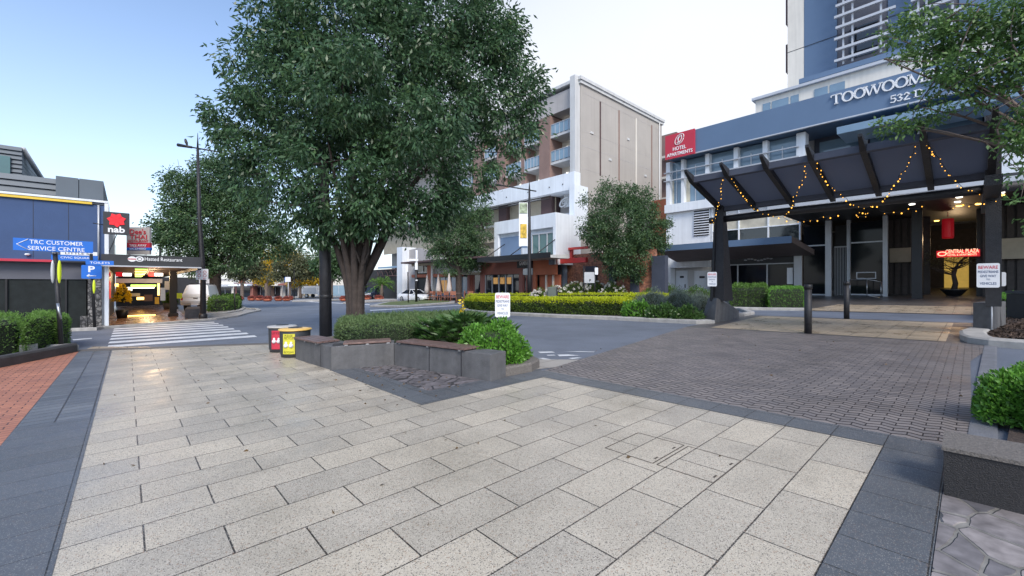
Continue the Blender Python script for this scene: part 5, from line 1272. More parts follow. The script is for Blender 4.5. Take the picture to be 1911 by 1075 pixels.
# gaming frontage
part(bb, 'rust_cladding', 'rust', lambda m: (m.bst(fs(903, TP), fs(968, TP), TP+.05, TP+.3, zt(930, 512, TP), za), m.bst(fs(896, TP), fs(903.5, TP), TP, TP+.4, gd-.5, za), m.bst(fs(968, TP), fs(975, TP), TP+.02, TP+.35, gd-.5, za)))
for k in range(5):
    a = 904+k*12.6; w_ = part(bb, 'window', 'glass', lambda m: m.bst(fs(a, TP), fs(a+12, TP), TP+.2, TP+.26, gd-.5, zt(930, 513, TP)))
    part(w_, 'glowing_window_reflection', 'glow_shop', lambda m: m.bst(fs(a+2, TP), fs(a+10, TP), TP+.17, TP+.195, zt(930, 530, TP), zt(930, 518, TP))) if k in (1, 2, 3) else None  # orange reflection in the panes, put in as a glowing panel
    part(w_, 'mullion', 'silver', lambda m: m.bst(fs(a, TP)+.04, fs(a, TP)-.05, TP+.1, TP+.3, gd-.5, zt(930, 513, TP)))
gs = part(bb, 'gaming_sign', 'charcoal', lambda m: m.bst(fs(968, TP), fs(988, TP), TP-.25, TP+.04, zt(978, 500, TP), zt(978, 484, TP)))
m = MB(); text(m, 'GAMING', ST(fs(978, TP-.27), TP-.27, zt(978, 495, TP)), NU, .42, 1.45, .02, .01); m.build('lettering', 'lettering', gs)
part(bb, 'grey_transom', 'steel', lambda m: m.bst(fs(975, TP), fs(993, TP), TP+.05, TP+.3, zt(984, 513, TP), zt(984, 501, TP)))
dr = part(bb, 'entrance_door', 'glass', lambda m: m.bst(fs(975, TP), fs(993, TP), TP+.2, TP+.25, gd-.5, zt(984, 513, TP)))
part(dr, 'frame', 'rust', lambda m: [m.bst(fs(x, TP)+.06, fs(x, TP)-.06, TP+.1, TP+.19, gd-.5, zt(984, 513, TP)) for x in (976, 981, 992)])
part(bb, 'orange_wall', 'orangewall', lambda m: (m.bst(fs(994, TP), sP, TP+.06, TP+.3, zt(1010, 513, TP), za), m.bst(fs(994, TP), fs(999, TP), TP+.05, TP+.3, gd-.5, zt(1010, 513, TP)), m.bst(fs(999, TP), sP, TP+.6, TP+.8, gd-.5, zt(1010, 513, TP))))
for x in (1013, 1026): part(bb, 'door_jamb', 'whitewarm', lambda m: m.bst(fs(x, TP)+.06, fs(x, TP)-.06, TP+.4, TP+.59, gd-.5, zt(1010, 513, TP)))
part(bb, 'meter_box', 'bluegrey', lambda m: m.bst(fs(1028, TP), fs(1035, TP), TP-.3, TP+.03, zt(1032, 494, TP), zt(1032, 480, TP)))
part(bb, 'inner_dark_wall', 'charcoal', lambda m: m.bst(sE, sP+.4, TP+1.2, TP+1.4, gB, za))
# brick yard wall with dark piers and red beams between the two buildings
SW = 24.0
yard = thing('brick_wall', ST(22, TBd), 'mixed red brick wall with dark blue piers and red steel beams behind the rose bed', 'wall')
TY2 = 33.0
part(yard, 'brickwork', 'brick', lambda m: m.bst(fs(1040, TY2), fs(1222, TY2), TY2, TY2+.4, gB, zt(1100, 473, TY2)))
for a, b, mt in ((1036, 1052, 'bluegrey'), (1092, 1112, 'slate'), (1136, 1147, 'slate'), (1176, 1190, 'slate'), (1216, 1241, 'slate')):
    tq = TY2-(1.0 if a == 1036 else .3)
    part(yard, 'pier', mt, lambda m: m.bst(fs(a, tq), fs(b, tq), tq, tq+.55, gB, zt(a, 472 if a == 1036 else 497, tq) if a < 1216 else zt(1216, 478, tq)))
for (a, b, ya, yb, tq) in ((1040, 1100, 468.5, 464.5, TY2-.5), (1048, 1096, 492, 483, TY2-1.7)):
    part(yard, 'steel_beam', 'red', lambda m: m.bst(fs(a, tq), fs(b, tq), tq-.25, tq+.1, zt(a, ya, tq), zt(a, yb if a == 1048 else yb, tq)+(.0)))
part(yard, 'steel_beam', 'red', lambda m: m.bst(fs(1064, TY2-.4), fs(1068, TY2-.4), TY2-.5, TY2-.2, zt(1066, 483, TY2), zt(1066, 467, TY2)))
# notice board in the garden
nb = thing('notice_board', onY(1104, 33), 'grey notice board on two dark posts in the rose garden', 'sign')
p = onY(1104, 33); c = AT(1100, 518, 33); fx = facing(c)
plate(nb, c, fx, .78, .85, 'silver', .06, 'board')
m = MB(); 
for dx in (-.42, .42): q = Vector((c.x, c.y, 0))+fx*dx; m = MB(); m.tube([(q.x, q.y+.03, gz(q.x, q.y)), (q.x, q.y+.03, c.z+.9)], .06, 6); m.build('post', 'black', nb)
plate(nb, c+fx*.52+ZZ*.5-Vector((0, .1, 0)), fx, .25, .55, 'signwhite', .03, 'white_tag')
m = MB(); text(m, 'P', c+fx*.05-ZZ*.32-Vector((0, .05, 0)), fx, .2, None, .02, .005); m.build('lettering', 'ink', nb)
# building glimpsed between the two
nbg = thing('brown_building', ST(16, 50), 'narrow glimpse of a brown building with balconies between the tan side wall and the hotel', 'building')
TN = 58
part(nbg, 'wall', 'brown', lambda m: m.bst(fs(1225, TN), fs(1262, TN), TN, TN+6, -1, zt(1240, 252, TN)))
for k in range(4): part(nbg, 'balcony', 'whitewarm', lambda m: m.bst(fs(1232, TN-1), fs(1262, TN-1), TN-1.2, TN-.02, zt(1238, 300+k*38, TN), zt(1238, 296+k*38, TN)))
part(nbg, 'low_wall', 'orangewall', lambda m: m.bst(fs(1216, TN-14), fs(1262, TN-14), TN-14, TN-13.5, -1, zt(1235, 372, TN-14)))
# ================================================================== CAFE ROW (left of the podium)
TC = TP
cf = thing('cafe_building', ST(fs(860, TC), TC), 'low shop row with rust coloured posts and cream signboard behind the folded parasols', 'building')
zg_ = gst(fs(830, TC), TC)-.3
zA = zt(850, 487, TC)
part(cf, 'upper_wall', 'whitewarm', lambda m: m.bst(fs(758, TC), fs(893, TC), TC+.5, TC+8, zA, zt(780, 474, TC)))
part(cf, 'gable', 'greyr', lambda m: m.add([ST(fs(760, TC), TC+.3, zA), ST(fs(808, TC), TC+.3, zA), ST(fs(800, TC), TC+.3, zt(790, 470, TC)), ST(fs(778, TC), TC+.3, zt(780, 462, TC)), ST(fs(760, TC), TC+.3, zt(780, 464, TC))]+[ST(fs(760, TC), TC+.6, zA), ST(fs(808, TC), TC+.6, zA), ST(fs(800, TC), TC+.6, zt(790, 470, TC)), ST(fs(778, TC), TC+.6, zt(780, 462, TC)), ST(fs(760, TC), TC+.6, zt(780, 464, TC))], [(0, 1, 2, 3, 4), (9, 8, 7, 6, 5)]+[(i, i+5, (i+1) % 5+5, (i+1) % 5) for i in range(5)]))
part(cf, 'white_pillar', 'white', lambda m: m.bst(fs(750, TC), fs(760, TC), TC-.8, TC+1.5, zg_, zt(755, 462, TC)))
part(cf, 'grey_wall', 'greyr', lambda m: m.bst(fs(760, TC), fs(774, TC), TC, TC+.5, zg_, zA))
part(cf, 'awning', 'darkbrown', lambda m: m.bst(fs(748, TC-2.5), fs(893, TC-2.5), TC-2.5, TC+.45, zA-.1, zA+.12))
part(cf, 'cream_fascia', 'blind', lambda m: m.bst(fs(768, TC-1), fs(815, TC-1), TC-1, TC-.8, zt(790, 497, TC), zA-.11))
for a, b in ((797, 804), (803.5, 807)): part(cf, 'rust_post', 'orangewall' if a == 797 else 'whitewarm', lambda m: m.bst(fs(a, TC-.3), fs(b, TC-.3), TC-.3, TC+.2, zg_, zA-.11))
part(cf, 'rust_beam', 'orangewall', lambda m: m.bst(fs(768, TC-.2), fs(862, TC-.2), TC-.2, TC+.1, zt(820, 517, TC), zt(820, 511, TC)))
part(cf, 'upper_window', 'glass', lambda m: m.bst(fs(778, TC), fs(796, TC), TC+.2, TC+.3, zt(790, 510, TC), zA-.3))
part(cf, 'upper_window_frame', 'whitewarm', lambda m: (m.bst(fs(779, TC), fs(796, TC), TC+.1, TC+.19, zt(790, 509, TC), zt(790, 507.5, TC)), m.bst(fs(787, TC), fs(788.5, TC), TC+.1, TC+.19, zt(790, 507, TC), zA-.3)))
part(cf, 'dark_doorway', 'black', lambda m: m.bst(fs(770, TC), fs(797, TC), TC+.35, TC+.45, zg_, zt(790, 517, TC)))
for k in range(6):
    a = 808+k*10.4; w_ = part(cf, 'window', 'skyglass', lambda m: m.bst(fs(a, TC), fs(a+9.8, TC), TC+.2, TC+.28, zg_+.6, zt(820, 517.5, TC)))
    part(w_, 'frame', 'silver', lambda m: m.bst(fs(a, TC)+.05, fs(a, TC)-.05, TC+.1, TC+.195, zg_, zt(820, 517.5, TC)))
part(cf, 'lit_window', 'glow_shop', lambda m: m.bst(fs(822, TC), fs(832, TC), TC+.12, TC+.18, zg_+1.2, zt(820, 523, TC)))
part(cf, 'transom_wall', 'greyr', lambda m: m.bst(fs(808, TC), fs(893, TC), TC+.12, TC+.4, zt(820, 510.5, TC), zA-.1))
sg_ = part(cf, 'signboard', 'blind', lambda m: m.bst(fs(862, TC-.4), fs(895, TC-.4), TC-.5, TC-.3, zt(880, 513, TC), zt(880, 491, TC)))
m = MB(); text(m, 'ACE', ST(fs(886, TC-.53), TC-.53, zt(884, 508.5, TC)), NU, .85, 2.3, .03, .02); m.build('lettering', 'lettering', sg_)
part(cf, 'rust_post', 'rust', lambda m: m.bst(fs(872, TC-.3), fs(876, TC-.3), TC-.3, TC+.1, zg_, zt(880, 513.5, TC)))
part(cf, 'doorway', 'rust', lambda m: m.bst(fs(876, TC), fs(884, TC), TC+.1, TC+.3, zg_, zt(880, 513.5, TC)))
part(cf, 'glass_door', 'glass', lambda m: m.bst(fs(885, TC), fs(895, TC), TC+.1, TC+.3, zg_, zt(880, 513.5, TC)))
# parasols, tables and chairs
def parasol():
    th = thing('folded_parasol', (0, 0, 0), 'x', 'parasol', 'folded parasols in front of the cafe')
    m = MB(); m.tube([(0, 0, 0), (0, 0, 3.0)], .03, 6); m.build('pole', 'black', th)
    m = MB(); m.lathe([(.28, .95), (.24, 1.4), (.13, 2.2), (.07, 2.8), (.02, 3.05)], (0, 0, 0), 9); m.build('canopy_cloth', 'cloth', th)
    m = MB(); m.lathe([(.3, 1.0), (.2, 1.7), (.05, 2.5)], (.16, .05, 0), 5); m.build('cloth_folds', 'clothdark', th)
    m = MB(); m.lathe([(.25, 0), (.25, .08), (.05, .1)], (0, 0, 0), 8); m.build('base', 'black', th)
    return th
def cafechair():
    th = thing('cafe_chair', (0, 0, 0), 'x', 'chair', 'chairs outside the cafe')
    m = MB(); m.box(-.22, .22, -.22, .22, .44, .48); m.build('seat', 'chairwood', th)
    m = MB(); m.box(-.22, .22, .19, .22, .6, .92); m.build('backrest', 'chairwood', th)
    for x in (-.2, .2):
        for y in (-.2, .2): m = MB(); m.tube([(x*1.2, y*1.2, 0), (x, y, .95 if y > 0 else .45)], .022, 5); m.build('leg', 'chairwood', th)
    return th
def cafetable():
    th = thing('cafe_table', (0, 0, 0), 'x', 'table', 'tables outside the cafe')
    m = MB(); m.box(-.6, .6, -.4, .4, .72, .77); m.build('tabletop', 'clothdark', th)
    for x in (-.5, .5): m = MB(); m.tube([(x, 0, 0), (x, 0, .72)], .04, 6); m.build('leg', 'black', th)
    return th
TCF = TC-4
def onT(px, t): s_ = fs(px, t); return ST(s_, t)
po = parasol()
for i, (px, lb) in enumerate(((797, 'leftmost folded pale parasol beside the rust coloured post'), (818, 'middle folded pale parasol in front of the cafe windows'), (838, 'rightmost folded pale parasol close to the street tree trunk'))):
    l = onT(px, TCF)
    if i == 0: po.location = l; po['label'] = lb; o = po
    else: o = dup(po, l, .4*i, lb)
    o.scale = (1.25, 1.25, 1.05)
ch = cafechair()
for i, px in enumerate((806, 814, 823, 830, 838, 846, 872, 880)):
    l = onT(px, TCF-.7-.8*(i % 2)); lb = 'brown wooden cafe chair, number'
    lb = ['brown cafe chair nearest the white sedan', 'second brown cafe chair from the white sedan', 'brown cafe chair below the middle folded parasol', 'brown cafe chair right of the middle folded parasol', 'brown cafe chair below the right folded parasol', 'brown cafe chair just left of the street tree trunk', 'brown cafe chair left of the glass cafe door', 'brown cafe chair in front of the glass cafe door'][i]
    if i == 0: ch.location = l; ch['label'] = lb; o = ch
    else: o = dup(ch, l, 1.3*i, lb)
    o.scale = (1.3,)*3
tb_ = cafetable()
for i, (px, lb) in enumerate(((811, 'dark cafe table nearest the white sedan'), (827, 'dark cafe table below the middle parasol'), (843, 'dark cafe table beside the right parasol'), (876, 'dark cafe table near the glass cafe door'))):
    l = onT(px, TCF-.2)
    if i == 0: tb_.location = l; tb_['label'] = lb; o = tb_
    else: o = dup(tb_, l, ANG_U, lb)
    o.scale = (1.3,)*3
# teal roofed shop beyond, with open truss and mural
ts = thing('teal_roofed_shop', ST(fs(720, TC), TC+1), 'shop with teal roof, open steel truss and mural left of the white pillar', 'building')
part(ts, 'roof', 'paleblue', lambda m: m.hexa([ST(fs(705, TC), TC, zt(730, 500, TC)), ST(fs(749, TC), TC, zt(730, 500, TC)), ST(fs(749, TC), TC+9, zt(730, 494, TC)), ST(fs(705, TC), TC+9, zt(730, 494, TC))], [ST(fs(705, TC), TC, zt(730, 497, TC)), ST(fs(749, TC), TC, zt(730, 497, TC)), ST(fs(749, TC), TC+9, zt(730, 489, TC)), ST(fs(705, TC), TC+9, zt(730, 489, TC))]))
def truss(m):
    za_, zb__ = zt(730, 515, TC), zt(730, 503, TC); s0, s1 = fs(704, TC), fs(749, TC)
    m.tube([ST(s0, TC-.1, za_), ST(s1, TC-.1, za_)], .09, 5); m.tube([ST(s0, TC-.1, zb__), ST(s1, TC-.1, zb__)], .09, 5)
    for k in range(10): m.tube([ST(s0+(s1-s0)*k/10, TC-.1, za_ if k % 2 else zb__), ST(s0+(s1-s0)*(k+1)/10, TC-.1, zb__ if k % 2 else za_)], .06, 4)
part(ts, 'truss', 'darkbrown', truss)
part(ts, 'dark_wall', 'claddark', lambda m: m.bst(fs(716, TC), fs(749, TC), TC+2, TC+2.3, -2, zt(730, 497.5, TC)))
part(ts, 'mural', M('mural', (.3, .16, .2), .7, .8, .9), lambda m: m.bst(fs(722, TC+1.7), fs(738, TC+1.7), TC+1.8, TC+1.97, -1.5, zt(730, 514, TC)))
sl_ = part(ts, 'slatted_panel', 'cladding', lambda m: m.bst(fs(739, TC), fs(749, TC), TC+1, TC+1.2, -1, zt(745, 523, TC)))
for k in range(5): part(sl_, 'slat', 'lettering', lambda m: m.bst(fs(739.5, TC), fs(748.5, TC), TC+.94, TC+.99, .1+k*.45, .3+k*.45))
# ================================================================== BANK BUILDING (left)
sN, tN = st(G(195, 612)); 
nbk = thing('corner_building', ST(sN, tN), 'dusky blue corner building with a yellow strip below its grey metal upper storey', 'building')
def tq(px, s=None): return ft(px, sN if s is None else s)
def zq(px, py, s=None): return zs(px, py, sN if s is None else s)
tl = tq(-420)
zt0 = zq(190, 384)
gN = gst(sN, tN)-.3
part(nbk, 'front_wall', 'purpleg', lambda m: m.bst(sN, sN+.4, tl, tN, zq(100, 487), zt0))
part(nbk, 'white_trim', 'white', lambda m: (m.bst(sN-.12, sN+.4, tl, tN+.12, zq(190, 379.5)+.02, zq(190, 377)+.05), m.bst(sN-.1, sN+.6, tN+.003, tN+.14, gN, zq(190, 379.5)+.018)))
part(nbk, 'yellow_strip', 'yellow', lambda m: m.bst(sN-.09, sN-.004, tl, tq(172), zt0+.01, zq(190, 379.5)+.015))
part(nbk, 'red_strip', 'signred', lambda m: m.bst(sN-.2, sN-.003, tl, tq(100), zq(60, 488.5), zq(60, 484)))
part(nbk, 'soffit', 'charcoal', lambda m: m.bst(sN-.0, sN+.9, tl, tN-.02, zq(100, 489), zq(100, 487)-.003))
part(nbk, 'lower_wall', 'claddark', lambda m: m.bst(sN+.25, sN+.5, tl, tN-.4, zq(100, 521), zq(100, 489)-.003))
part(nbk, 'black_glazing', 'hedgewall', lambda m: m.bst(sN+.3, sN+.5, tl, tN-.6, gN, zq(100, 521)-.003))
part(nbk, 'side_wall', 'whitewarm', lambda m: m.bst(sN+.42, sN+22, tN-.2, tN-.01, zq(190, 470), zt0-.1))
part(nbk, 'core', 'charcoal', lambda m: m.bst(sN+1, sN+22, tl, tN-.25, gN, zt0-.12))
part(nbk, 'shopfront', 'black', lambda m: m.bst(sN+.42, sN+22, tN-.3, tN-.05, gN, zq(190, 472)))
part(nbk, 'shop_pillar', 'silver', lambda m: m.bst(sN+.1, sN+.4, tN-.35, tN-.0, gN, zq(190, 487)-.004))
# stone clad column
scol = part(nbk, 'stone_column', 'stonecol', lambda m: m.bst(sN-.1, sN+.25, tq(164), tq(190), gN, zq(100, 489)-.006))
part(nbk, 'stone_base', 'stonecol', lambda m: m.bst(sN-.15, sN+.2, tq(150), tq(164)-.01, gN, zq(155, 590)))
# upper metal clad storeys
U1 = sN+.6
part(nbk, 'metal_box', 'cladding', lambda m: (m.bst(U1, U1+9, tq(104, U1), tq(147, U1)-.012, zt0+.12, zs(190, 338, U1)), m.bst(U1, U1+9, tq(147, U1)+.012, tq(193, U1), zt0+.12, zs(190, 338, U1))))
U2 = sN+1.2
for k in range(3):
    za_, zb__ = zs(100, 365-k*11, U2), zs(100, 355.3-k*11, U2)
    part(nbk, 'weatherboard', 'cladding', lambda m: m.hexa([ST(U2-.05, tl, za_), ST(U2-.05, tq(108, U2), za_), ST(U2+6, tq(108, U2), za_), ST(U2+6, tl, za_)], [ST(U2+.03, tl, zb__), ST(U2+.03, tq(108, U2), zb__), ST(U2+6, tq(108, U2), zb__), ST(U2+6, tl, zb__)]))
U3 = sN+2.5
for k in range(8):
    za_, zb__ = zs(20, 337-k*8.2, U3), zs(20, 329.6-k*8.2, U3)
    part(nbk, 'weatherboard', 'cladding', lambda m: m.hexa([ST(U3-.05, tl, za_), ST(U3-.05, tq(41, U3), za_), ST(U3+5, tq(41, U3), za_), ST(U3+5, tl, za_)], [ST(U3+.03, tl, zb__), ST(U3+.03, tq(41, U3), zb__), ST(U3+5, tq(41, U3), zb__), ST(U3+5, tl, zb__)]))
part(nbk, 'upper_window', 'glassteal', lambda m: m.bst(U3-.12, U3-.06, tq(-80, U3), tq(20, U3), zs(10, 328, U3), zs(10, 292, U3)))
part(nbk, 'roof_rake', 'palegrey', lambda m: m.tube([ST(U3+.1, tq(41.5, U3), zs(41, 276, U3)), ST(U3+3.2, tq(44, U3)+.3, zs(60, 335, U3+3))], .1, 4))
# bank hanging sign
ns_ = sN-.0
nsg = thing('bank_sign', AT(217, 417, 18.6), 'dark hanging sign with a glowing red star and white letters at the building corner', 'sign')
c = AT(217.5, 417.3, 18.8); fx = VV3
fx = facing(c); 
plate(nsg, c, fx, .86, .98, 'charcoal', .22, 'sign_box', .02)
nrm = fx.cross(ZZ)
def star(m, c0, R, n=7):
    for k in range(n):
        a = 2*math.pi*k/n+.3; d = fx*math.cos(a)+ZZ*math.sin(a); e = fx*-math.sin(a)+ZZ*math.cos(a)
        q = [c0, c0+d*R*.62+e*R*.36, c0+d*R, c0+d*R*.62-e*R*.36]
        m.add([v+nrm*.0 for v in q]+[v+nrm*.03 for v in q], [(3, 2, 1, 0), (4, 5, 6, 7), (0, 1, 5, 4), (1, 2, 6, 5), (2, 3, 7, 6), (3, 0, 4, 7)])
m = MB(); star(m, c+nrm*.112+ZZ*.14, .32); m.build('star_emblem', 'glow_red', nsg)
m = MB(); text(m, 'nab', c+nrm*.12-ZZ*.4, fx, .26, .55, .03, .01); m.build('lettering', 'lettering', nsg)
m = MB(); m.tube([c-fx*.4-ZZ*.1, c-fx*.75-ZZ*.05], .02, 5); m.build('bracket', 'black', nsg)
m = MB(); m.tube([c-ZZ*.5, ST(*st(AT(200, 470, 19.6)), 2.9)], .015, 4); m.build('stay_cable', 'black', nsg)
# arcade awning along the street
AS = sN-.35; tA1 = ft(376, AS)
ar = thing('arcade_awning', ST(AS, tN), 'dark awning fascia with white restaurant lettering and two round emblems over the lit arcade', 'awning')
zA0, zA1 = zs(200, 496, AS), zs(200, 474, AS)
part(ar, 'fascia', 'charcoal', lambda m: m.bst(AS, AS+.15, tN-.1, tA1, zA0, zA1))
part(ar, 'side_fascia', 'charcoal', lambda m: m.bst(AS+.153, AS+44, tA1-.15, tA1, zA0-.1, zA1))
part(ar, 'soffit', 'darkbrown', lambda m: m.bst(AS+.153, AS+44, tN-.02, tA1-.153, zA0+.05, zA1-.05))
part(ar, 'edge_band', 'silver', lambda m: m.bst(AS-.03, AS-.003, tN-.1, tA1, zA0-.03, zA0+.03))
VD = VV3
m = MB(); text(m, 'Hatted Restaurant', ST(AS-.02, ft(306, AS), zs(306, 487.5, AS)), VD, .165, (ft(341, AS)-ft(271, AS)), .004, .01); m.build('lettering', 'lettering', ar)
for px, nm in ((246.5, 0), (260.5, 1)):
    c2 = ST(AS-.02, ft(px, AS), zs(px, 483.5, AS))
    m = MB(); pts = [c2+VD*.15*math.cos(a*.3927)+ZZ*.125*math.sin(a*.3927) for a in range(17)]
    if nm == 0:
        m.add([c2-UV3*.0]+pts[:16], [(0, i+1, (i+1) % 16+1) for i in range(16)]); em = m.build('round_emblem', 'lettering', ar)
        m = MB(); q = c2-UV3*.01; m.add([q-VD*.14-ZZ*.02, q+VD*.14-ZZ*.02, q+VD*.14+ZZ*.02, q-VD*.14+ZZ*.02], [(0, 1, 2, 3)]); m.build('emblem_bar', 'inkred', em)
    else:
        m.add([c2]+pts[:16], [(0, i+1, (i+1) % 16+1) for i in range(16)]); em = m.build('round_emblem', 'lettering', ar)
        m = MB(); m.tube([c2-UV3*.01+VD*.08*math.cos(a*.5)+ZZ*.07*math.sin(a*.5) for a in range(13)], .012, 4); m.build('emblem_ring', 'ink', em)
# arcade floor, posts, lights and shops within
fl = sheet('arcade_floor', [(sN+1.2, tN), (sN+1.2, tN+.1), (sN+1.6, tN+.0)][:0] or [(sN+1.3, tN-.3), (sN+1.6, ft(332, sN+2.2)), (sN+5, ft(332, sN+2.2)+.9), (sN+48, tA1+.6), (sN+48, tN-.3)], 'arcade_floor', .05)
sheet('corner_footpath', [(sN-.6, tN-.8), (sN+.9, 1.9), (sN+2.6, 4.3), (33.6, 5.9), (37.2, 7.4), (42.2, 7.6), (48, 5.4), (60, 4.4), (60, tN-.3), (sN+.2, tN-.8)], 'footpath', .03)
kerb('corner_kerb', [(sN-.7, tN-1.5), (sN-.65, tN-.7), (sN+.6, 1.3), (sN+2.0, 3.6), (sN+3.8, 4.9), (34.6, 6.3), (37.6, 7.6), (41.5, 8.2), (44.5, 7.2), (50, 5.1)], .3, .1)
def apost(px, s_, w_, mt, lb, top=None):
    pp = ST(s_, ft(px, s_)); th = thing('awning_post', pp, lb, 'post'); t0_ = ft(px, s_)
    part(th, 'shaft', mt, lambda m: m.bst(s_-w_/2, s_+w_/2, t0_-w_/2, t0_+w_/2, pp.z-.02, top or zA0+.04))
    part(th, 'foot', 'kerbdark', lambda m: m.bst(s_-w_*.7, s_+w_*.7, t0_-w_*.7, t0_+w_*.7, pp.z-.02, pp.z+.25))
apost(323, sN+7.5, .35, 'black', 'dark square post holding the right edge of the arcade awning')
apost(327, sN+22, .3, 'black', 'farther dark post along the right edge of the arcade awning')
arc = thing('arcade_shops', ST(sN+10, tN), 'row of lit shop fronts with red and white sign boxes inside the arcade', 'building')
def along(px, s_, z0_, z1_, w0_, mt, name, root=arc, dpx=0): pass
for k, (px, py, wpx, s_, mt) in enumerate(((203, 512, 5, sN+1.2, 'r'), (222, 512, 9, sN+2.4, 'r'), (282, 512, 8, sN+3.2, 'r'))):
    c3 = AT(px, py, YS(px, s_)); k_ = YS(px, s_)/F
    part(arc, 'red_sign_box', 'glow_red', lambda m: m.bst(s_, s_+.1, st(c3)[1]-wpx/2*k_, st(c3)[1]+wpx/2*k_, c3.z-4*k_, c3.z+4.4*k_))
    if k: part(arc, 'white_sign_box', 'glow_white', lambda m: m.bst(s_, s_+.1, st(c3)[1]+wpx/2*k_+.02, st(c3)[1]+(wpx/2+13)*k_, c3.z-3*k_, c3.z+2.5*k_))
s_ = sN+4.5
part(arc, 'white_banner', 'silver', lambda m: m.bst(s_, s_+.06, ft(216, s_), ft(303, s_), zs(250, 528, s_), zs(250, 520, s_)))
s_ = sN+2.0
part(arc, 'red_wall_panel', 'glow_red', lambda m: m.bst(s_, s_+2.5, tN+.0, tN+.12, zs(214, 558, s_), zs(214, 524, s_)))
s_ = sN+26
part(arc, 'far_wall', 'charcoal', lambda m: m.bst(s_+14, s_+14.3, tN-.2, tA1+4, gN-1, zA0+.04))
for k in range(7):
    s2 = sN+5+k*5.2
    part(arc, 'ceiling_light', 'glow_warm' if k % 2 else 'glow_green', lambda m: m.bst(s2, s2+.14, ft(252, s2), ft(276-k*2, s2), zA0-.02, zA0+.045))
for px, py, wpx, hpx, s2, mt in ((268, 533, 36, 3.5, sN+12, 'glow_green'), (262, 537, 40, 2.2, sN+15, 'glow_white'), (240, 541, 10, 3, sN+16, 'glow_white'), (252, 550, 14, 6, sN+26, 'silver'), (262, 557, 10, 5, sN+25, 'glow_warm'), (218, 532, 5, 5, sN+8, 'glow_warm'), (296, 540, 3, 22, sN+14, 'glow_warm'), (312, 533, 7, 16, sN+8.5, 'silver'), (304, 549, 7, 24, sN+8.2, 'steel'), (293, 561, 6, 13, sN+9, 'yellow'), (335, 552, 8, 10, sN+9, 'hivis'), (277, 556, 12, 12, sN+20, 'brown')):
    c3 = AT(px, py, YS(px, s2)); k_ = YS(px, s2)/F; t3 = st(c3)[1]
    part(arc, {'glow_green': 'lit_sign', 'glow_white': 'lit_sign', 'glow_warm': 'lamp', 'silver': 'white_board', 'steel': 'steel_cabinet', 'yellow': 'yellow_board', 'hivis': 'reflective_board', 'brown': 'counter'}[mt], mt, lambda m: m.bst(s2, s2+.12, t3-wpx/2*k_, t3+wpx/2*k_, c3.z-hpx/2*k_, c3.z+hpx/2*k_))
s2 = sN+10
part(arc, 'lit_floor_step', 'glow_warm', lambda m: m.bst(s2, s2+.1, ft(220, s2), ft(290, s2), gst(s2, 1)+.06, gst(s2, 1)+.12))
yb = AT(228, 548, YS(228, sN+8)); th = thing('yellow_bush', (yb.x, yb.y, gz(yb.x, yb.y)), 'rounded yellow bush in a dark pot at the left side of the arcade', 'plant')
shrub('yb', (yb.x, yb.y, yb.z-.5), .38, .38, .95, 'autumn', '', n=500, L=.16, W=.1, parent=th)
m = MB(); m.lathe([(.22, 0), (.32, .55)], (yb.x, yb.y, gz(yb.x, yb.y)), 12); m.build('pot', 'black', th)
# restaurant pole sign above the awning
s3 = sN+3
rsn = thing('restaurant_sign', AT(259, 450, YS(259, s3)), 'white upright sign with red script and blue band standing above the dark awning', 'sign')
YR = YS(259, s3); kR = YR/F
def rb(x0, x1, y0, y1, mt, nm, off=0.):
    q = [AT(x0, y1, YR), AT(x1, y1, YR), AT(x1, y0, YR), AT(x0, y0, YR)]
    m = MB(); m.add([v-Vector((0, off, 0)) for v in q]+[v+Vector((0, .12-off*0, 0)) for v in q], [(0, 1, 2, 3), (7, 6, 5, 4), (0, 4, 5, 1), (1, 5, 6, 2), (2, 6, 7, 3), (3, 7, 4, 0)]); return m.build(nm, mt, rsn)
rb(236, 279, 424, 475, 'greyr', 'sign_face'); rb(237.5, 280, 453, 462, 'signred', 'red_band', .02); rb(237.5, 280.5, 462, 467, 'signblue', 'blue_band', .02)
X3 = Vector((1, 0, 0))
m = MB(); text(m, "Dee's", AT(258, 437, YR)-Vector((0, .03, 0)), X3, 9.5*kR, 30*kR, .01, .005); text(m, 'THAI', AT(259, 446.5, YR)-Vector((0, .03, 0)), X3, 8*kR, 32*kR, .005, .005); text(m, 'RESTAURANT', AT(259, 452, YR)-Vector((0, .03, 0)), X3, 4*kR, 37*kR, .003, .005); m.build('lettering', 'inkred', rsn)
m = MB(); text(m, 'TAKE AWAY', AT(259, 460.5, YR)-Vector((0, .05, 0)), X3, 4.5*kR, 32*kR, .004, .005); text(m, 'LICENSED', AT(259, 466, YR)-Vector((0, .05, 0)), X3, 3.5*kR, 30*kR, .004, .005); m.build('lettering', 'lettering', rsn)
for x in (243, 272): m = MB(); m.tube([AT(x, 474, YR), (AT(x, 476, YR).x, YR, zA1-.1)], .04, 5); m.build('post', 'steel', rsn)

def lamp_light(name, loc, e, col=(1., .68, .38), r=.25):
    l = bpy.data.lights.new(name, 'POINT'); l.energy = e; l.color = col; l.shadow_soft_size = r; o = bpy.data.objects.new(name, l); COL.objects.link(o); o.location = loc
for k in range(5): lamp_light('arcade_lamp', ST(sN+2.2+k*4.5, tN+1.9, zA0-.25), 42)
lamp_light('lobby_lamp', ST(fs(1785, T+5), T+5, ce-1.6), 60)

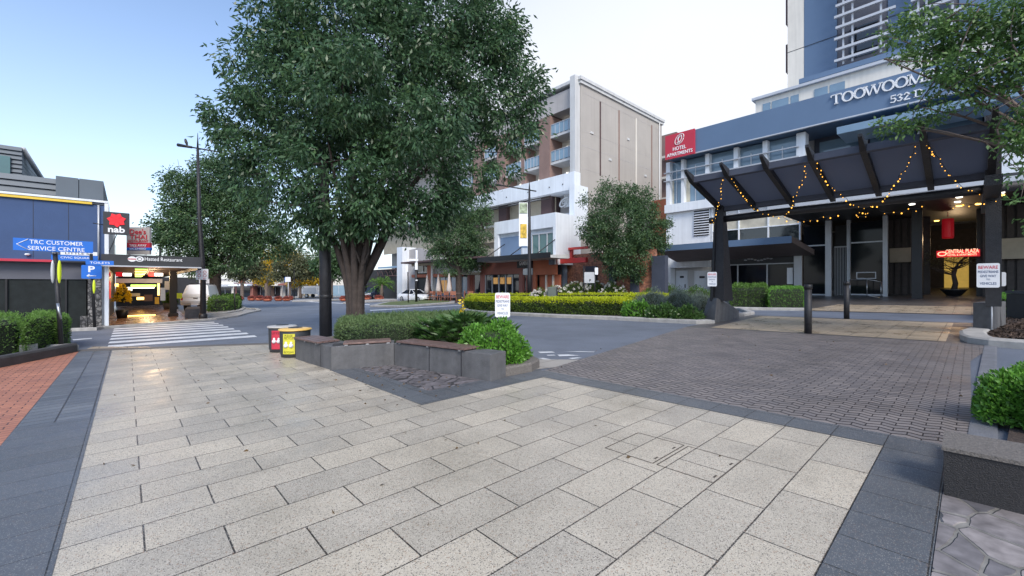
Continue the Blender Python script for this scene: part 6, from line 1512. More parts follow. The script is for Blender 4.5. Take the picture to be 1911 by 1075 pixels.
mcb = onY(1031, 33); th = thing('service_cabinet', mcb, 'grey green metal service cabinet at the left end of the brick wall behind the roses', 'cabinet')
part(th, 'body', M('grey_green_metal', (.1, .125, .11), .5, .1, 3), lambda m: m.box(mcb.x-.35, mcb.x+.3, 33, 33.6, mcb.z-.02, mcb.z+1.5), .02)
part(th, 'door_edge', 'black', lambda m: m.box(mcb.x+.303, mcb.x+.42, 33.05, 33.55, mcb.z, mcb.z+1.48))
# ================================================================== HEDGE ISLAND AND GARDENS
def PP(*pp): return [P2(*p) for p in pp]
kp = pst((864, 581), (900, 585), (960, 588), (1040, 592), (1140, 596), (1240, 601), (1300, 604), (1322, 603))
kerb('garden_kerb', [pst((900, 572))[0]]+kp, .42, .15)
kerb('garden_kerb_front', pst((1322, 603), (1332, 603)), .3, .12)
back_ = pst((1345, 585), (1380, 575), (1330, 568), (1150, 562), (960, 562), (885, 568))
sheet('garden_soil', kp+back_, 'mulch', .06)
kerb('garden_kerb_right', pst((1383, 590), (1402, 586), (1385, 579), (1345, 574)), .3, .13)
# golden hedge with dark olive sides: front runs along the kerb
def hq(name, pxs, depth, z0, h, **k):
    f = [G(*p) for p in pxs]; d = Vector((VX*.35+.2, VY, 0)).normalized()*depth
    poly = [(p.x, p.y) for p in f]+[(p.x+d.x, p.y+d.y) for p in reversed(f)]
    return hedge(name, poly, z0, h, **k)
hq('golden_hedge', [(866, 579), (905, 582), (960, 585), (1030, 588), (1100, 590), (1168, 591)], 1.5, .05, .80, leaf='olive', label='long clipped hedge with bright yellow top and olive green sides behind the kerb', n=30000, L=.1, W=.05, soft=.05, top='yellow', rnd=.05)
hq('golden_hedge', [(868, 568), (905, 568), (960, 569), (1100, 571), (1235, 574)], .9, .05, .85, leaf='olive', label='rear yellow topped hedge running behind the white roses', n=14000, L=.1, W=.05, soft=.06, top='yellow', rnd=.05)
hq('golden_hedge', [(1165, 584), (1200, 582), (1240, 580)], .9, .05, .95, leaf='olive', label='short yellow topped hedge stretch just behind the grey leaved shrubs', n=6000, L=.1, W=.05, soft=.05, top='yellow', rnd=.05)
GX = facing((8, 16))
def gp(px, py): return G(px, py, .05)
shrub('grey_shrub', gp(1218, 589), 1.0, .8, 1.15, 'lav', 'grey leaved lavender shrub at the right end of the yellow hedge', n=9000, L=.1, W=.02, up=1.)
shrub('grey_shrub', gp(1268, 590), 1.0, .8, 1.15, 'lav', 'second grey leaved lavender shrub left of the canopy block', n=9000, L=.1, W=.02, up=1.)
shrub('grey_shrub', gp(1308, 588), .7, .7, 1.0, 'lav', 'small grey lavender shrub touching the sloping canopy block', n=5000, L=.1, W=.02, up=1.)
shrub('leafy_shrub', G(1190, 596, .05), .75, .4, .72, 'bright', 'low leafy green plant with pale leaves at the kerb below the first lavender', n=1500, L=.14, W=.08)
shrub('leafy_shrub', G(1238, 599, .05), .7, .4, .62, 'phil', 'dark leafy plant at the kerb between the two lavender shrubs', n=1300, L=.15, W=.08)
shrub('leafy_shrub', G(1284, 601, .05), .6, .35, .55, 'phil', 'dark leafy plant at the kerb beside the canopy block', n=1100, L=.15, W=.08)
for i, (px, py, w_, h_, lb) in enumerate(((1040, 567, 1.2, 1.0, 'white rose bush left of the others, near the meter cabinet'), (1075, 562, 1.3, 1.25, 'white rose bush just left of the notice board'), (1110, 562, 1.4, 1.3, 'tallest white rose bush directly under the notice board'), (1145, 563, 1.2, 1.15, 'white rose bush beside the garden tree trunk'), (1010, 568, 1.0, .85, 'low white rose bush nearest the gaming entrance'))):
    shrub('rose_bush', gp(px, py+2), w_, .9, h_*1.35, 'olive', lb, n=2400, L=.15, W=.09, petals=42, group='white rose bushes in the garden bed')
shrub('rose_bush', gp(1055, 568), .5, .4, 1.15, 'olive', 'small bush with pale orange flowers among the white roses', n=600, L=.14, W=.06, petals=9, petal='pink')
shrub('purple_shrub', gp(1185, 563), .8, .6, 1.3, 'purple', 'low shrub with purple flowers right of the garden tree', n=900, L=.1, W=.04)
shrub('garden_shrub', gp(1240, 565), 2.0, .9, 1.35, 'hedge', 'spreading green shrub in front of the dark blue wall', n=5000, L=.12, W=.05)
shrub('garden_shrub', gp(1300, 567), 1.8, .9, 1.15, 'hedge', 'spreading green shrub in front of the white double doors', n=4500, L=.12, W=.05)
# hotel hedges right of the plinth
kerb('hotel_garden_kerb', pst((1372, 578), (1430, 578.5), (1505, 579.5)), .35, .14)
hedge('hotel_hedge', PP((1362, 575), (1432, 575), (1432, 567), (1370, 566)), .05, 1.3, 'hedge', 'looser dark green hedge beside the canopy block below the shop glass', n=8000, L=.12, W=.05, soft=.09)
hedge('hotel_hedge', PP((1434, 576), (1502, 576), (1500, 566), (1436, 566)), .05, 1.16, 'bright', 'neatly clipped bright green hedge left of the nearer bollard', n=9000, L=.08, W=.04, soft=.05)
# right island: kerb, mulch, hedge, bin
ik = pst((1813, 640), (1818, 628), (1838, 622), (1850, 630), (1850, 640), (1862, 648), (1911, 652), (1990, 655))
kerb('island_kerb', pst((1990, 653), (1911, 649), (1860, 645), (1832, 641), (1818, 635), (1815, 628), (1830, 622)), .5, .17)
sheet('mulch_bed', pst((1830, 624), (1860, 636), (1930, 642), (2000, 645), (2000, 590), (1890, 590), (1878, 605)), 'mulch', .12)
n_ = 2500; g0_ = [G(random.uniform(1850, 1985), random.uniform(596, 640), .13) for _ in range(n_)]
o = leaf_object('bark_chips', np.array([tuple(v) for v in g0_]), unit(rng.normal(size=(n_, 3))*np.array([1, 1, .25])), .12, .04, 'chip'); tag(o, kind='stuff')
hedge('island_hedge', PP((1852, 596), (1900, 598), (1905, 588), (1862, 586)), .05, .8, 'bright', 'small bright green hedge between the right canopy block and the dark bin', n=5000, L=.09, W=.045, soft=.06)
bp_ = G(1918, 601); th = thing('square_bin', bp_, 'tall dark green box bin at the right edge beside the mulch bed', 'bin')
part(th, 'body', 'black', lambda m: m.prism([bp_+Vector(v) for v in ((-.36, -.3, 0), (.4, -.36, 0), (.46, .34, 0), (-.3, .4, 0))], 0, 1.02))
part(th, 'lid', 'charcoal', lambda m: m.prism([bp_+Vector(v) for v in ((-.38, -.32, 0), (.42, -.38, 0), (.48, .36, 0), (-.32, .42, 0))], 1.025, 1.12))
# near right planter with bench
cw = thing('stone_planter', G(1765, 920), 'black speckled stone planter with pale coping at the right edge of the picture', 'planter')
WB = [(.14, 4.42), (-4.0, 4.34), (-4.0, 4.72), (-.0, 4.8), (-.1, 5.6), (.12, 5.7)]
hw = zs(1765, 832, .14)-gst(.14, 4.42); hw = AT(1762, 833, ST(.14, 4.42).y).z-gst(.14, 4.42)
part(cw, 'wall', 'blackstone', lambda m: (m.prism([ST(*q) for q in [(.14, 4.42), (-4.0, 4.34), (-4.0, 4.75), (.14, 4.83)]], -.02, hw-.03),))
part(cw, 'coping', 'topstone', lambda m: m.prism([ST(*q) for q in [(.15, 4.41), (-4.0, 4.33), (-4.0, 4.9), (.15, 4.9)]], hw-.028, hw))
part(cw, 'side_kerb', 'topstone', lambda m: m.prism([ST(*q) for q in [(.14, 4.905), (-.14, 4.905), (-.14, 5.6), (.14, 5.6)]], -.02, .1))
sheet('planter_bed', [(-.14, 4.9), (-4, 4.9), (-4, 7.5), (-.3, 7.3)], 'mulch', .03)
shrub('box_shrub', G(1962, 802, .05), .54, .56, .54, 'bright', 'bright green round clipped shrub at the right edge behind the black planter', n=15000, L=.05, W=.03, rot=.2)
bn = thing('planter_bench', ST(-.55, 4.6, dz=hw), 'weathered timber slat bench top resting on the black stone planter', 'bench')
for k in range(5): part(bn, 'slat', 'timber', lambda m: m.prism([ST(-.5, 4.43+k*.085), ST(-3.6, 4.37+k*.085), ST(-3.6, 4.44+k*.085), ST(-.5, 4.5+k*.085)], hw+.02, hw+.06))
# left hedges
kl = [(14.2, -2.3), (15.5, -1.55), (16.55, -1.06)]
kerb('left_planter_kerb', [(10.5, -4.6), (14.3, -2.12), (15.6, -1.5), (16.5, -1.1)], .22, .24, 'kerbdark')
kerb('left_planter_kerb_end', [(16.5, -1.1), (16.95, -1.25), (17.05, -1.7)], .25, .2, 'kerb')
sheet('left_soil', [(14.4, -2.2), (16.5, -1.1), (17.0, -1.5), (18.5, -6), (15, -9), (10, -6)], 'mulch', .08)
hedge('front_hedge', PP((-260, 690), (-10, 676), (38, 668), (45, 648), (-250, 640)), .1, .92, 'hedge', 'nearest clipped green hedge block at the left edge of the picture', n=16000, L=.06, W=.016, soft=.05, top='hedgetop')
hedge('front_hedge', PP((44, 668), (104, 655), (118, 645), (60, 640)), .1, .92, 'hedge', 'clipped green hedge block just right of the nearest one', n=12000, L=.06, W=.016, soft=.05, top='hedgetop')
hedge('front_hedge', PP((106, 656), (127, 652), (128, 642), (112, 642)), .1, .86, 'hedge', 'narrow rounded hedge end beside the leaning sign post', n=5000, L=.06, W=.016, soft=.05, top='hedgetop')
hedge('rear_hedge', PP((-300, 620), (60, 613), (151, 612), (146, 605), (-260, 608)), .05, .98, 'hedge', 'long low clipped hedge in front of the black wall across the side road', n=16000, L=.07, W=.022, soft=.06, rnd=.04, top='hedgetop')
kerb('rear_hedge_kerb', pst((-300, 628), (60, 620), (180, 616), (192, 612)), .25, .12, 'kerb')
part_ = G(62, 663, .05)
th = thing('stone_block', part_, 'small grey stone block lying on the dark kerb under the left hedges', 'stone')
part(th, 'block', 'kerb', lambda m: m.prism([G(36, 668), G(70, 663), G(72, 659), (38, 664, 0) and G(38, 664)], .1, .3))
# ================================================================== STREET SIGNS (left)
LS = 10.9
th = thing('street_sign', onY(115, 11.6), 'leaning post with wide blue arrow sign of two lines and yellow reflectors', 'sign')
p0 = onY(115, 11.6); top = AT(103, 470, 11.6)
m = MB(); m.tube([p0, AT(103, 474, 11.6)], .05, 10); m.build('post', 'blackpost', th)
m = MB(); m.tube([AT(103, 476, 11.62), AT(102, 468, 11.6)], .055, 8); m.build('post_top', 'steel', th)
c = AT(102.5, 458.5, 11.5); fx = facing(c)
def arrow_sign(th, c, fx, w, h, mat, lines, lm='lettering', head=.14):
    n_ = fx.cross(ZZ); q = [(-w/2, 0), (-w/2+head, -h/2), (w/2, -h/2), (w/2, h/2), (-w/2+head, h/2)]
    q = [(-w/2, -h/2), (w/2, -h/2), (w/2, h/2), (-w/2, h/2)]
    m = MB(); a = [c+fx*x+ZZ*z for x, z in q]; k = len(a)
    m.add([v+n_*.01 for v in a]+[v-n_*.01 for v in a], [tuple(range(k)), tuple(range(2*k-1, k-1, -1))]+[(i, k+i, k+(i+1) % k, (i+1) % k) for i in range(k)])
    b_ = m.build('sign_face', mat, th)
    m = MB()
    if head: m.tube([c+n_*.012+fx*(-w/2+head+.06)+ZZ*h*.44, c+n_*.012+fx*(-w/2+.06), c+n_*.012+fx*(-w/2+head+.06)-ZZ*h*.44], .012, 4); m.build('arrow', lm, th)
    m = MB()
    for s_, z, hh, ww in lines: text(m, s_, c+n_*.012+fx*.04+ZZ*z, fx, hh, ww, .004, .003)
    if m.v: m.build('lettering', lm, th)
    m = MB(); m.tube([c+n_*.011+fx*(-w/2+.02)+ZZ*(0), c+n_*.011+fx*(w/2)], .006, 4)
k_ = 11.5/F
arrow_sign(th, c, fx, 101*k_, 22*k_, 'signblue', [('TRC CUSTOMER', .025, 7.2*k_, 68*k_), ('SERVICE CENTRE', -.14, 7.2*k_, 72*k_)], head=.2)
for px, mt, nm in ((111, 'hivis', 'reflector'), (98.5, 'silver', 'reflector_back')):
    m = MB(); cc = AT(px, 507, 11.5); m.ball(cc, 1, 12, (.035, .05, 22*k_)); m.build(nm, mt, th)
m = MB(); m.tube([AT(107.5, 566, 11.3), AT(113, 596, 11.3)], .03, 6); m.build('cable_guard', 'steel', th)
# second post with blue name plates and parking sign
Y2 = 18.2; k2 = Y2/F
p0 = onY(177, Y2); th = thing('street_sign', p0, 'post with parking sign, blue arrow plates and a yellow reflector before the stone column', 'sign')
m = MB(); m.tube([p0, AT(170, 474, Y2)], .055, 10); m.build('post', 'black', th)
c = AT(171, 507.5, Y2-.1); fx = facing(c)
f_ = plate(th, c, fx, 27*k2, 25*k2, 'signblue')
m = MB(); text(m, 'P', f_+ZZ*.0+fx*0-ZZ*.0, fx, 11*k2, 9*k2, .03, .003); m.build('lettering', 'lettering', th)
m = MB(); m.tube([f_-ZZ*.17+fx*.14, f_-ZZ*.17-fx*.14], .02, 4); m.tube([f_-ZZ*.1-fx*.06, f_-ZZ*.17-fx*.14, f_-ZZ*.24-fx*.06], .02, 4); m.build('arrow', 'lettering', th)
c = AT(140, 481.5, Y2-.1); fx = facing(c); arrow_sign(th, c, fx, 60*k2, 9.5*k2, 'signblue', [('CIVIC SQUARE', -.03, 3.6*k2, 40*k2)], head=.09)
c = AT(148, 473, Y2); f_ = plate(th, c, fx, 48*k2, 7*k2, 'signwhite', round_=.02); m = MB(); text(m, 'LITTLE ST', f_-ZZ*.05, fx, 4.2*k2, 36*k2, .004, .003); m.build('lettering', 'ink', th)
c = AT(186.5, 490.5, Y2-.3); fx2 = facing(c); f_ = plate(th, c, fx2, 37*k2, 8*k2, 'signblue', round_=.02); m = MB(); text(m, 'TOILETS', f_-ZZ*.04, fx2, 3.6*k2, 26*k2, .004, .003); m.build('lettering', 'lettering', th)
m = MB(); m.ball(AT(175.5, 535, Y2-.12), 1, 12, (.05, .05, 13*k2)); m.build('reflector', 'hivis', th)
# ================================================================== LAMP POSTS
def lamp(px_b, py_b, Y, top_y, arm_y, armL, armR, r, label, spike=True, head=True):
    p = onY(px_b, Y); th = thing('street_lamp', p, label, 'lamp post'); T_ = AT(px_b-10 if px_b < 400 and Y < 40 else px_b, top_y, Y); k = Y/F
    base_z = p.z; a = AT(px_b, arm_y, Y); x_ = T_.x
    m = MB(); m.tube([p-ZZ*.1, p+ZZ*2.6, Vector((x_+(p.x-x_)*.3, Y, a.z*.6+p.z*.4)), Vector((x_, Y, a.z))], [r*1.5, r*1.3, r, r*.6], 10); m.build('pole', 'blackpost', th)
    m = MB(); m.tube([Vector((x_, Y, a.z)), Vector((x_, Y, T_.z))], [r*.5, .01], 6); m.build('spike', 'black', th)
    m = MB(); L_ = AT(armL[0], armL[1], Y); R_ = AT(armR[0], armR[1], Y); m.tube([L_, R_], r*.38, 6); m.build('arm', 'black', th)
    m = MB(); d = (R_-L_).normalized(); m.tube([L_-d*.1, L_+d*.7], [.09, .06], 6); m.build('lamp_head', 'black', th)
    m = MB(); m.lathe([(r*2., 0), (r*2., .3), (r*1.4, .4)], p, 10); m.build('base', 'black', th)
    return th
lamp(379, 592, 23.2, 248, 276, (335, 271), (428, 287), .1, 'tall black street lamp with cross arm at the left street corner')
m1 = G(372, 588)
c = AT(377, 512, 22.9); fx = facing(c); th = thing('parking_sign', c, 'small pale square parking sign strapped to the left street lamp', 'sign')
f_ = plate(th, c, fx, 19*23/F, 20*23/F, 'signwhite')
m = MB()
for i, (x, z, r_, ) in enumerate(((-.12, .12, .07), (.12, .12, .07), (-.12, -.07, .07), (.12, -.07, .07))):
    m.tube([f_+fx*(x+r_*math.cos(a*.7))+ZZ*(z+r_*math.sin(a*.7)) for a in range(10)], .012, 4)
text(m, '5 - 2P', f_-ZZ*.26, fx, .06, .35, .004, .003); m.build('lettering', 'inkred', th)
# bird on the arm
bp = AT(347.5, 269, 23.2); th = tag(None, None) if False else thing('bird', bp, 'small dark bird perched on the left end of the street lamp arm', 'bird')
m = MB(); m.tube([bp+Vector((.07, 0, -.13)), bp+Vector((.04, 0, .0)), bp+Vector((0, 0, .1)), bp+Vector((-.03, 0, .2)), bp+Vector((-.04, 0, .27)), bp+Vector((-.12, 0, .27))], [.015, .05, .075, .065, .045, .004], 10)
m.tube([bp+Vector((-.01, .02, .04)), bp+Vector((-.01, .02, -.03))], .008, 4); m.tube([bp+Vector((-.01, -.02, .04)), bp+Vector((-.01, -.02, -.03))], .008, 4); m.build('body', 'black', th)
lp2 = lamp(988, 560, 38, 335, 352.5, (930, 345), (1001, 357), .14, 'black street lamp with cross arm and hanging banner in front of the balcony building')
lp3 = lamp(299, 560, 60, 398, 409, (284, 408), (318, 412), .14, 'distant street lamp peeping over the left tree')
bn_ = thing('banner', AT(977, 420, 38), 'tall patterned white and gold banner hanging beside the central street lamp', 'banner')
def bnr(x0, x1, y0, y1, mt, nm, off=0):
    m = MB(); q = [AT(x0, y1, 37.9-off), AT(x1, y1, 37.9-off), AT(x1, y0, 37.9-off), AT(x0, y0, 37.9-off)]
    m.add(q+[v+Vector((0, .03, 0)) for v in q], [(0, 1, 2, 3), (7, 6, 5, 4), (0, 4, 5, 1), (1, 5, 6, 2), (2, 6, 7, 3), (3, 7, 4, 0)]); return m.build(nm, mt, bn_)
bnr(968.5, 985, 378, 460, 'lettering', 'banner_cloth'); bnr(969.5, 984, 379, 398, M('banner_print', (.3, .36, .25), .7, .9, 2.5), 'print', .05); bnr(971, 983, 418, 444, M('banner_gold', (.62, .42, .06), .7, .7, 3), 'print', .05); bnr(973, 984, 459, 463, 'bluepanel', 'base_strip', .02)
m = MB(); m.tube([AT(968, 378, 37.95), AT(988, 378, 37.95)], .03, 5); m.tube([AT(970, 461, 37.95), AT(988, 461, 37.95)], .03, 5); m.build('bracket', 'black', bn_)
# sign posts in the median
for px, py_t, py_b, Yq, lb in ((777, 492, 561, 44, 'thick dark post with pale street name blades in the middle island'), (762, 495, 562, 42, 'thin dark sign post with narrow pale plate beside the white sedan')):
    p = onY(px, Yq); th = thing('sign_post', p, lb, 'sign'); k = Yq/F
    m = MB(); m.tube([p, AT(px-1, py_t, Yq)], (.13 if px == 777 else .06), 8); m.build('post', 'black', th)
    if px == 777:
        m = MB(); m.tube([AT(777.5, 467, Yq), AT(777.5, 500, Yq)], .12, 6); m.build('pole_top', 'signwhite', th)
        for (x, y, w_, h_) in ((770, 485, 20, 4), (777, 497, 5, 13)): plate(th, AT(x, y, Yq-.2), facing(AT(x, y, Yq)), w_*k, h_*k, 'signwhite', round_=.02)
        plate(th, AT(777.5, 523, Yq-.2), facing(AT(777, 523, Yq)), 4*k, 2*k, 'signwhite', round_=.02, name='tape_band')
    else: plate(th, AT(759.5, 501, Yq-.1), facing(AT(759, 501, Yq)), 4.5*k, 13*k, 'signwhite', round_=.02)
p = onY(439, 34); th = thing('sign_post', p, 'short thin black post on the left kerb beside the low shrubs', 'post'); m = MB(); m.tube([p, AT(437, 539, 34)], .05, 6); m.build('post', 'black', th)
m = MB(); m.lathe([(.09, 0), (.09, .06)], p, 8); m.build('foot', 'black', th)
# ================================================================== VEHICLES
def wheel(th, x, y, r, w=.22):
    m = MB(); s = 1 if y > 0 else -1
    def ring(prof):
        n = 18; o = []
        for (rr, yy) in prof: o += [(x+rr*math.cos(2*math.pi*k/n), y+yy*s, r+rr*math.sin(2*math.pi*k/n)) for k in range(n)]
        L_ = len(prof); m.add(o, [(i*n+k, i*n+(k+1) % n, (i+1)*n+(k+1) % n, (i+1)*n+k) for i in range(L_-1) for k in range(n)]+[tuple(range(n)), tuple(range((L_-1)*n, L_*n))])
    ring([(r*.6, -w), (r*.97, -w), (r, -w*.8), (r, -w*.1), (r*.96, 0), (r*.66, .0)]); wh = m.build('wheel', 'rubber', th)
    m = MB(); ring([(r*.64, -.02), (r*.6, .012), (r*.2, .022)]); m.build('rim', 'rim', wh)
def loft(m, st_, smooth=False):
    n = len(st_[0]); o = [p for s in st_ for p in s]
    m.add(o, [(i*n+k, (i+1)*n+k, (i+1)*n+(k+1) % n, i*n+(k+1) % n) for i in range(len(st_)-1) for k in range(n)]+[tuple(range(n)), tuple(range((len(st_)-1)*n+n-1, (len(st_)-1)*n-1, -1))], smooth)
def sect(x, zb, zm, zt_, wb, wt, rnd=.06):
    return [(x, -wb+.05, zb), (x, -wb, zb+.1), (x, -wb, zm), (x, -wt, zt_-rnd), (x, -wt+rnd*1.5, zt_), (x, wt-rnd*1.5, zt_), (x, wt, zt_-rnd), (x, wb, zm), (x, wb, zb+.1), (x, wb-.05, zb)]
def car(name, label, paint, L_=4.7, W=.88, kind='sedan'):
    th = thing(name, (0, 0, 0), label, 'car'); h = L_/2
    m = MB()
    if kind == 'sedan':
        S = [(-h, .42, .62, .82, .74, .68), (-h+.12, .28, .62, .92, .84, .74), (-h+.7, .2, .66, .98, W, .76), (-h+1.2, .2, .68, .98, W, .8), (0, .2, .66, .94, W, .82), (h-1.45, .2, .66, .92, W, .8), (h-.7, .2, .62, .84, W, .74), (h-.15, .26, .56, .72, .84, .7), (h, .38, .54, .64, .72, .62)]
        loft(m, [sect(*s) for s in S], True); body = m.build('body', paint, th, .02)
        m = MB(); C_ = [(-h+.75, .95, .97, .78, .6), (-h+1.35, .94, 1.40, .8, .58), (-h+2.1, .94, 1.46, .8, .6), (h-2.35, .92, 1.42, .8, .6), (h-1.35, .9, .93, .78, .66)]
        def cs(x, z0, z1, w0, w1): return [(x, -w0, z0), (x, -w1, z1-.03), (x, -w1+.1, z1), (x, w1-.1, z1), (x, w1, z1-.03), (x, w0, z0)]
        loft(m, [cs(*c_) for c_ in C_]); m.build('cabin_glass', 'glassdark', th)
        m = MB(); R_ = [(-h+1.3, 1.395, 1.415, .6, .57), (-h+2.1, 1.44, 1.475, .62, .59), (h-2.35, 1.4, 1.435, .62, .59), (h-2.28, 1.37, 1.395, .61, .58)]
        loft(m, [cs(*c_) for c_ in R_]); m.build('roof', paint, th)
        for s in (-1, 1):
            for (xa, za, ya, xb, zb_, yb_) in ((-h+.8, .95, .8, -h+1.38, 1.4, .6), (-.1, .94, .81, -.15, 1.44, .61), (h-1.42, .93, .8, h-2.3, 1.42, .61)):
                m = MB(); m.tube([(xa, s*ya, za), (xb, s*yb_, zb_)], .035, 5); m.build('pillar', paint, th)
            m = MB(); m.ball((h-1.55, s*.95, .98), 1, 8, (.07, .1, .07)); m.build('mirror', paint, th)
            m = MB(); m.ball((h-.2, s*.62, .62), 1, 8, (.14, .17, .08)); m.build('headlight', 'lamp', th)
            m = MB(); m.ball((-h+.1, s*.62, .78), 1, 8, (.08, .16, .08)); m.build('tail_light', 'taillamp', th)
            m = MB(); m.box(-.5, -.35, s*.885, s*.9, .78, .8); m.box(.45, .6, s*.885, s*.9, .78, .8); m.build('door_handle', 'silver', th)
        m = MB(); m.box(h-.04, h+.02, -.28, .28, .5, .6); m.build('grille', 'black', th)
        m = MB(); m.box(h-.1, h+.015, -.5, .5, .3, .38); m.build('bumper_vent', 'black', th)
        m = MB(); m.box(h+.0, h+.035, -.2, .2, .4, .49); m.build('number_plate', 'plate', th)
        ax, r = (h-.85, -h+.95), .32
    elif kind == 'suv':
        S = [(-h, .4, .8, 1.0, .84, .8), (-h+.15, .3, .8, 1.05, W, .84), (0, .28, .8, 1.08, W, .86), (h-1.2, .28, .8, 1.05, W, .84), (h-.2, .3, .75, .98, W, .8), (h, .45, .7, .9, .8, .74)]
        loft(m, [sect(*s) for s in S], True); m.build('body', paint, th)
        def cs(x, z0, z1, w0, w1): return [(x, -w0, z0), (x, -w1, z1-.04), (x, -w1+.1, z1), (x, w1-.1, z1), (x, w1, z1-.04), (x, w0, z0)]
        m = MB(); loft(m, [cs(*c_) for c_ in ((-h+.1, 1.04, 1.06, .84, .72), (-h+.4, 1.05, 1.68, .84, .68), (h-2.1, 1.05, 1.7, .84, .68), (h-1.2, 1.02, 1.05, .82, .72))]); m.build('cabin_glass', 'glass', th)
        m = MB(); loft(m, [cs(*c_) for c_ in ((-h+.35, 1.66, 1.7, .7, .67), (h-2.1, 1.68, 1.74, .7, .67))]); m.build('roof', paint, th)
        for s in (-1, 1): m = MB(); m.box(h-.05, h+.03, s*.5-.18, s*.5+.18, .74, .9); m.build('headlight', 'lamp', th)
        m = MB(); m.box(h-.03, h+.02, -.3, .3, .6, .85); m.build('grille', 'silver', th)
        m = MB(); m.box(h, h+.04, -.22, .22, .42, .53); m.build('number_plate', 'plate', th)
        ax, r = (h-.85, -h+.85), .38
    elif kind == 'ute':       # utility with a boxy white canopy, seen from behind
        S = [(-h, .6, .95, 1.06, .86, .86), (-h+.1, .5, .95, 1.1, W, W-.01), (.2, .5, .95, 1.1, W, W-.01), (.4, .45, .95, 1.1, W, .86), (h-1.3, .45, .95, 1.12, W, .84), (h-.2, .45, .85, 1.0, W, .8), (h, .55, .8, .9, .8, .74)]
        loft(m, [sect(*s) for s in S]); m.build('body', paint, th)
        def cs(x, z0, z1, w0, w1): return [(x, -w0, z0), (x, -w1, z1-.08), (x, -w1+.16, z1), (x, w1-.16, z1), (x, w1, z1-.08), (x, w0, z0)]
        m = MB(); loft(m, [cs(*c_) for c_ in ((-h+.0, 1.1, 1.3, .86, .8), (-h+.42, 1.105, 1.98, .86, .64), (.25, 1.105, 2.0, .86, .66), (.35, 1.105, 1.9, .84, .64))]); m.build('canopy', paint, th)
        m = MB(); loft(m, [cs(*c_) for c_ in ((.4, 1.1, 1.72, .84, .66), (h-2.2, 1.1, 1.74, .84, .66), (h-1.4, 1.1, 1.13, .82, .72))]); m.build('cab', 'glass', th)
        m = MB(); m.hexa([(-h+.12, -.6, 1.36), (-h+.12, .6, 1.36), (-h+.16, .6, 1.36), (-h+.16, -.6, 1.36)], [(-h+.36, -.5, 1.82), (-h+.36, .5, 1.82), (-h+.4, .5, 1.82), (-h+.4, -.5, 1.82)]); m.build('rear_window', paint, th)
        m = MB(); m.box(-h-.12, -h+.02, -.86, .86, .66, .82); m.build('rear_bumper', 'silver', th)
        m = MB(); m.box(-h-.14, -h-.12, -.22, .22, .52, .64); m.build('number_plate', 'plate', th)
        m = MB(); m.box(-h-.03, -h-.001, -.14, .14, .98, 1.04); m.build('tailgate_handle', 'black', th)
        for s in (-1, 1): m = MB(); m.box(-h-.04, -h+.0, s*.8-.05, s*.8+.05, .86, 1.06); m.build('tail_light', 'taillamp', th)
        m = MB(); 
        for y in (-.5, .5): m.tube([(-h+.6, y, 2.02), (.1, y, 2.06)], .025, 5)
        for x in (-1.5, -.6): m.tube([(x, -.62, 2.05), (x, .62, 2.05)], .025, 5)
        m.build('roof_rack', 'black', th)
        ax, r = (h-.95, -h+1.15), .4
    else:       # service truck
        S = [(h-1.9, .5, 1.0, 1.15, W, W), (h-.3, .5, 1.0, 1.15, W, .9), (h, .55, .9, 1.0, .86, .8)]
        loft(m, [sect(*s) for s in S]); m.build('body', paint, th)
        m = MB(); loft(m, [[(x, -a, 1.15), (x, -b, z), (x, b, z), (x, a, 1.15)] for x, a, b, z in ((h-1.9, .88, .75, 2.0), (h-.9, .88, .75, 2.0), (h-.35, .85, .75, 1.2))]); m.build('cab', paint, th)
        m = MB(); m.box(h-1.6, h-.95, -.9, -.78, 1.3, 1.85); m.box(h-1.6, h-.95, .78, .9, 1.3, 1.85); m.build('window', 'glass', th)
        m = MB(); m.box(-h, h-1.95, -.98, .98, .8, 2.25); m.build('box_body', paint, th, .04)
        m = MB(); m.box(-h+.3, h-2.2, -1.0, -.985, 1.0, 2.05); m.build('locker_door', 'silver', th)
        m = MB(); m.tube([(-h+.3, -.7, 2.3), (h-.6, -.7, 2.35)], .05, 5); m.build('ladder_rack', 'silver', th)
        ax, r = (h-.9, -h+1.1), .42
    for x in ax:
        for s in (-1, 1):
            m = MB(); m.lathe([(r*1.18, -.0)], (0, 0, 0), 3) if False else None
            wheel(th, x, s*(W+.01), r)
    return th
def put(th, px, Y, yaw, sc_=1., dz=0.):
    th.location = onY(px, Y)+ZZ*dz; th.rotation_euler = (0, 0, yaw); th.scale = (sc_,)*3
    return th
put(car('parked_car', 'white sedan parked nose right beside the middle island', 'carwhite', 4.8), 775, 50, math.radians(-38), 1.0)
put(car('parked_car', 'dark navy car facing the camera between the big trunk and the sedan', 'cardark', 4.6, .9, 'suv'), 695, 66, math.radians(-95), 1.05)
put(car('parked_utility', 'white utility with a tall canopy parked rear end out behind the left street lamp', 'carwhite', 5.2, .92, 'ute'), 385, 36, math.radians(112), 1.1)
put(car('service_truck', 'white service truck with box body parked far away left of the dark post', 'carwhite', 5.6, .95, 'truck'), 592, 82, math.radians(-15), 1.0)
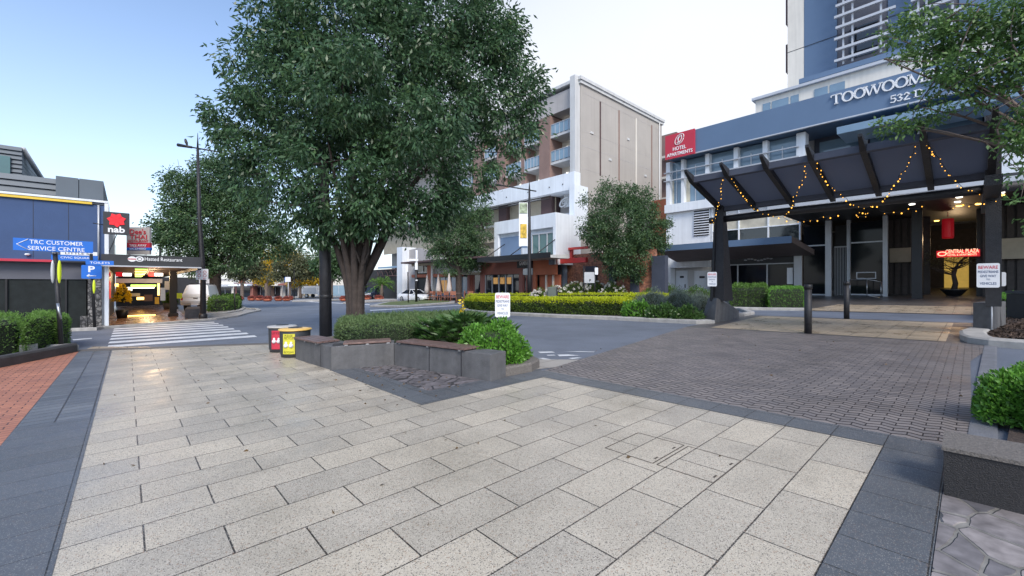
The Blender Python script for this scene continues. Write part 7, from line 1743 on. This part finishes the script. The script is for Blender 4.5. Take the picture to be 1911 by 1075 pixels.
# ================================================================== OTHER TREES
def LB(q): return [lob(*a) for a in q]
tree(onY(402, 36.5), 3.0, .42, LB([(395, 420, 36.5, 78), (350, 360, 36, 45), (400, 335, 36.5, 48), (330, 420, 36, 40), (450, 390, 37, 55), (480, 425, 37, 48), (430, 470, 36, 50), (345, 460, 36, 42), (310, 440, 35.5, 26), (505, 462, 37.5, 28), (395, 300, 36.5, 16), (440, 320, 37, 28), (320, 330, 36, 16), (470, 350, 37.5, 40), (540, 450, 38, 20), (375, 490, 36, 30), (350, 305, 36, 10), (415, 300, 36.5, 12)]), 'pear2', 'leafy dark street tree behind the left street lamp and the white utility', ncl=1300, per=40, crad=.5, L=.25, W=.11, forks=8, twigs=40, shell=.45)
tree(onY(856, 48), 4.2, .36, LB([(855, 440, 48, 45), (820, 450, 48, 30), (890, 430, 48, 32), (860, 400, 48, 38), (825, 480, 48, 26), (885, 475, 48, 30), (855, 490, 48, 28), (900, 395, 48, 22), (870, 370, 48, 20), (805, 440, 48, 16), (915, 440, 48, 8), (840, 505, 47.5, 14)]), 'pear2', 'street tree with a slender trunk in front of the cafe parasols', ncl=560, per=38, crad=.48, L=.26, W=.1, forks=7, twigs=30)
tree(G(1163, 562), 2.2, .32, LB([(1160, 420, 37, 62), (1120, 430, 37, 38), (1205, 430, 37, 40), (1140, 375, 37, 35), (1175, 365, 37, 24), (1200, 380, 37, 26), (1125, 460, 37, 30), (1170, 475, 36.5, 48), (1230, 420, 37, 20), (1215, 460, 37, 28), (1097, 420, 37, 14), (1130, 345, 37, 9), (1205, 355, 37, 10), (1240, 450, 37, 10), (1145, 500, 36.5, 22), (1180, 505, 36.5, 22), (1095, 375, 37, 10)]), 'pear2', 'round leafy tree growing from the rose bed in front of the brick wall', ncl=900, per=42, crad=.36, L=.2, W=.09, bark='barkpale', forks=8, twigs=30)
# overhanging tree at the right edge
tbp = G(2080, 640, .1)
tr = thing('overhanging_tree', tbp, 'plane tree reaching in from the right edge over the end of the canopy', 'tree')
m = MB(); B2 = Vector(tbp); Fk = AT(2040, 330, 10.2)
m.tube([B2-ZZ*.1, B2+ZZ*1.5, Fk], [.3, .24, .2], 12)
tips = [(1650, 110, 10.5), (1640, 235, 10.8), (1760, 40, 10), (1830, 10, 9.6), (1700, 60, 11), (1720, 200, 10.2), (1860, 240, 9.4), (1900, 100, 9), (1880, 310, 9.2), (1800, 150, 9.8)]
ends = []
for (x, y, Y) in tips:
    e = AT(x, y, Y); mid = Fk.lerp(e, .5)+ZZ*.25
    pts = [Fk-ZZ*.3, Fk.lerp(mid, .5)+Vector((0, 0, .1)), mid, mid.lerp(e, .5)+ZZ*.06, e]; m.tube(pts, [.11, .07, .045, .028, .01], 7); ends.append(pts)
OL = LB([(1700, 60, 11, 38), (1678, 100, 10.6, 24), (1742, 90, 10.3, 34), (1790, 50, 10, 42), (1850, 25, 9.6, 48), (1905, 40, 9.2, 45), (1780, 130, 9.8, 40), (1840, 110, 9.6, 45), (1900, 130, 9.1, 48), (1765, 145, 10.4, 24), (1765, 185, 10, 26), (1700, 225, 10.4, 26), (1660, 238, 10.7, 18), (1835, 175, 9.6, 32), (1893, 215, 9.2, 34), (1880, 265, 9.2, 30), (1905, 320, 9.1, 22), (1750, 225, 10.2, 20), (1655, 70, 10.9, 14), (1950, 80, 9, 60), (1960, 240, 9, 60), (1720, 20, 10.6, 24), (1880, 380, 9.3, 14), (1950, 400, 9.2, 30), (1990, 0, 9, 80)])
for k in range(70):
    q = random.choice(OL); ps = random.choice(ends); i = random.randint(1, 4); c = Vector(q[:3])+Vector((random.gauss(0, 1), random.gauss(0, 1), random.gauss(0, 1)))*q[3]*.5
    if (c-ps[i]).length < 2.6: limb(m, ps[i], c, .02, .005, .1, 5, 4)
m.build('trunk', 'barkpale', tr)
crown('crown', OL, 'over', tr, 430, 26, .2, .12, .06, .35, .2)
# far tree line on the left
FT_ = [((452, 510), 78, 'grey', [(460, 495, 24), (445, 505, 20), (478, 505, 18)], 'dull green tree behind the left parking island'),
 ((497, 516), 92, 'gold', [(500, 482, 22), (525, 478, 22), (512, 500, 24), (545, 485, 16), (488, 500, 14)], 'golden sunlit tree glowing in the gap between the two dark trees'),
 ((540, 520), 74, 'grey', [(545, 495, 26), (520, 508, 20), (572, 500, 24), (555, 515, 16)], 'grey green spreading tree below the bright gap'),
 ((561, 524), 84, 'gold', [(568, 515, 17), (582, 520, 14), (550, 522, 10)], 'small orange lit tree beside the far service truck'),
 ((618, 522), 72, 'pear2', [(620, 480, 26), (605, 495, 24), (640, 490, 24), (625, 505, 16)], 'green forked tree between the thick post and the big trunk'),
 ((503, 524), 98, 'gold', [(500, 520, 12), (485, 516, 12)], 'low yellow bush like tree behind the pale trunk'),
 ((580, 520), 120, 'pear2', [(590, 480, 30), (560, 485, 24), (635, 470, 30)], 'tall far tree rising behind the service truck')]
for (tp_, Y, lf, lbs, lb) in FT_:
    LL = LB([(a, b, Y, c) for a, b, c in lbs])
    tree(onY(tp_[0], Y), 3.2, .3, LL, lf, lb, ncl=130, per=34, crad=.75, L=.5, W=.26, bark='barkpale', forks=4, twigs=10, group='trees along the far street', shell=.35)
# palm by the truss shop
pb = onY(712, 60); th = thing('palm_tree', pb, 'small palm with a pale trunk in front of the truss shop', 'tree')
m = MB(); m.tube([pb, pb+ZZ*2.2], [.28, .2], 8); m.build('trunk', 'barkpale', th)
b = []; d = []
for k in range(46):
    az = random.uniform(0, 6.28); el = random.uniform(-.3, 1.2)
    for j in range(10):
        f = j/9*1.8; b.append([pb.x+math.cos(az)*math.cos(el)*f, pb.y+math.sin(az)*math.cos(el)*f, pb.z+2.2+math.sin(el)*f-.22*f*f]); d.append([math.cos(az)*math.cos(el)+random.gauss(0, .3), math.sin(az)*math.cos(el)+random.gauss(0, .3), math.sin(el)-.35*f])
leaf_object('crown', np.array(b), unit(np.array(d)), .55, .12, 'hedge', th)
# low shrubs on the left corner island
kerb('island_kerb_left', pst((372, 590), (420, 586), (448, 581), (456, 576), (450, 571), (436, 569)), .3, .13)
hedge('corner_shrubs', PP((388, 584), (420, 582), (446, 578), (450, 572), (432, 568), (395, 570)), .06, 1.0, 'hedge', 'low dark shrubs on the kerbed corner under the left tree', n=7000, L=.16, W=.06, soft=.12, rnd=.2)
th = thing('stone_planter', G(355, 592), 'low grey concrete planter box between the arcade and the left street lamp', 'planter')
pq = [G(345, 596), G(376, 594), G(378, 588), G(350, 589)]
part(th, 'box', 'wallstone', lambda m: m.prism(pq, -.02, .55)); 
part(th, 'rim', 'topstone', lambda m: m.prism([p+(p-pq[0])*.0 for p in pq], .552, .6))
q_ = G(318, 578); th = thing('potted_shrub', q_, 'small green shrub in a dark square tub beside the arcade post', 'plant')
part(th, 'tub', 'kerbdark', lambda m: m.lathe([(.45, 0), (.55, .6)], q_, 8)); shrub('ps', q_+ZZ*.6, .5, .5, 1.0, 'hedge', '', n=700, L=.2, W=.08, parent=th)
# ================================================================== MEDIAN ISLANDS, POTS, FAR SHOPS
def island(name, pxs, h=.16, grass=False, mat='kerb'):
    m = MB(); P_ = [G(*p) for p in pxs]; m.prism(P_, -.02, h); o = m.build(name, mat, bevel=.04); tag(o, kind='structure')
    if grass:
        c = sum(P_, Vector())/len(P_); m = MB(); m.prism([c+(p-c)*.86 for p in P_], h-.01, h+.01); o = m.build(name+'_grass', M('short_grass', (.1, .13, .04), .9, .4, 3)); tag(o, kind='structure')
island('median_island', [(690, 573), (745, 574.5), (848, 566.5), (850, 564), (790, 561), (720, 566)], grass=True)
island('median_island', [(640, 567), (690, 564.5), (742, 561.5), (735, 559.5), (655, 563)])
island('median_island', [(545, 563.5), (600, 562.5), (640, 560.5), (590, 559.8), (548, 561.5)])
island('median_island', [(470, 557.6), (560, 556.2), (690, 555.2), (690, 554.2), (560, 554.2), (478, 555.6)])
sheet('road_line', pst((690, 578.5), (692, 580), (866, 569.6), (866, 569)), 'zebra', -.004)
sheet('road_line', pst((540, 560.5), (541, 561.6), (690, 569.2), (690, 568)), 'zebra', -.004)
sheet('road_line', pst((700, 590), (703, 593), (760, 585), (759, 583.5)), 'zebra', -.004)
pots = [(446, 70, 'leftmost orange pot'), (470, 68, 'second orange pot from the left'), (484, 67, 'third orange pot, rounder and brighter'), (499, 62, 'dark red pot right of the orange ones'), (535, 62, 'pot with reddish bush'), (540, 66, 'pot half hidden behind the reddish bush'), (642, 56, 'pot with yellow pink bush beside the big trunk'), (707, 58, 'dark pink pot right of the big trunk'), (684, 60, 'pot partly hidden by the big trunk'), (520, 63, 'pot with olive bush in the far median')]
pt = None
for i, (px, Y, lb) in enumerate(pots):
    lb = lb+' in the far row of street pots'
    if pt is None:
        pt = thing('street_pot', (0, 0, 0), lb, 'planter', 'round planted pots along the far street')
        m = MB(); m.lathe([(.45, 0), (.85, .12), (1.0, .4), (.95, .62), (.8, .62)], (0, 0, 0), 14); m.build('pot', 'terracotta', pt)
        shrub('x', (0, 0, .5), .95, .95, .65, 'pink', '', n=500, L=.3, W=.16, parent=pt); o = pt; pt.location = onY(px, Y)
    else: o = dup(pt, onY(px, Y), i*.7, lb)
    o.scale = (.62 if i < 4 else .55,)*3
# far shops
def shop(pxa, pxb, Y, top, wall, label, awn=None, win='glass', sign=None, name='far_shop'):
    a = onY(pxa, Y); b = onY(pxb, Y); k = Y/F; th = thing(name, (a+b)/2, label, 'building'); z1 = AT(pxa, top, Y).z; z0 = min(a.z, b.z)-.3
    w = b.x-a.x
    part(th, 'wall', wall, lambda m: m.box(a.x, b.x, Y, Y+8, z0, z1))
    part(th, 'parapet', 'greyr', lambda m: m.box(a.x-.1, b.x+.1, Y-.15, Y+.2, z1+.003, z1+.3))
    n = max(1, int(w/3.2))
    for i in range(n):
        x0 = a.x+w*(i+.15)/n; x1 = a.x+w*(i+.85)/n
        w_ = part(th, 'window', win, lambda m: m.box(x0, x1, Y-.06, Y-.003, z0+(.9 if i % 2 else .35), z0+2.9))
        part(w_, 'frame', 'silver', lambda m: (m.box(x0-.06, x1+.06, Y-.1, Y-.063, z0+2.9, z0+3.02), m.box((x0+x1)/2-.04, (x0+x1)/2+.04, Y-.1, Y-.063, z0+.9, z0+2.9)))
    if awn: part(th, 'awning', awn, lambda m: m.hexa([(a.x, Y-2.4, z0+3.2), (b.x, Y-2.4, z0+3.2), (b.x, Y-.1, z0+3.2), (a.x, Y-.1, z0+3.2)], [(a.x, Y-2.4, z0+3.5), (b.x, Y-2.4, z0+3.5), (b.x, Y-.1, z0+3.8), (a.x, Y-.1, z0+3.8)]))
    if sign: part(th, 'sign_panel', sign, lambda m: m.box(a.x+w*.3, a.x+w*.6, Y-.3, Y-.1, z0+3.9, z0+4.9))
shop(405, 436, 112, 524, 'whitewarm', 'far pale shop seen between the trunks of the left tree', 'silver')
shop(437, 472, 108, 528, 'rust', 'far red brick shop with a white canopy roof', 'white', 'glass', 'orangewall')
shop(473, 500, 110, 522, 'brown', 'far brown shop behind the pale sunlit trunk', 'darkbrown', 'glass')
shop(501, 527, 113, 526, 'greyr', 'far grey shop with pale posts beside the blue square sign', 'whitewarm', 'glass', 'palegrey')
shop(528, 560, 109, 527, 'tan', 'far tan shop with a reddish awning left of the service truck', 'rust', 'glass')
shop(561, 612, 111, 528, 'palegrey', 'far pale grey building behind the service truck', 'white', 'curtain')
shop(613, 652, 105, 520, 'whitewarm', 'far cream building between the thick post and the big trunk', None, 'railglass')
shop(653, 700, 103, 525, 'blind', 'far beige building mostly hidden by the big trunk', 'claddark', 'glass')
shop(300, 404, 118, 520, 'greyr', 'far grey building across the street end behind the left tree', 'silver', 'glass')
p = onY(538, 62); th = thing('street_sign', p, 'pale square sign with blue edge on a thin pole in the far street', 'sign'); c = AT(538, 521.5, 62)
m = MB(); m.tube([p, c], .05, 6); m.build('post', 'silver', th); plate(th, c-Vector((0, .1, 0)), X3, 10*62/F, 9*62/F, 'signwhite', .05); plate(th, c-X3*.38-Vector((0, .05, 0)), X3, 3*62/F, 9*62/F, 'signblue', .05, 'blue_edge')
th = thing('street_pole', onY(549, 72), 'thin dark pole standing among the far trees', 'pole'); p = onY(549, 72); m = MB(); m.tube([p, AT(549, 500, 72)], .07, 6); m.build('shaft', 'black', th); m = MB(); m.lathe([(.15, 0), (.15, .2)], p, 8); m.build('foot', 'black', th)
# cream tower shop beyond the arcade awning, left
shp = thing('cream_facade', AT(225, 440, 40), 'narrow cream and orange facade catching light above the dark arcade awning', 'building')
m = MB(); m.bst(sN+23, sN+36, tN-8, tN-.2, 0, zs(222, 398, sN+23)); m.build('wall', 'whitewarm', shp)
for k in range(3): part(shp, 'window', 'glass', lambda m: m.bst(sN+24+k*4, sN+26+k*4, tN-.19, tN-.12, 4.2, 5.6))
# manhole covers in the plaza paving
def frame_line(name, pts, mat='ink', w=.006):
    m = MB()
    for a, b in zip(pts, pts[1:]+[pts[0]]):
        A = ST(*a, dz=.0015); Bq = ST(*b, dz=.0015); d = (Bq-A).normalized(); n_ = Vector((-d.y, d.x, 0))*w
        m.add([A-n_, Bq-n_, Bq+n_, A+n_], [(0, 1, 2, 3)])
    return m
mc = thing('access_cover', ST(1.9, 3.7), 'pair of square access covers set flush in the pale paving on the right', 'cover')
for (a, b, c_, d) in ((1.38, 1.86, 3.42, 4.02), (1.9, 2.40, 3.42, 4.02)):
    m = frame_line('x', [(a, c_), (a, d), (b, d), (b, c_)]); m.build('cover_rim', 'coverline', mc)
    for (s_, t_) in ((a+.03, c_+.1), (a+.03, d-.16)):
        m = MB(); m.prism([ST(s_, t_), ST(s_+.016, t_), ST(s_+.016, t_+.055), ST(s_, t_+.055)], .0, .002); m.build('lifting_slot', 'coverline', mc)

# fallen leaves on the paving and along the seat wall
n_ = 170; lit = []
for _ in range(n_):
    if random.random() < .5: q = ST(random.uniform(5.2, 9), random.uniform(2.6, 4.2), dz=.008)
    elif random.random() < .5: q = ST(random.uniform(.6, 14), random.uniform(-.3, 5.3), dz=.008)
    else: q = ST(random.uniform(.1, 6.5), random.uniform(5.8, 14), dz=.01)
    lit.append(tuple(q))
dd_ = unit(rng.normal(size=(n_, 3))*np.array([1, 1, .05])); o = leaf_object('fallen_leaves', np.array(lit), dd_, .05, .028, leafmat('dry_leaf', (.06, .04, .02), (.16, .1, .04), (.25, .17, .07), .8, .1), curl=.1); tag(o, kind='stuff')
# service details on the blank walls
def addon(root, name, mat, fn): return part(root, name, mat, fn)
for k in range(6):
    zz = gB+3+k*3.9; addon(bb, 'panel_seam', 'greyr', lambda m: m.bst(sB-.004, sB-.012, TBd+.3, tE-.1, zz, zz+.03))
for px, py in ((1104, 250), (1138, 300), (1172, 262), (1204, 330)):
    tt = ft(px, sB); addon(bb, 'wall_vent', 'palegrey', lambda m: m.bst(sB-.0, sB-.08, tt-.25, tt+.25, zs(px, py, sB), zs(px, py-4, sB)))
addon(bb, 'downpipe', 'palegrey', lambda m: m.tube([ST(sB-.1, tE-.8, gB), ST(sB-.1, tE-.8, zside-.2)], .09, 6))
for px in (62, 128): tt = tq(px); addon(nbk, 'panel_joint', 'ink', lambda m: m.bst(sN-.004, sN-.0005, tt-.008, tt+.008, zq(100, 484), zt0-.02))
tt = tq(184); addon(nbk, 'downpipe', 'silver', lambda m: m.tube([ST(sN-.06, tt, zq(190, 486)), ST(sN-.06, tt, zt0)], .035, 6))
addon(nbk, 'wall_light', 'lettering', lambda m: m.ball(tuple(ST(sN-.06, tq(52), zq(52, 475))), .07, 8, (1, 1.6, .7)))
for k in range(8): addon(nbk, 'mullion', 'black', lambda m: m.bst(sN+.22, sN+.3, tN-1.2-k*1.7, tN-1.26-k*1.7, gN, zq(100, 521)))
# ================================================================== CAMERA, SKY, SUN
cam = bpy.data.cameras.new('camera'); co = bpy.data.objects.new('camera', cam); COL.objects.link(co)
co.location = (0, 0, CH); co.rotation_euler = (math.pi/2, 0, 0)
cam.sensor_width = 36; cam.lens = 36*F/1911.; cam.shift_y = -(HY-537.5)/1911.*-1; cam.clip_end = 3000; cam.clip_start = .05
cam.shift_y = (HY-537.5)/1911.
sc.camera = co
w = bpy.data.worlds.new('World'); sc.world = w; w.use_nodes = True
t = w.node_tree; bg = t.nodes['Background']; sky = t.nodes.new('ShaderNodeTexSky'); sky.sky_type = 'NISHITA'; sky.sun_disc = False
SE = math.radians(SUN_EL); SA = math.radians(SUN_AZ)      # azimuth measured from +Y towards +X
sky.sun_elevation = SE; sky.sun_rotation = SA; sky.air_density = 1.; sky.dust_density = 1.5; sky.ozone_density = 1.6; sky.altitude = 600
# haze veil added to the sky, whitening the horizon and the right
def wn(op, a, b=None, c=None):
    n = t.nodes.new('ShaderNodeMath'); n.operation = op
    for i, v in enumerate((a, b, c)):
        if v is None: continue
        if isinstance(v, (int, float)): n.inputs[i].default_value = v
        else: lk(t, v, n.inputs[i])
    return n.outputs[0]
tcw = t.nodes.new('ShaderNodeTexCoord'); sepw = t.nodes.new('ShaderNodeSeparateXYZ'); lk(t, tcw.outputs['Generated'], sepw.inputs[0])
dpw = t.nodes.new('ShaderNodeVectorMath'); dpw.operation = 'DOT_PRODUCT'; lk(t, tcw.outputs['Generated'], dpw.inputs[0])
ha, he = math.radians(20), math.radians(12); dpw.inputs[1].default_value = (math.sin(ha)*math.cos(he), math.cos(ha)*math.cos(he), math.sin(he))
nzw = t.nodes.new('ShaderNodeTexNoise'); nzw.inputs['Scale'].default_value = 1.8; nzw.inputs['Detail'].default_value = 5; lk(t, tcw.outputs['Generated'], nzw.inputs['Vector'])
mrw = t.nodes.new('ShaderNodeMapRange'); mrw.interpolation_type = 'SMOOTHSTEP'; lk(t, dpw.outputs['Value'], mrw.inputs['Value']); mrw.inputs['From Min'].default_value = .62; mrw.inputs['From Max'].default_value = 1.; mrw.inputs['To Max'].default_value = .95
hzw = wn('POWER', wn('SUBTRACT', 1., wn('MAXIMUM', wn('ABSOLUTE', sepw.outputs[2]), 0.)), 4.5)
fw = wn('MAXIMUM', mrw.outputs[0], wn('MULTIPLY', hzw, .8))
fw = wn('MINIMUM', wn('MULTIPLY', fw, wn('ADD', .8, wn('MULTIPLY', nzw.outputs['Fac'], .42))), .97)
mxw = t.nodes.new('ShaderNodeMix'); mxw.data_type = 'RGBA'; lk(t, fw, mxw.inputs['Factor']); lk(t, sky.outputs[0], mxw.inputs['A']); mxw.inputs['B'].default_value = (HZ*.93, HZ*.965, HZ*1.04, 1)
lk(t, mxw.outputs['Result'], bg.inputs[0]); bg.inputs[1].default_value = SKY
sl = bpy.data.lights.new('sun_fill', 'SUN'); sl.energy = SUN; sl.angle = math.radians(SANG); sl.color = SCOL  # wide soft fill from behind the camera, added to lift the shade
so = bpy.data.objects.new('sun_fill', sl); COL.objects.link(so)
d = Vector((math.sin(SA)*math.cos(SE), math.cos(SA)*math.cos(SE), math.sin(SE)))
so.rotation_euler = d.to_track_quat('Z', 'Y').to_euler(); so.location = d*100
sc.view_settings.view_transform = 'Standard'; sc.view_settings.look = 'None'; sc.view_settings.exposure = EXPO; sc.view_settings.gamma = 1
sc.render.resolution_x = 1024; sc.render.resolution_y = 576
sc.cycles.max_bounces = 8; sc.cycles.transparent_max_bounces = 8
